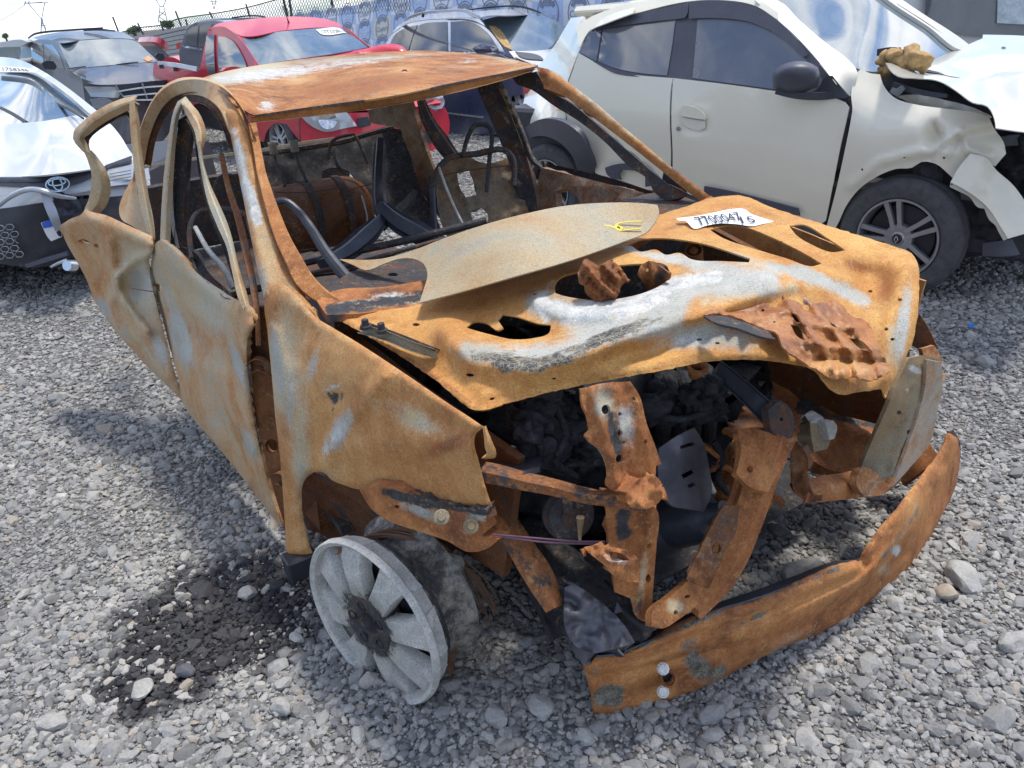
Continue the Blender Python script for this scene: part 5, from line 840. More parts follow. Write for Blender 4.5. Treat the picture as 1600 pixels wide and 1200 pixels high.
# ================================================================== cream hatchback beside the wreck
kw = thing('hatchback', to_world('k', np.array([-1.2, 0, 0])), 'cream small hatchback with black wheel arches and a smashed front, behind the wreck', 'car')
def K(name, outline, ctrl, mat, parent=None, **k):
    k.setdefault('s', 9); k.setdefault('t', .006); k.setdefault('base', None) if False else None
    return sheet(name, parent or kw, outline, ctrl, mat, fr=k.pop('fr', 'k'), **k)
SIDE = [(905, 85, 'y', -.735), (1050, 122, 'y', -.765), (1200, 141, 'y', -.77), (1322, 165, 'y', -.775), (850, 190, 'y', -.78), (1048, 200, 'y', -.795), (1290, 300, 'y', -.785), (1048, 300, 'y', -.76), (870, 270, 'y', -.76), (1285, 350, 'y', -.755)]
GLZ = [(905, 85, 'y', -.730), (1050, 122, 'y', -.755), (1322, 162, 'y', -.765), (1076, 4, 'y', -.60), (945, 36, 'y', -.62), (1180, 12, 'y', -.60)]
K('quarter_panel', [(990, 5), (935, 22), (892, 28), (882, 45), (862, 78), (848, 95), (830, 115), (820, 150), (814, 185), (808, 215), (822, 202), (846, 187), (868, 187), (884, 192), (882, 162), (886, 130), (894, 108), (904, 81), (922, 48), (945, 37), (990, 20)],
  [(905, 81, 'y', -.735), (940, 30, 'y', -.63), (990, 8, 'y', -.58), (884, 192, 'y', -.79), (862, 78, 'x', -2.92), (820, 150, 'x', -3.0), (808, 215, 'x', -2.98), (846, 187, 'y', -.785)], CREAM)
K('fuel_flap', [(842, 140), (872, 146), (873, 170), (868, 172), (842, 166), (840, 152)], [(842, 140, 'x', -2.73), (873, 150, 'y', -.797), (868, 172, 'y', -.797), (842, 166, 'x', -2.76)], CREAM, s=5, t=.004)
K('tail_lamp', [(817, 130), (832, 137), (825, 144), (818, 150)], [(817, 130, 'x', -2.98), (832, 137, 'x', -2.92), (818, 150, 'x', -3.0)], REDLENS, s=4, t=.02)
K('wheel_arch_trim', [(808, 218), (820, 200), (846, 186), (870, 187), (890, 196), (908, 212), (920, 238), (928, 265), (924, 275), (902, 266), (895, 246), (876, 224), (852, 213), (828, 216), (815, 230)],
  [(808, 218, 'x', -2.9), (846, 186, 'y', -.80), (928, 265, 'y', -.79), (902, 266, 'y', -.775), (852, 213, 'y', -.79)], DGREYPL, s=6, t=.03)
K('wheel_house', [(812, 228), (850, 212), (890, 235), (915, 300), (900, 340), (830, 340)], [('y', -.5)], BLKPL, s=14, t=.02)
rdk = K('rear_door', [(904, 83), (935, 100), (960, 113), (1000, 118), (1050, 122), (1047, 150), (1046, 190), (1048, 240), (1046, 300), (1010, 296), (960, 283), (930, 270), (922, 238), (908, 210), (886, 193), (884, 162), (888, 130), (896, 108)], SIDE, CREAM)
fdk = K('front_door', [(1052, 122), (1120, 130), (1200, 141), (1320, 160), (1327, 168), (1321, 195), (1314, 225), (1302, 285), (1290, 345), (1278, 352), (1200, 332), (1120, 312), (1050, 300), (1051, 240), (1049, 190), (1050, 150)], SIDE, CREAM,
  relief=[([(1080, 250), (1180, 275), (1290, 300)], 12, .004), (1082, 195, 18, 10, 10, -.02)])
SH = [(1050, 200, 'y', -.812), (1200, 160, 'y', -.80), (1290, 300, 'y', -.805), (1200, 330, 'y', -.79)]
K('door_handle', [(1063, 172), (1066, 166), (1076, 165), (1090, 170), (1100, 180), (1102, 187), (1085, 185), (1064, 181)], SH, CREAM, fdk, s=3, t=.02)
K('handle_recess', [(1064, 183), (1085, 187), (1102, 189), (1102, 200), (1094, 204), (1080, 201), (1068, 195)], [(1050, 200, 'y', -.800), (1200, 160, 'y', -.785), (1290, 300, 'y', -.79)], paintm('cream_recess', (.70, .675, .58), .35, .5, .05), fdk, s=3, t=.003)
lathe('door_lock', fdk, [(0, .008), (.010, .008), (.013, .003), (.013, 0)], at('k', 1060, 201, 'y', -.80), to_world('k', np.array([0, -1., 0]))-to_world('k', np.zeros(3)), GUNMET, 14)
K('door_moulding', [(1100, 291), (1150, 301), (1205, 315), (1246, 326), (1249, 337), (1200, 329), (1140, 314), (1100, 305)], SH, DGREYPL, fdk, s=5, t=.012)
K('door_moulding', [(945, 262), (962, 257), (1008, 259), (1014, 266), (1015, 291), (1008, 292), (1008, 268), (972, 265), (966, 272), (970, 281), (955, 278), (948, 272)], [(1050, 200, 'y', -.812), (950, 262, 'y', -.80), (1010, 292, 'y', -.80)], DGREYPL, rdk, s=4, t=.012)
K('sill_trim', [(1045, 300), (1120, 312), (1200, 332), (1278, 353), (1300, 362), (1296, 372), (1200, 352), (1045, 318)], [(1045, 300, 'y', -.74), (1296, 372, 'y', -.74), (1200, 340, 'y', -.74)], DGREYPL, s=10, t=.05)
# side glazing
K('door_frame_trim', [(922, 48), (945, 36), (1000, 20), (1076, 3), (1130, 1), (1180, 10), (1215, 32), (1240, 55), (1275, 92), (1322, 150), (1324, 162), (1200, 142), (1050, 123), (960, 114), (935, 101), (904, 82)], GLZ, DGREYPL, s=9, t=.03)
GL2 = [(a, b, c, d-.006) for a, b, c, d in GLZ]
K('rear_window', [(942, 46), (1000, 36), (1055, 30), (1050, 70), (1042, 118), (1000, 114), (960, 106), (935, 96)], GL2, GLASS, rdk, s=9, t=.004)
K('quarter_window', [(920, 50), (940, 45), (932, 96), (906, 82)], GL2, GLASS, rdk, s=7, t=.004)
K('front_window', [(1090, 30), (1140, 28), (1190, 40), (1222, 58), (1258, 92), (1290, 130), (1302, 152), (1200, 138), (1082, 122)], GL2, GLASS, fdk, s=9, t=.004)
GL3 = [(a, b, c, d-.022) for a, b, c, d in GLZ]
K('rain_visor', [(924, 47), (945, 36), (1000, 20), (1074, 4), (1075, 18), (1070, 28), (1000, 36), (950, 43)], GL3, DGREYPL, rdk, s=7, t=.004)
K('rain_visor', [(1077, 4), (1130, 2), (1180, 11), (1215, 32), (1240, 56), (1262, 85), (1255, 90), (1215, 55), (1170, 34), (1120, 28), (1076, 29)], GL3, DGREYPL, fdk, s=7, t=.004)
K('mirror_base', [(1240, 148), (1276, 140), (1290, 120), (1300, 118), (1325, 150), (1322, 154), (1290, 152)], [(1240, 148, 'y', -.79), (1325, 150, 'y', -.785), (1290, 120, 'y', -.765)], BLKPL, fdk, s=6, t=.02)
mir = K('mirror', [(1208, 115), (1218, 104), (1240, 96), (1262, 97), (1278, 105), (1281, 118), (1277, 136), (1250, 146), (1225, 146), (1208, 138)], [(1208, 115, 'y', -.94), (1281, 110, 'y', -.86), (1277, 136, 'y', -.86), (1225, 146, 'y', -.93), (1240, 98, 'y', -.92)], DGREYPL, fdk, s=4, t=.12, relief=[(1240, 114, 34, 16, 4, .03)], roll=(9, .05))
bar('mirror_foot', fdk, [(1212, 142, 'y', -.92), (1245, 149, 'y', -.88), (1285, 150, 'y', -.80), (1310, 148, 'y', -.78)], [10, 11, 12, 10], BLKPL, fr='k', t=.05)
# roof, pillars, windscreen
box('roof', kw, (-1.72, .02, 1.385), (1.2, 1.06, .06), CREAM, bev=.8, fr='k')
K('roof_rail_panel', [(922, 47), (945, 35), (1000, 19), (1076, 2), (1130, 0), (1180, 9), (1215, 31), (1216, 20), (1180, -2), (1130, -8), (1076, -6), (990, 4), (935, 21), (900, 40), (905, 75)], [(905, 75, 'y', -.72), (1076, 2, 'y', -.595), (1215, 25, 'y', -.60), (990, 4, 'y', -.585), (920, 47, 'y', -.66), (1076, -6, 'y', -.57)], CREAM, s=7)
K('a_pillar', [(1180, 0), (1215, 0), (1250, 32), (1282, 60), (1337, 106), (1340, 114), (1330, 150), (1322, 152), (1276, 92), (1242, 55), (1215, 31)], [(1180, 0, 'y', -.58), (1215, 0, 'x', -1.02), (1337, 106, 'y', -.70), (1322, 152, 'y', -.765), (1242, 55, 'y', -.66), (1282, 60, 'x', -.68)], CREAM, s=7)
WSC = [(1215, 0, 'x', -1.02), (1282, 60, 'x', -.70), (1337, 106, 'x', -.42), (1500, 74, 'x', -.40), (1400, 8, 'x', -.72), (1385, 0, 'x', -.76)]
K('windscreen', [(1215, 0), (1250, 32), (1282, 60), (1337, 106), (1362, 112), (1440, 100), (1500, 76), (1450, 40), (1400, 8), (1340, -34), (1260, -40)], WSC, GLASSB, s=10, t=.005)
K('far_pillar', [(1340, -36), (1385, -16), (1440, 20), (1512, 68), (1520, 76), (1502, 78), (1450, 41), (1400, 9)], [(a, b, c, d+.03) for a, b, c, d in WSC], paintm('cream_far', (.55, .54, .48), .4, .5, .1), s=7, t=.02)
bar('screen_seal', kw, [(1400, 8, 'x', -.70), (1450, 40, 'x', -.54), (1500, 76, 'x', -.38)], [5, 5, 4], DGREYPL, fr='k', t=.01)
# damaged front wing
WG = [(1330, 150, 'y', -.77), (1340, 114, 'y', -.70), (1290, 340, 'y', -.755), (1385, 140, 'y', -.69), (1500, 172, 'y', -.66), (1552, 255, 'y', -.62), (1440, 252, 'y', -.76), (1430, 200, 'y', -.79), (1375, 270, 'y', -.78), (1500, 235, 'y', -.70)]
wing = K('front_wing', [(1330, 152), (1336, 118), (1345, 108), (1362, 115), (1375, 116), (1380, 132), (1388, 144), (1400, 154), (1430, 163), (1480, 170), (1520, 175), (1545, 182), (1553, 200), (1568, 222), (1572, 240), (1555, 260), (1540, 252), (1520, 242), (1495, 285), (1480, 270), (1462, 256), (1440, 253), (1425, 262), (1400, 264), (1370, 276), (1342, 296), (1322, 322), (1308, 352), (1300, 364), (1291, 356), (1308, 290), (1320, 235), (1329, 190), (1332, 168)], WG, CREAM, s=7, t=.003, rough=(.006, .012),
  relief=[([(1330, 290), (1375, 252), (1440, 236), (1480, 238)], 7, .02), (1462, 215, 14, 16, 0, -.05), ([(1470, 225), (1510, 200), (1550, 190)], 7, .04), ([(1460, 195), (1475, 230), (1450, 250)], 4, -.03), ([(1500, 205), (1515, 235), (1545, 245)], 6, .035), (1500, 218, 10, 8, 0, -.03)], holes=[circ(1347, 265, 2, 2, 0, 6), circ(1413, 247, 2, 2, 0, 6), circ(1475, 247, 2, 2, 0, 6)])
K('torn_bumper', [(1516, 240), (1542, 247), (1556, 265), (1582, 288), (1600, 312), (1615, 340), (1612, 362), (1575, 373), (1562, 352), (1548, 330), (1530, 312), (1500, 292), (1485, 285), (1498, 262)], [(1516, 240, 'y', -.72), (1600, 312, 'y', -.66), (1575, 373, 'y', -.74), (1485, 285, 'y', -.78), (1540, 280, 'y', -.76)], CREAM, s=6, t=.004, rough=(.006, .03))
K('bumper_edge', [(1485, 285), (1500, 290), (1530, 310), (1550, 330), (1564, 352), (1577, 372), (1568, 376), (1560, 362), (1555, 352), (1546, 344), (1538, 326), (1528, 324), (1515, 308), (1496, 298), (1484, 292)], [(1485, 285, 'y', -.77), (1577, 372, 'y', -.735), (1530, 320, 'y', -.755)], paintm('cream_edge', (.6, .58, .5), .5, .3, .2), s=4, t=.01, holes=[circ(1487, 288, 2, 2, 0, 6), circ(1539, 320, 2, 2, 0, 6), circ(1568, 361, 2, 2, 0, 6)])
bon = K('bonnet', [(1384, 98), (1410, 100), (1445, 100), (1470, 88), (1500, 75), (1535, 60), (1536, 54), (1600, 56), (1720, 70), (1760, 150), (1700, 210), (1600, 206), (1556, 200), (1554, 186), (1543, 166), (1520, 160), (1495, 142), (1466, 126), (1430, 122), (1404, 119), (1392, 110)],
  [(1384, 98, 'y', -.62), (1466, 126, 'y', -.62), (1556, 200, 'x', .46), (1535, 56, 'z', 1.04), (1500, 75, 'z', 1.02), (1720, 70, 'z', .98), (1600, 206, 'x', .56), (1760, 150, 'x', .72), (1600, 110, 'z', 1.0), (1470, 100, 'z', 1.0)], paintm('cream_bonnet', (.54, .525, .47), .3, .8, .03), s=8, t=.004, rough=(.01, .012),
  relief=[([(1450, 100), (1530, 92), (1620, 88)], 7, .035), ([(1500, 130), (1560, 112), (1650, 115)], 10, .03), ([(1540, 60), (1545, 80), (1600, 85)], 6, .02), (1560, 150, 30, 20, 0, -.04)], holes=[circ(1568, 75, 4, 2.5, 0, 8)])
K('engine_bay_shade', [(1378, 112), (1400, 110), (1480, 118), (1560, 160), (1600, 190), (1640, 320), (1600, 330), (1500, 260), (1400, 180)], [('y', -.42)], BLKPL, s=14, t=.02, rough=(.06, .03))  # black sheet stands in for the shade behind the bonnet gap
K('inner_wing', [(1400, 150), (1430, 148), (1470, 155), (1500, 162), (1530, 172), (1548, 185), (1530, 182), (1480, 172), (1430, 164)], [('y', -.58)], paintm('cream_inner', (.62, .6, .52), .4, .4, .2), s=6, t=.01, rough=(.03, .04))
bar('bonnet_hinge', kw, [(1392, 140, 'y', -.60), (1402, 145, 'y', -.60), (1412, 136, 'y', -.60)], [8, 12, 7], SILVP, fr='k', t=.01)
bar('rubber_seal', kw, [(1395, 132, 'y', -.56), (1440, 145, 'y', -.56), (1480, 150, 'y', -.56)], [8, 10, 6], DGREYPL, fr='k', t=.03)
K('headlamp_void', [(1560, 205), (1600, 208), (1640, 215), (1640, 300), (1600, 310), (1575, 285), (1558, 262)], [('y', -.5)], CHARM, s=7, t=.03, rough=(.06, .04))
bar('lamp_bracket', kw, [(1562, 222, 'y', -.55), (1585, 219, 'y', -.52), (1620, 222, 'y', -.5)], [16, 18, 16], DGREYPL, fr='k', t=.05)
K('front_liner', [(1500, 292), (1530, 315), (1548, 335), (1560, 358), (1570, 376), (1545, 378), (1520, 372), (1505, 340)], [('y', -.6)], plain('dusty_liner', (.13, .125, .125), .8, .2), s=7, t=.02)
bar('front_skirt', kw, [(1535, 390, 'y', -.62), (1570, 388, 'y', -.62), (1620, 380, 'y', -.55)], [22, 28, 30], DGREYPL, fr='k', t=.05)
K('wheel_house', [(1300, 360), (1330, 300), (1380, 262), (1450, 245), (1510, 280), (1535, 340), (1525, 400), (1400, 420)], [('y', -.40)], BLKPL, s=14, t=.02, rough=(.03, .03))
bar('strut', kw, [(1445, 258, 'y', -.55), (1448, 280, 'y', -.55), (1452, 300, 'y', -.55)], [40, 44, 30], BLKPL, fr='k', t=.05, prof='tube')
fo = loose('yellow_foam', 'tan burst foam and torn plastic lying on the cowl of the cream hatchback', 'scrap foam', at('k', 1410, 100, 'y', -.5))
for q, r in (((1382, 92), .035), ((1400, 88), .04), ((1425, 92), .055), ((1440, 96), .045), ((1410, 98), .045), ((1388, 108), .03), ((1380, 112), .03)):
    import bmesh
    b_ = bmesh.new(); bmesh.ops.create_icosphere(b_, subdivisions=3, radius=r)
    for v in b_.verts: v.co *= 1+.6*mnoise.noise(v.co*38+Vector((q[0], 0, 0)))
    V = np.array([v.co[:] for v in b_.verts])+at('k', *q, 'y', -.52); F = [[v.index for v in f.verts] for f in b_.faces]; b_.free()
    build('foam_lump', V, F, FOAM, fo)
bar('torn_plastic', fo, [(1370, 82, 'y', -.5), (1390, 80, 'y', -.5), (1408, 76, 'y', -.48)], [10, 12, 4], BLKPL, fr='k', t=.01)
bar('torn_plastic', fo, [(1374, 100, 'y', -.55), (1384, 92, 'y', -.52), (1400, 84, 'y', -.5)], [6, 6, 6], BLKPL, fr='k', t=.01)
def wheel(parent, fr, hub, R, wd, facing, rim_r, nspoke=5, tw=True, mat=None, name='wheel'):
    """tyre with tread blocks, rim and spokes; hub (x, y, z) in frame, facing = outward direction"""
    c = to_world(fr, np.array(hub, float)); a = to_world(fr, np.array(facing, float))-to_world(fr, np.zeros(3)); mat = mat or GUNMET
    ty = lathe(name, parent, [(rim_r, -wd), (R*.86, -wd), (R*.97, -wd*.88), (R, -wd*.7), (R, -wd*.52), (R*.985, -wd*.5), (R*.985, -wd*.46), (R, -wd*.44), (R, -wd*.2), (R*.985, -wd*.18), (R*.985, -wd*.14), (R*.995, -wd*.12), (R*.955, -.005), (R*.90, .006), (R*.82, .008), (rim_r*1.04, .0), (rim_r, -.01)], c, a, RUBBER, 72, sharp=25)
    rm = lathe('rim', ty, [(rim_r*1.01, -.008), (rim_r*1.0, .004), (rim_r*.95, .002), (rim_r*.90, -.02), (rim_r*.88, -wd*.7)], c, a, mat, 48)
    lathe('brake_drum', ty, [(0, -.05), (rim_r*.8, -.055), (rim_r*.86, -.09)], c, a, BLKPL, 30)
    u, v, aa = basis(a)
    for k in range(nspoke):
        th = k*2*math.pi/nspoke+.55
        for s_ in ((-1, 1) if tw else (0,)):
            o_ = s_*.11
            pts = [c+(u*math.cos(th+s_*o_)+v*math.sin(th+s_*o_))*rim_r*r+aa*h for r, h, o_ in ((.24, -.010, .34), (.55, -.008, .19), (.95, -.002, .165))]
            sweep('spoke', ty, pts, np.array([.024, .022, .026])*(rim_r/.19)*(1 if tw else 1.8), mat, .022, 'flat', face=aa)
    lathe('hub', ty, [(0, -.004), (rim_r*.14, -.004), (rim_r*.17, -.01), (rim_r*.34, -.014), (rim_r*.36, -.04)], c, a, mat, 30)
    lathe('hub_cap', ty, [(0, .002), (rim_r*.11, .001), (rim_r*.13, -.006)], c, a, INK, 24)
    return ty
fwk = wheel(kw, 'k', (0.0, -.74, .292), .292, .165, (.06, -1, 0), .195)
cap = to_world('k', np.array([0.0, -.744, .292]))
dv = to_world('k', np.array([.06, -1, 0.]))-to_world('k', np.zeros(3)); ux = to_world('k', np.array([1., .06, 0]))-to_world('k', np.zeros(3)); uz = np.array([0, 0, 1.])
EM = [(-.006, .017), (.004, .004), (-.004, -.004), (.006, -.017), (.011, -.004), (.003, .004), (.009, .009)]
emb = [cap+dv*.004+ux*x+uz*z for x, z in [(0, .016), (.009, 0), (0, -.016), (-.009, 0), (0, .016)]]
sweep('wheel_emblem', fwk, emb, np.full(5, .004), CHROME, .002, 'flat', face=dv)
wheel(kw, 'k', (-2.42, -.72, .292), .292, .165, (0, -1, 0), .195)
quad = lambda fr, P: to_world(fr, np.array(P, float))
def slab(name, parent, fr, lo, hi, mat):
    c = [(a+b)/2 for a, b in zip(lo, hi)]; return box(name, parent, c, [b-a for a, b in zip(lo, hi)], mat, fr=fr)
slab('underbody', kw, 'k', (-2.95, -.60, .22), (.55, .66, .50), BLKPL)
slab('floor_light_block', kw, 'k', (-2.9, -.66, .5), (-.5, .72, .80), BLKPL)  # unseen dark floor box, added so no light leaks through the shell
slab('far_side', kw, 'k', (-2.95, .70, .35), (.5, .76, 1.0), CREAM)
slab('seat_back', kw, 'k', (-1.45, -.5, .8), (-1.3, .6, 1.2), DGREYPL)
slab('dashboard', kw, 'k', (-.72, -.62, .8), (-.40, .66, .98), DGREYPL)

# ================================================================== things behind, in yard coordinates
def G(name, parent, outline, ctrl, mat, **k):
    k.setdefault('s', 6); k.setdefault('t', .01); return sheet(name, parent, outline, ctrl, mat, fr='g', **k)
def gy(Y): return [('y', Y)]
# --- navy estate behind the cream hatchback
FRAMES['b'] = (.9, 10.5, -.86)
bw = thing('navy_suv', to_world('b', np.array([-1.3, 0, 0])), 'dark navy suv with silver roof rails and chrome window trim behind the wreck', 'car')
def B(name, o, c, m, parent=None, **k): k.setdefault('s', 6); k.setdefault('t', .01); return sheet(name, parent or bw, o, c, m, fr='b', **k)
BS = [(600, 75, 'y', -.86), (790, 86, 'y', -.86), (625, 40, 'y', -.70), (760, 35, 'y', -.70), (690, 175, 'y', -.90), (830, 190, 'y', -.90)]
B('side_body', [(588, 72), (606, 74), (640, 79), (700, 80), (775, 84), (800, 95), (850, 110), (872, 120), (872, 200), (845, 212), (838, 180), (815, 148), (800, 150), (790, 180), (785, 210), (690, 208), (590, 190), (575, 120)], BS, NAVYP, s=8)
B('window_surround', [(600, 76), (612, 54), (636, 38), (700, 30), (738, 31), (762, 46), (781, 70), (788, 84), (700, 82), (640, 81)], BS, CHROME, s=6)
BG = [(a, b, c, d-.01) for a, b, c, d in BS]
for o in ([(607, 74), (618, 53), (636, 43), (652, 39), (645, 55), (638, 78)], [(653, 42), (656, 39), (698, 34), (699, 80), (648, 79), (640, 78)], [(704, 34), (735, 34), (758, 49), (774, 70), (780, 82), (704, 80)]): B('side_window', o, BG, GLASS)
B('door_trim_line', [(690, 174), (755, 182), (755, 185), (690, 177)], BG, CHROME, s=4)
B('roof', [(612, 52), (625, 38), (645, 28), (700, 19), (740, 18), (800, 15), (830, 22), (800, 24), (760, 25), (748, 28), (758, 40), (738, 31), (700, 29), (636, 37)], [(625, 38, 'y', -.68), (748, 28, 'y', -.62), (700, 29, 'y', -.68), (800, 15, 'x', -1.0), (830, 22, 'x', -.9), (645, 28, 'x', -2.9), (700, 19, 'x', -2.2)], SILVP, s=6)
bar('roof_rail', bw, [(632, 33, 'y', -.6), (645, 25, 'y', -.6), (672, 19, 'y', -.6), (700, 17, 'y', -.6), (725, 17, 'y', -.6), (738, 22, 'y', -.6), (746, 26, 'y', -.6)], [3, 4, 4, 4, 5, 7, 5], SILVP, fr='b', t=.04)
bar('rail_foot', bw, [(662, 22, 'y', -.6), (660, 27, 'y', -.6)], 4, BLKPL, fr='b', t=.03)
bar('roof_rail', bw, [(735, 15, 'y', .5), (770, 11, 'y', .5), (810, 10, 'y', .5), (828, 14, 'y', .5), (842, 19, 'y', .5)], [2, 2.5, 2.5, 3, 2], BLKPL, fr='b', t=.04)
WB = [(752, 31, 'x', -.85), (795, 80, 'x', -.2), (880, 70, 'x', -.2), (840, 22, 'x', -.8)]
B('windscreen', [(752, 32), (775, 26), (810, 22), (840, 22), (870, 34), (884, 42), (872, 60), (850, 80), (800, 80), (778, 60)], WB, GLASSB, s=7)
B('a_pillar', [(744, 28), (756, 31), (778, 58), (800, 82), (808, 90), (788, 86), (768, 55)], [(744, 28, 'y', -.66), (808, 90, 'y', -.80), (788, 86, 'y', -.85), (756, 31, 'x', -.85)], NAVYP, s=5)
B('folded_airbag', [(764, 40), (776, 42), (795, 66), (800, 78), (788, 72), (770, 50)], [(a, b, c, d+.02) for a, b, c, d in WB], FOAM, s=4, rough=(.02, .1))
B('bonnet', [(795, 80), (850, 78), (900, 66), (920, 90), (880, 110), (850, 104), (806, 92)], [(795, 80, 'z', 1.05), (900, 66, 'z', 1.05), (880, 110, 'z', .95)], NAVYP)
B('bonnet_gap', [(805, 80), (845, 88), (850, 94), (812, 88)], [(805, 80, 'z', 1.06), (850, 94, 'z', 1.04), (812, 88, 'z', 1.05)], BLKPL, s=4)
B('mirror', [(738, 76), (744, 71), (756, 69), (766, 74), (770, 82), (745, 83)], [('y', -1.0)], NAVYP, s=3, t=.1, relief=[(754, 77, 12, 6, 0, .05)])
wheel(bw, 'b', (.15, -.84, .36), .36, .22, (.1, -1, 0), .24, mat=SILVP)
B('wheel_house', [(785, 210), (790, 178), (802, 148), (818, 146), (840, 180), (846, 212)], [('y', -.5)], BLKPL, s=9)
slab('lower_body', bw, 'b', (-3.4, -.8, .25), (.7, .85, .7), BLKPL)

# --- red pickup
FRAMES['p'] = (-1.6, 9.6, -.95)
pk = thing('red_pickup', to_world('p', np.array([-1.2, 0, 0])), 'bright red pickup truck with damaged front corner behind the wreck roof', 'pickup truck')
def P_(name, o, c, m, parent=None, **k): k.setdefault('s', 6); k.setdefault('t', .01); return sheet(name, parent or pk, o, c, m, fr='p', **k)
PS = [(242, 100, 'x', -3.2), (245, 160, 'x', -3.2), (312, 108, 'x', -1.9), (330, 60, 'x', -1.75), (404, 104, 'x', -.5), (330, 140, 'x', -1.9), (372, 66, 'x', -1.1), (440, 210, 'x', .0)]
PG = [(a, b, c, d+.04) for a, b, c, d in PS]
P_('bed_side', [(240, 98), (270, 101), (306, 106), (314, 110), (330, 118), (335, 150), (300, 165), (262, 180), (246, 170), (239, 130)], PS, REDP)
P_('dented_bed_corner', [(238, 118), (252, 124), (260, 140), (256, 160), (244, 168), (238, 140)], PG, paintm('scraped_red', (.30, .02, .05), .5, .3, .25), s=4, rough=(.06, .06))
bar('bed_rail', pk, [(246, 99, 'x', -3.1), (275, 102, 'x', -2.5), (307, 108, 'x', -1.95)], [7, 7, 8], SILVP, fr='p', t=.08)
for x, y in ((252, 104), (274, 108), (300, 111)): bar('rail_clip', pk, [(x, y-3, 'x', -2.5), (x+1, y+3, 'x', -2.5)], 7, BLKPL, fr='p', t=.05)
P_('cab_side', [(312, 110), (320, 70), (325, 48), (336, 42), (352, 43), (364, 50), (380, 66), (396, 90), (406, 104), (420, 130), (470, 172), (460, 186), (440, 188), (420, 200), (395, 215), (340, 190), (330, 140), (318, 118)], PS, REDP)
P_('quarter_window', [(322, 56), (334, 53), (334, 80), (336, 115), (326, 117), (321, 95)], PG, GLASS, s=5)
P_('side_window', [(341, 57), (352, 58), (364, 65), (374, 80), (382, 97), (385, 105), (362, 108), (342, 113), (340, 85)], PG, GLASS, s=5)
P_('mirror', [(347, 112), (352, 107), (365, 104), (375, 105), (372, 108), (358, 112)], [('x', -.6)], REDP, s=3, t=.1)
P_('roof', [(326, 46), (340, 37), (380, 31), (420, 27), (470, 26), (510, 30), (533, 38), (534, 44), (500, 43), (440, 48), (376, 56), (364, 49), (350, 42), (336, 42)], [(326, 46, 'x', -1.8), (376, 56, 'x', -1.15), (534, 44, 'x', -1.1), (470, 26, 'x', -1.8), (400, 29, 'x', -1.8)], REDP)
PW = [(376, 56, 'x', -1.15), (405, 103, 'x', -.5), (575, 75, 'x', -.4), (532, 43, 'x', -1.1), (470, 90, 'x', -.42)]
P_('windscreen', [(377, 56), (440, 49), (500, 44), (531, 43), (552, 56), (575, 74), (520, 84), (440, 96), (405, 103), (390, 80)], PW, GLASSB)
P_('screen_pillar', [(372, 56), (379, 57), (392, 80), (408, 104), (400, 104), (386, 78)], [(a, b, c, d-.02) for a, b, c, d in PW], REDP, s=4)
P_('screen_pillar', [(531, 40), (545, 46), (562, 60), (582, 76), (572, 75), (552, 57)], [(531, 40, 'x', -1.1), (582, 76, 'x', -.4), (552, 57, 'x', -.8)], REDP, s=4)
PL = [(a, b, c, d+.03) for a, b, c, d in PW]
pst = P_('lot_sticker', [(494, 46), (530, 44), (541, 51), (502, 53)], PL, PAPER, s=4, t=.004)
warp_text('lettering', pst, '17723281', [(500, 46.5), (530, 45.5), (536, 50), (506, 51.5)], PL, INK, 'p', lift=.02)
bar('roof_aerial', pk, [(441, 10, 'x', -1.5), (450, 32, 'x', -1.5), (452, 40, 'x', -1.5)], [1.5, 2, 5], BLKPL, fr='p', t=.02)
P_('bonnet', [(405, 103), (440, 96), (520, 84), (575, 75), (600, 69), (626, 71), (650, 100), (690, 160), (640, 168), (560, 172), (470, 175), (430, 140)], [(405, 103, 'x', -.5), (575, 75, 'x', -.4), (626, 71, 'x', -.1), (690, 160, 'x', .6), (470, 175, 'x', .55), (560, 172, 'x', .75)], REDP, relief=[([(560, 82), (600, 74), (630, 80)], 6, .1)])
PF = [(470, 172, 'x', .55), (690, 160, 'x', .55), (560, 176, 'x', .74), (560, 270, 'x', .78), (700, 230, 'x', .58), (480, 250, 'x', .55)]
P_('front_bumper', [(470, 172), (560, 176), (640, 170), (690, 160), (700, 178), (702, 205), (690, 235), (676, 260), (600, 330), (520, 340), (480, 260), (470, 215)], PF, REDP, s=8)
P_('front_wing', [(392, 180), (420, 172), (468, 172), (480, 195), (490, 215), (470, 222), (458, 208), (448, 194), (430, 192), (418, 203), (412, 222), (395, 218)], [(392, 180, 'x', -.35), (468, 172, 'x', .45), (490, 215, 'x', .55), (412, 222, 'x', -.3)], REDP)
PFF = [(a, b, c, d+.03) for a, b, c, d in PF]
hl = P_('headlamp', [(468, 179), (490, 174), (540, 173), (548, 183), (558, 197), (540, 200), (510, 206), (492, 200), (480, 192)], PFF, LAMPM, s=5, t=.05, relief=[(510, 187, 14, 9, 0, .03)])
lathe('lamp_bowl', hl, [(0, .0), (.05, .02), (.09, .05), (.095, .05)], at('p', 512, 187, 'x', .72), CAM-at('p', 512, 187, 'x', .72), CHROME, 20)
P_('grille', [(558, 185), (575, 182), (580, 196), (560, 200)], PFF, BLKPL, s=4)
for o in ([(640, 178), (672, 172), (674, 190), (644, 196)], [(654, 205), (678, 202), (676, 222), (660, 228)], [(500, 262), (560, 262), (570, 300), (510, 300)]): P_('grille', o, PFF, BLKPL, s=4)
for k in range(4): bar('grille_bar', pk, [(642, 181+k*4, 'x', .66), (673, 175+k*4, 'x', .64)], 1.3, GUNMET, fr='p', t=.02)
P_('crushed_lamp', [(664, 152), (678, 146), (690, 146), (695, 160), (690, 170), (676, 170), (664, 162)], PFF, LAMPM, s=4, t=.04, rough=(.08, .08))
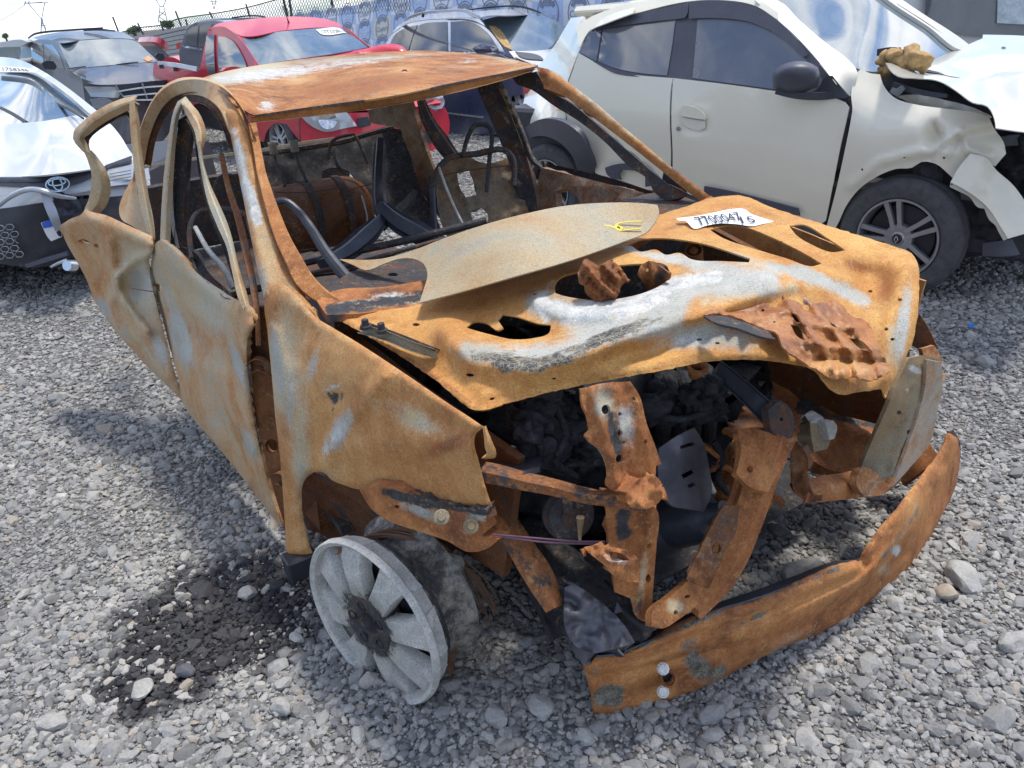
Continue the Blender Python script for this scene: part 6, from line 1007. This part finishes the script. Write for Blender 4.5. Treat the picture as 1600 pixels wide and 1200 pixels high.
wheel(pk, 'p', (-.05, -.80, .30), .30, .18, (.1, -1, 0), .2, mat=SILVP)
P_('wheel_house', [(412, 222), (416, 202), (430, 190), (448, 192), (462, 212), (470, 240), (430, 250)], [('y', -.5)], BLKPL, s=9)
slab('lower_body', pk, 'p', (-3.1, -.72, .25), (.45, .72, .7), BLKPL)

# --- dark suv on the left
FRAMES['d'] = (-5.2, 11.4, -1.12)
dg = thing('dark_suv', to_world('d', np.array([-1., 0, 0])), 'dusty dark grey suv with chrome cross grille and roof rails, left background', 'car')
def D(name, o, c, m, parent=None, **k): k.setdefault('s', 5); k.setdefault('t', .01); return sheet(name, parent or dg, o, c, m, fr='d', **k)
DW = [(92, 66, 'x', -1.25), (108, 108, 'x', -.6), (247, 97, 'x', -.6), (210, 62, 'x', -1.25), (180, 102, 'x', -.52)]
D('windscreen', [(92, 67), (130, 63), (190, 61), (211, 64), (230, 80), (247, 96), (180, 101), (110, 108), (100, 88)], DW, GLASSB)
D('roof', [(40, 68), (50, 60), (80, 52), (140, 48), (190, 50), (212, 62), (190, 60), (130, 62), (92, 67), (84, 64), (60, 62)], [(40, 68, 'x', -3.2), (92, 67, 'x', -1.25), (212, 62, 'x', -1.25), (140, 48, 'x', -2.6), (80, 52, 'x', -3.0)], GREYP)
DS = [(32, 80, 'x', -3.3), (92, 67, 'x', -1.3), (108, 108, 'x', -.62), (132, 130, 'x', .3), (40, 110, 'x', -3.0), (130, 190, 'x', .2)]
D('side_body', [(31, 92), (34, 76), (46, 66), (76, 62), (92, 67), (100, 88), (110, 108), (134, 118), (140, 150), (146, 200), (120, 190), (70, 140), (34, 115)], DS, GREYP)
DG = [(a, b, c, d+.03) for a, b, c, d in DS]
for o in ([(48, 70), (66, 68), (68, 100), (50, 97)], [(69, 69), (82, 70), (92, 85), (100, 108), (70, 101)]): D('side_window', o, DG, GLASS)
bar('roof_rail', dg, [(44, 60, 'x', -2.8), (52, 54, 'x', -2.7), (64, 51, 'x', -2.6), (110, 47, 'x', -2.0), (158, 44, 'x', -1.6)], [2, 2.5, 3, 3, 3], BLKPL, fr='d', t=.04)
bar('roof_rail', dg, [(130, 47, 'x', -2.4), (152, 46, 'x', -2.2), (176, 48, 'x', -1.7)], [3, 3.5, 2], BLKPL, fr='d', t=.04)
D('bonnet', [(108, 109), (180, 102), (247, 97), (256, 108), (258, 126), (230, 128), (180, 132), (140, 130), (120, 118)], [(108, 109, 'x', -.58), (247, 97, 'x', -.58), (180, 132, 'x', .62), (258, 126, 'x', .5), (130, 125, 'x', .4), (180, 110, 'x', -.1)], GREYP, relief=[([(130, 112), (160, 122)], 5, .03), ([(230, 105), (235, 122)], 5, .03)])
DF_ = [(130, 128, 'x', .52), (180, 133, 'x', .70), (258, 126, 'x', .55), (180, 220, 'x', .74), (140, 200, 'x', .55), (262, 200, 'x', .6)]
D('front_bumper', [(128, 122), (150, 130), (180, 133), (230, 129), (262, 124), (268, 200), (240, 230), (180, 232), (142, 200), (132, 150)], DF_, GREYP)
DFF = [(a, b, c, d+.03) for a, b, c, d in DF_]
D('headlamp', [(131, 135), (150, 135), (180, 136), (188, 148), (184, 153), (160, 152), (142, 151)], DFF, LAMPM, s=4)
D('fog_panel', [(140, 155), (165, 153), (182, 162), (168, 172), (145, 168)], DFF, plain('grey_primer', (.25, .26, .29), .5), s=4)
gr = D('grille', [(180, 134), (246, 126), (262, 126), (262, 152), (230, 156), (205, 155), (192, 148)], DFF, BLKPL, s=4)
for pts in ([(184, 143), (222, 137), (262, 134)], [(192, 151), (230, 147), (262, 145)], [(222, 130), (230, 154)], [(181, 134), (195, 152), (230, 156), (262, 153)]):
    bar('grille_bar', gr, [(x, y, 'x', .8) for x, y in pts], 2.4, CHROME, fr='d', t=.02)
D('mirror', [(65, 99), (72, 95), (84, 96), (89, 104), (86, 109), (70, 108)], [('x', -.7)], BLKPL, s=3, t=.1)
D('mirror', [(242, 88), (246, 83), (255, 84), (258, 92), (250, 96)], [('x', -.7)], BLKPL, s=3, t=.1)
D('dash_sticker', [(224, 92), (232, 87), (238, 93), (232, 96)], [(a, b, c, d+.02) for a, b, c, d in DW], paintm('orange_tape', (.75, .3, .12), .6, 0), s=3)
bar('wiper', dg, [(108, 107, 'x', -.5), (125, 105, 'x', -.5), (134, 104, 'x', -.5)], 1.6, BLKPL, fr='d', t=.02)
bar('wiper', dg, [(182, 101, 'x', -.45), (205, 98, 'x', -.45), (216, 97, 'x', -.45)], 1.6, BLKPL, fr='d', t=.02)
slab('lower_body', dg, 'd', (-3.4, -.85, .25), (.5, .85, .7), BLKPL)

# --- white hatchback at the left edge
wt = thing('white_car', (-3.0, 6.2, 0), 'white car with broken black front bumper and blue-topped plate at the left edge', 'car')
TW = [(0, 195, 'z', .96), (150, 182, 'z', .96), (52, 113, 'z', 1.26), (-60, 104, 'z', 1.28), (-80, 205, 'z', .96)]
G('windscreen', wt, [(-80, 104), (0, 105), (52, 112), (75, 125), (110, 150), (150, 181), (60, 190), (0, 195), (-90, 206)], TW, GLASSB)
G('roof_edge', wt, [(-80, 92), (0, 89), (30, 93), (60, 107), (100, 133), (158, 178), (156, 184), (148, 182), (110, 151), (74, 125), (52, 113), (0, 106), (-80, 105)], [(a, b, c, d+.01) for a, b, c, d in TW], WHITEP, s=5, t=.03)
THC = [(150, 182, 'z', .95), (0, 195, 'z', .96), (205, 243, 'z', .74), (0, 276, 'z', .76), (80, 225, 'z', .92), (-80, 205, 'z', .96), (-80, 270, 'z', .78), (180, 210, 'z', .86)]
G('bonnet', wt, [(-90, 206), (0, 195), (60, 190), (150, 181), (168, 190), (188, 212), (206, 240), (230, 262), (205, 250), (150, 263), (100, 270), (50, 275), (0, 276), (-80, 272)], THC, WHITEP, s=8, relief=[([(20, 200), (60, 230), (90, 262)], 14, .01), ([(140, 190), (165, 220), (180, 245)], 10, .01)])
TF = [(0, 276, 'y', 5.05), (205, 243, 'y', 5.45), (60, 300, 'y', 4.92), (60, 410, 'y', 4.98), (205, 300, 'y', 5.3), (-80, 300, 'y', 5.2)]
def T(n_, o, m, off=0., **k): return G(n_, wt, o, [(a, b, c, d-off) for a, b, c, d in TF], m, **k)
T('front_bumper', [(-80, 272), (0, 276), (50, 275), (100, 270), (150, 263), (206, 250), (232, 262), (235, 290), (215, 305), (130, 305), (60, 318), (0, 326), (-80, 330)], WHITEP, -.02, s=7)
T('grille_strip', [(-80, 274), (0, 277), (50, 276), (100, 270), (150, 262), (206, 243), (206, 256), (160, 268), (140, 280), (118, 288), (90, 294), (40, 293), (0, 291), (-80, 288)], DGREYPL, .02, s=5)
T('grille_lip', [(-80, 279), (0, 281), (50, 281), (110, 274), (205, 250), (205, 253), (110, 277), (50, 284), (0, 284), (-80, 282)], BLUEBLK, .04, s=4)
em = at('g', 90, 288, 'y', 4.90); en = (CAM-em)/np.linalg.norm(CAM-em)
eu = np.cross((0, 0, 1.), en); eu /= np.linalg.norm(eu); ev = np.cross(en, eu)
badge = None
for rx, ry, oy in ((.062, .040, 0), (.024, .036, .002), (.046, .018, .012)):
    ring = [em+eu*rx*math.cos(t)+ev*(ry*math.sin(t)+oy) for t in np.linspace(0, 2*math.pi, 28)]
    sweep('emblem_ring', wt, ring, np.full(28, .007), CHROME, .008, 'flat', face=en)
T('lower_grille', [(-80, 332), (0, 326), (60, 318), (120, 312), (200, 305), (210, 330), (180, 380), (115, 402), (60, 418), (20, 415), (-60, 400)], BLKPL, .0, s=8, rough=(.02, .02))
T('headlamp', [(168, 268), (205, 258), (232, 264), (235, 280), (205, 285), (165, 290)], LAMPM, .03, s=5)
for k in range(4): 
    bar('lamp_fin', wt, [(172, 272+k*5, 'y', 5.2), (205, 266+k*5, 'y', 5.3)], 1.6, GUNMET, fr='g', t=.01)
T('silver_strip', [(85, 302), (130, 292), (200, 280), (235, 286), (235, 292), (200, 288), (130, 300), (90, 308)], SILVP, .04, s=5)
# hexagon mesh in the lower grille
hexc = []
for j in range(5):
    for i in range(9):
        x = -15+i*15+(j % 2)*7.5; y = 358+j*11-(i*1.6)
        if x > 62: x += 45; y -= 60
        if y > 300: hexc.append((x, y))
for x, y in hexc:
    hp = [(x+7*math.cos(a), y+5*math.sin(a), 'y', 4.90+.002*x) for a in np.linspace(0, 2*math.pi, 7)]
    bar('grille_mesh', wt, hp, 1.1, GUNMET, fr='g', t=.006, step=99)
pl = T('number_plate', [(64, 349), (72, 346), (90, 343), (96, 360), (97, 370), (80, 377), (74, 370)], PAPER, .06, s=4)
T('plate_band', [(65, 349), (72, 346), (90, 343), (92, 350), (78, 355), (68, 357)], paintm('plate_blue', (.03, .12, .55), .4, .3, 0), .068, s=4)
T('plate_letter', [(88, 363), (93, 360), (96, 366), (96, 370), (92, 369)], INK, .07, s=2)
T('intercooler', [(82, 304), (92, 300), (125, 312), (128, 335), (120, 348), (95, 352)], BLUEBLK, .05, s=5, rough=(.05, .06))
bar('bent_bar', wt, [(-10, 326, 'y', 4.9), (20, 305, 'y', 4.85), (45, 296, 'y', 4.83), (66, 298, 'y', 4.82), (90, 306, 'y', 4.85), (118, 310, 'y', 4.95)], [8, 8, 8, 9, 8, 5], SILVP, fr='g', t=.03, prof='tube')
bar('bent_post', wt, [(70, 300, 'y', 4.84), (76, 318, 'y', 4.82), (84, 338, 'y', 4.80), (92, 360, 'y', 4.80)], [12, 14, 14, 10], GUNMET, fr='g', t=.02)
bar('skirt_edge', wt, [(40, 416, 'y', 4.9), (75, 405, 'y', 4.88), (105, 396, 'y', 4.9)], [7, 8, 7], DGREYPL, fr='g', t=.04)
bar('dangling_tube', wt, [(80, 417, 'y', 4.8), (92, 411, 'y', 4.78), (104, 407, 'y', 4.78)], [4, 5, 6], SILVP, fr='g', t=.02, prof='tube')
lathe('fog_lamp', wt, [(0, .02), (.03, .02), (.034, 0), (.034, -.04)], at('g', 108, 415, 'y', 4.74), (-.2, -1, .3), CHROME, 18)
for pts in ([(0, 122), (30, 136), (70, 155), (110, 172), (127, 183)], [(0, 168), (20, 178), (40, 190)]): bar('wiper', wt, [(x, y, 'z', 1.22-(y-105)*.0028) for x, y in pts], [5, 5, 4, 4, 3][:len(pts)], BLKPL, fr='g', t=.02)
tst = G('lot_sticker', wt, [(-14, 103), (30, 105), (48, 108), (52, 113), (0, 112), (-14, 111)], [(a, b, c, d+.015) for a, b, c, d in TW], PAPER, s=4, t=.003)
warp_text('lettering', tst, '11758346', [(-2, 104.5), (42, 107.5), (46, 111.5), (-2, 110.5)], [(a, b, c, d+.015) for a, b, c, d in TW], INK, 'g', lift=.01)
slab('lower_body', wt, 'g', (-4.6, 5.2, .2), (-2.5, 7.6, .6), BLKPL)

# --- half hidden vehicles further back
c1 = thing('pale_car', (-7.2, 13.5, 0), 'pale silver car almost hidden at the far left edge behind the white car', 'car')
G('roof', c1, [(-60, 70), (0, 66), (34, 62), (44, 66), (34, 72), (0, 74), (-60, 80)], [('y', 13.5)], WHITEP, t=.4)
G('windscreen', c1, [(-60, 80), (0, 74), (32, 73), (31, 92), (0, 96), (-60, 100)], [('y', 13.3)], GLASSB)
G('body', c1, [(-60, 100), (0, 95), (32, 92), (34, 130), (0, 150), (-60, 150)], [('y', 13.2)], WHITEP, t=.6)
c2 = thing('small_red_car', (-5.4, 17.5, 0), 'small bright red car peeking out between the dark suv and the fence', 'car')
G('roof', c2, [(215, 66), (235, 65), (252, 69), (262, 80), (248, 74), (225, 73)], [(215, 66, 'y', 18.5), (262, 80, 'y', 17.5), (248, 74, 'y', 17.5)], REDP, t=.1)
G('windscreen', c2, [(222, 72), (248, 73), (262, 84), (272, 92), (250, 92), (235, 90)], [('y', 17.4)], GLASSB)
G('body', c2, [(240, 95), (256, 90), (272, 90), (284, 97), (286, 130), (240, 130)], [('y', 17.0)], REDP, t=.8)
c3 = thing('grey_suv', (-4.6, 14.0, 0), 'grey suv with silver roof standing behind the cab of the red pickup', 'car')
G('side_body', c3, [(280, 80), (283, 72), (290, 50), (298, 40), (320, 34), (350, 34), (362, 40), (340, 60), (330, 160), (290, 150), (282, 100)], [('y', 13.6)], paintm('grey_car', (.22, .23, .27), .3, .9, .15), t=.8)
G('roof', c3, [(288, 50), (298, 39), (320, 31), (370, 28), (420, 27), (380, 36), (350, 36), (320, 36), (300, 42)], [(288, 50, 'y', 13.5), (420, 27, 'y', 14.5), (300, 42, 'y', 13.5), (370, 28, 'y', 14.8)], SILVP)
for o in ([(290, 68), (294, 48), (300, 42), (310, 40), (307, 72)], [(310, 72), (312, 41), (330, 38), (322, 74)]): G('side_window', c3, o, [('y', 13.5)], GLASS)
G('waist_trim', c3, [(285, 71), (316, 76), (316, 79), (285, 74)], [('y', 13.45)], CHROME, s=3)
bar('roof_rail', c3, [(362, 28, 'y', 14.3), (385, 25, 'y', 14.3), (405, 25, 'y', 14.3), (415, 27, 'y', 14.3)], 2.2, BLKPL, fr='g', t=.04)
c4 = thing('white_van', (6.5, 9.0, 0), 'white van with a wide tinted side window at the top right corner', 'van')
G('body', c4, [(1400, -60), (1700, -60), (1760, 60), (1700, 160), (1560, 160), (1500, 120), (1420, 40)], [('y', 8.6)], WHITEP, s=14, t=1.4)
G('side_window', c4, [(1450, -60), (1700, -60), (1700, 60), (1600, 58), (1520, 56), (1490, 50), (1448, 22)], [('y', 8.55)], glassy('van_glass', (.16, .18, .20)), s=10)
G('window_pillar', c4, [(1450, -20), (1457, -20), (1454, 10), (1449, 24), (1446, 22)], [('y', 8.52)], DGREYPL, s=4)
G('window_patch', c4, [(1560, -20), (1640, -20), (1640, 38), (1600, 38), (1558, 36)], [('y', 8.53)], plain('pale_patch', (.45, .52, .56), .4), s=8)  # paler patch on the side window

# ================================================================== yard fence
def FY(x): return 13./(1+8.83e-4*(x-787))
post_m = plain('dark_fence_steel', (.06, .075, .075), .7); corr = plain('weathered_sheet', (.36, .35, .34), .7, .12, 5)
fe = thing('sheet_fence', at('g', 250, 60, 'y', FY(250)), 'weathered grey slatted metal fence behind the dark suv', 'fence')
def fpt(x, f):
    top = np.interp(x, [150, 210, 290, 340], [64, 58, 40, 32]); bot = top+np.interp(x, [150, 340], [44, 70]); return top+(bot-top)*f
for k in range(9):
    f0, f1 = k/9, (k+.82)/9
    xs = [170, 230, 290, 345]
    G('slat', fe, [(x, fpt(x, f0)) for x in xs]+[(x, fpt(x, f1)) for x in xs[::-1]], [(x, fpt(x, f0), 'y', FY(x)-.03) for x in xs]+[(x, fpt(x, f1), 'y', FY(x)) for x in xs], corr, s=9, t=.02)
G('backing_sheet', fe, [(x, fpt(x, 0)) for x in (165, 230, 290, 350)]+[(x, fpt(x, 1)) for x in (350, 290, 230, 165)], [(x, fpt(x, f), 'y', FY(x)+.06) for x in (165, 230, 290, 350) for f in (0, 1)], plain('fence_shade', (.22, .21, .2), .8), s=12)
G('red_sign', fe, [(275, 68), (282, 66), (282, 76), (276, 77)], [('y', FY(280)-.1)], paintm('sign_red', (.6, .05, .05), .5, 0), s=3)
cl = thing('chain_link_fence', at('g', 400, 30, 'y', FY(400)), 'dark wire mesh fence with leaning posts along the top of the yard wall', 'fence')
tops = [(172, 53), (184, 52), (216, 43), (248, 40), (276, 30), (328, 22), (384, 12), (446, -4), (520, -16), (600, -26)]
tx = lambda x: np.interp(x, [t[0] for t in tops], [t[1] for t in tops])
for (a, b) in (((176, 26), (186, 52)), ((215, 36), (224, 54)), ((250, 32), (256, 50)), ((274, 17), (286, 48)), ((290, 30), (294, 44)), ((327, 18), (333, 30)), ((384, 6), (391, 28)), ((441, -8), (450, 28)), ((451, -8), (456, 26)), ((515, -18), (520, 12)), ((600, -30), (604, -2))):
    bar('fence_post', cl, [(*a, 'y', FY(a[0])), (*b, 'y', FY(a[0]))], 2.6 if a[0] < 430 else 4, post_m, fr='g', t=.06)
bar('top_wire', cl, [(x, y, 'y', FY(x)) for x, y in tops], 1.6, post_m, fr='g', t=.03)
V = []; F = []
def wire(p, q, r=.007):
    d = q-p; u, v, _ = basis(d); i0 = len(V)
    for e in (p, q):
        for a in (0, 2.1, 4.2): V.append(e+(u*math.cos(a)+v*math.sin(a))*r)
    for a in range(3): F.append([i0+a, i0+(a+1) % 3, i0+3+(a+1) % 3, i0+3+a])
xs = np.arange(176, 640, 4.2)
for x in xs:
    t0 = tx(x); h = np.interp(x, [176, 300, 460, 620], [10, 20, 40, 44])
    n_ = 4
    for j in range(n_):
        for sgn in (1, -1):
            x0, x1 = (x, x+4.2) if (j % 2 == 0) == (sgn > 0) else (x+4.2, x)
            wire(at('g', x0, tx(x0)+h*j/n_, 'y', FY(x0)), at('g', x1, tx(x1)+h*(j+1)/n_, 'y', FY(x1)), .006)
tag(build('wire_mesh', V, F, post_m, cl), kind='stuff')
# banner wall with repeated round logos
bn = thing('banner_wall', at('g', 650, 40, 'y', FY(650)), 'long white and blue banner with rows of round logos on the yard fence', 'banner')
cols = [456, 480, 505, 530, 556, 583, 611, 640, 672, 707, 746, 787, 832, 880, 930, 985]
whites = plain('banner_white', (.80, .82, .88), .6, .06); blues = plain('banner_blue', (.50, .62, .86), .6, .08); cre = plain('banner_cream', (.68, .68, .62), .6, .05)
logo_c = plain('logo_grey', (.24, .28, .38), .6); logo_b = plain('logo_light', (.72, .76, .82), .6)
btop = lambda x: np.interp(x, [456, 560, 620, 700, 985], [24, 8, -10, -24, -50])
lv, lf = text_mesh('Copart', .20)
def rowy(i, x): return btop(x)+np.interp(x, [456, 985], [26, 44])*i
for i in range(4):
    for j in range(len(cols)-1):
        xa, xb = cols[j], cols[j+1]; q = [(xa, rowy(i, xa)), (xb-.2, rowy(i, xb)), (xb-.2, rowy(i+1, xb)-.2), (xa, rowy(i+1, xa)-.2)]
        if min(p[1] for p in q) > 110 or max(p[1] for p in q) < -20: continue
        m_ = cre if (i*7+j*3) % 11 == 0 else (blues if (i+j) % 2 else whites)
        C4 = [at('g', *p, 'y', FY(p[0])) for p in q]
        pn = build('banner_panel', C4+[c+np.array([0, .03, 0]) for c in C4], [[3, 2, 1, 0], [4, 5, 6, 7], [0, 1, 5, 4], [1, 2, 6, 5], [2, 3, 7, 6], [3, 0, 4, 7]], m_, bn, False)
        cc = sum(C4)/4-np.array([0, .012, 0]); uu = (C4[1]-C4[0]+C4[2]-C4[3])/2; vv_ = (C4[0]-C4[3]+C4[1]-C4[2])/2; vv_ = vv_/max(np.linalg.norm(vv_), 1e-6)*np.linalg.norm(uu)
        # round logo: dark ring sector + swoosh + word
        Vl = []; Fl = []
        for (r0, r1, a0, a1) in ((.335, .36, -180, 180), (.20, .30, 35, 150)):
            n0 = len(Vl); ts = np.radians(np.linspace(a0, a1, 22))
            for t in ts: Vl += [cc+uu*math.cos(t)*r0+vv_*math.sin(t)*r0, cc+uu*math.cos(t)*r1+vv_*math.sin(t)*r1]
            Fl += [[n0+2*k, n0+2*k+1, n0+2*k+3, n0+2*k+2] for k in range(21)]
        build('round_logo', Vl, Fl, logo_c, pn, False)
        un = uu/np.linalg.norm(uu); vn_ = vv_/np.linalg.norm(vv_); sc = .60*np.linalg.norm(uu)/(lv[:, 0].max()-lv[:, 0].min())
        build('lettering', cc-np.array([0, .01, 0])+np.outer(lv[:, 0]*sc, un)+np.outer(lv[:, 1]*sc-.02, vn_), lf, logo_b if m_ is blues else logo_c, pn, False)
# ================================================================== far things
steel = plain('galvanised_steel', (.34, .37, .42), .6)
for name_, lab, segs, dist in (('pylon', 'wide-armed lattice power pylon above the dark suv at the left', [((38, 5), (75, 4)), ((40, 2), (38, 8)), ((44, 5), (65, 30)), ((70, 4), (65, 30)), ((65, 30), (64, 52)), ((65, 30), (73, 52)), ((44, 5), (46, 2)), ((64, 40), (71, 40)), ((64, 30), (72, 46)), ((67, 30), (64, 46)), ((46, 5), (58, 4)), ((58, 4), (66, 3))], 170),
                              ('pylon', 'slender lattice power pylon cut off by the top edge, right of the wide one', [((240, -6), (250, 10)), ((262, -6), (255, 10)), ((250, 10), (256, 10)), ((250, 10), (247, 36)), ((256, 10), (262, 36)), ((249, 18), (259, 24)), ((257, 18), (248, 26)), ((248, 26), (260, 34)), ((245, 0), (258, 0))], 150),
                              ('pylon', 'faint far pylon standing behind the mesh fence', [((330, -4), (334, 14)), ((338, -4), (335, 14)), ((328, 2), (340, 2)), ((331, 6), (337, 6))], 240)):
    p0 = at('g', *segs[0][0], 'y', dist); py = thing(name_, (p0[0], p0[1], 0), lab, 'power pylon', 'power pylons on the horizon')
    for a, b in segs: bar('lattice_bar', py, [(*a, 'y', dist), (*b, 'y', dist)], 1.3, steel, fr='g', t=.12, step=99)
pw = thing('power_line', at('g', 20, 20, 'y', 160), 'thin overhead power line reaching the left pylon from the edge', 'power line')
bar('cable', pw, [(-20, 40, 'y', 160), (10, 27, 'y', 163), (38, 8, 'y', 168)], .8, steel, fr='g', t=.05)
LEAF = plain('leaf_green', (.16, .22, .10), .7, .5, 3); BARK = plain('bark', (.12, .09, .06), .9)
def bush(name, label, px, py, dist, wpx, hpx, n):
    c = at('g', px, py, 'y', dist); W_ = wpx*dist/FPX; H_ = hpx*dist/FPX
    t = thing(name, (c[0], c[1], 0), label, 'tree' if name == 'tree' else 'bush')
    tube3('trunk', t, [(c[0], c[1], 0), (c[0]+.05, c[1], c[2]*.6), (c[0], c[1], c[2]+H_*.2)], [.16, .1, .04], BARK)
    V, F = [], []
    rng = np.random.RandomState(int(px))
    cl_ = [c+np.array([rng.uniform(-.5, .5)*W_, rng.uniform(-.3, .3)*W_, rng.uniform(-.45, .35)*H_]) for _ in range(14)]
    for k in range(n):
        p = cl_[rng.randint(14)]+rng.normal(0, .16, 3)*np.array([W_, W_, H_])*.6; s_ = rng.uniform(.05, .13)
        a = rng.normal(0, 1, 3); b = rng.normal(0, 1, 3); a /= np.linalg.norm(a); b -= a*(a @ b); b /= np.linalg.norm(b); i = len(V)
        V += [p+a*s_, p+b*s_*.5, p-a*s_, p-b*s_*.5]; F.append([i, i+1, i+2, i+3])
    tag(build('crown', V, F, LEAF, t, False), kind='stuff')
bush('bush', 'small green bush poking up behind the sheet fence', 208, 46, 30, 13, 5, 500)
bush('bush', 'low green bush behind the mesh fence, right of the other bush', 262, 38, 30, 9, 5, 300)
bush('tree', 'small green tree at the far left skyline', 8, 56, 60, 5, 5, 400)

# ================================================================== bigger stones and litter on the gravel
rockm, n = material('pale_rock'); v = n('ShaderNodeTexCoord', out=3); a_ = n.noise(v, 18, 7, .65); f_ = n.noise(v, 140, 4, .6)
finish(n, Base__Color=n.ramp(n.math('ADD', a_, n.math('MULTIPLY', n.math('SUBTRACT', f_, .5), .4)), [(.3, (.24, .235, .22)), (.55, (.36, .35, .33)), (.75, (.45, .44, .42))]), Roughness=.9, Normal=n('ShaderNodeBump', Strength=.5, Distance=.004, Height=f_))
rockt, n = material('tan_rock'); v = n('ShaderNodeTexCoord', out=3); a_ = n.noise(v, 18, 7, .65)
finish(n, Base__Color=n.ramp(a_, [(.3, (.27, .22, .17)), (.7, (.42, .36, .29))]), Roughness=.9)
import bmesh
for k, (x, y, r_, m_, lab) in enumerate([(1505, 905, 30, rockm, 'largest pale rough stone on the gravel right of the bumper beam'), (1477, 928, 18, rockt, 'small rounded tan stone leaning on the large pale stone at right'), (1256, 897, 34, rockm, 'flat grey stone just behind the middle of the bumper beam'), (842, 1104, 24, rockm, 'angular pale stone lying left of the low end of the bumper beam'),
        (775, 1122, 22, rockm, 'squat grey stone at the bottom edge, left of the bumper beam'), (386, 929, 16, rockm, 'smooth pale stone on the upper part of the dark oil stain'), (290, 1049, 17, plain('dark_slate', (.10, .10, .115), .8, .2), 'round flat dark slate stone inside the oil stain'), (222, 1078, 20, rockm, 'pale angular stone at the lower left end of the oil stain'),
        (82, 1132, 22, rockm, 'broad grey stone at the lower left, left of the oil stain'), (440, 1106, 20, rockm, 'blocky pale stone in front of the melted wheel'), (1400, 945, 16, rockm, 'angular grey stone beside the bend of the bumper beam'), (1582, 1005, 24, rockm, 'pale stone at the right edge of the picture near the bottom'), (1345, 935, 0, rockm, ''), (100, 960, 0, rockm, '')]):
    if not lab: continue
    c = at('g', x, y, 'z', .012); R = r_*np.linalg.norm(c-CAM)/FPX
    rng = np.random.RandomState(k+3); bm2 = bmesh.new(); bmesh.ops.create_icosphere(bm2, subdivisions=3, radius=1)
    sc_ = (1, rng.uniform(.65, .85), rng.uniform(.5, .65)); off = Vector(rng.uniform(-9, 9, 3))
    cuts = [Vector(rng.normal(0, 1, 3)).normalized() for _ in range(9)]
    for vv in bm2.verts:
        p = vv.co.copy()
        for cu in cuts:
            dd = p.dot(cu)
            if dd > .72: p -= cu*(dd-.72)
        p *= 1+.09*mnoise.noise(p*3+off)
        vv.co = Vector((p.x*sc_[0], p.y*sc_[1], p.z*sc_[2]))*R
    an = rng.uniform(0, 6.28); Rm = np.array(Matrix.Rotation(an, 3, 'Z'))
    V = np.array([vv.co[:] for vv in bm2.verts]) @ Rm.T+c+np.array([0, 0, R*.12]); F = [[q_.index for q_ in f.verts] for f in bm2.faces]; bm2.free()
    tag(build('stone', V, F, m_, None, True, None, None, 28), lab, 'stone', 'larger stones on the gravel')
S_ = [(1514, 506), (1518, 503), (1523, 506), (1521, 511), (1515, 511)]
lit = thing('plastic_scrap', at('g', 1518, 508, 'z', .03), 'tiny bright blue plastic scrap on the gravel at the right', 'litter')
G('scrap', lit, S_, [('z', .035)], paintm('blue_plastic', (.05, .25, .7), .4, .2, 0), s=2, t=.004, rough=(.01, .3))
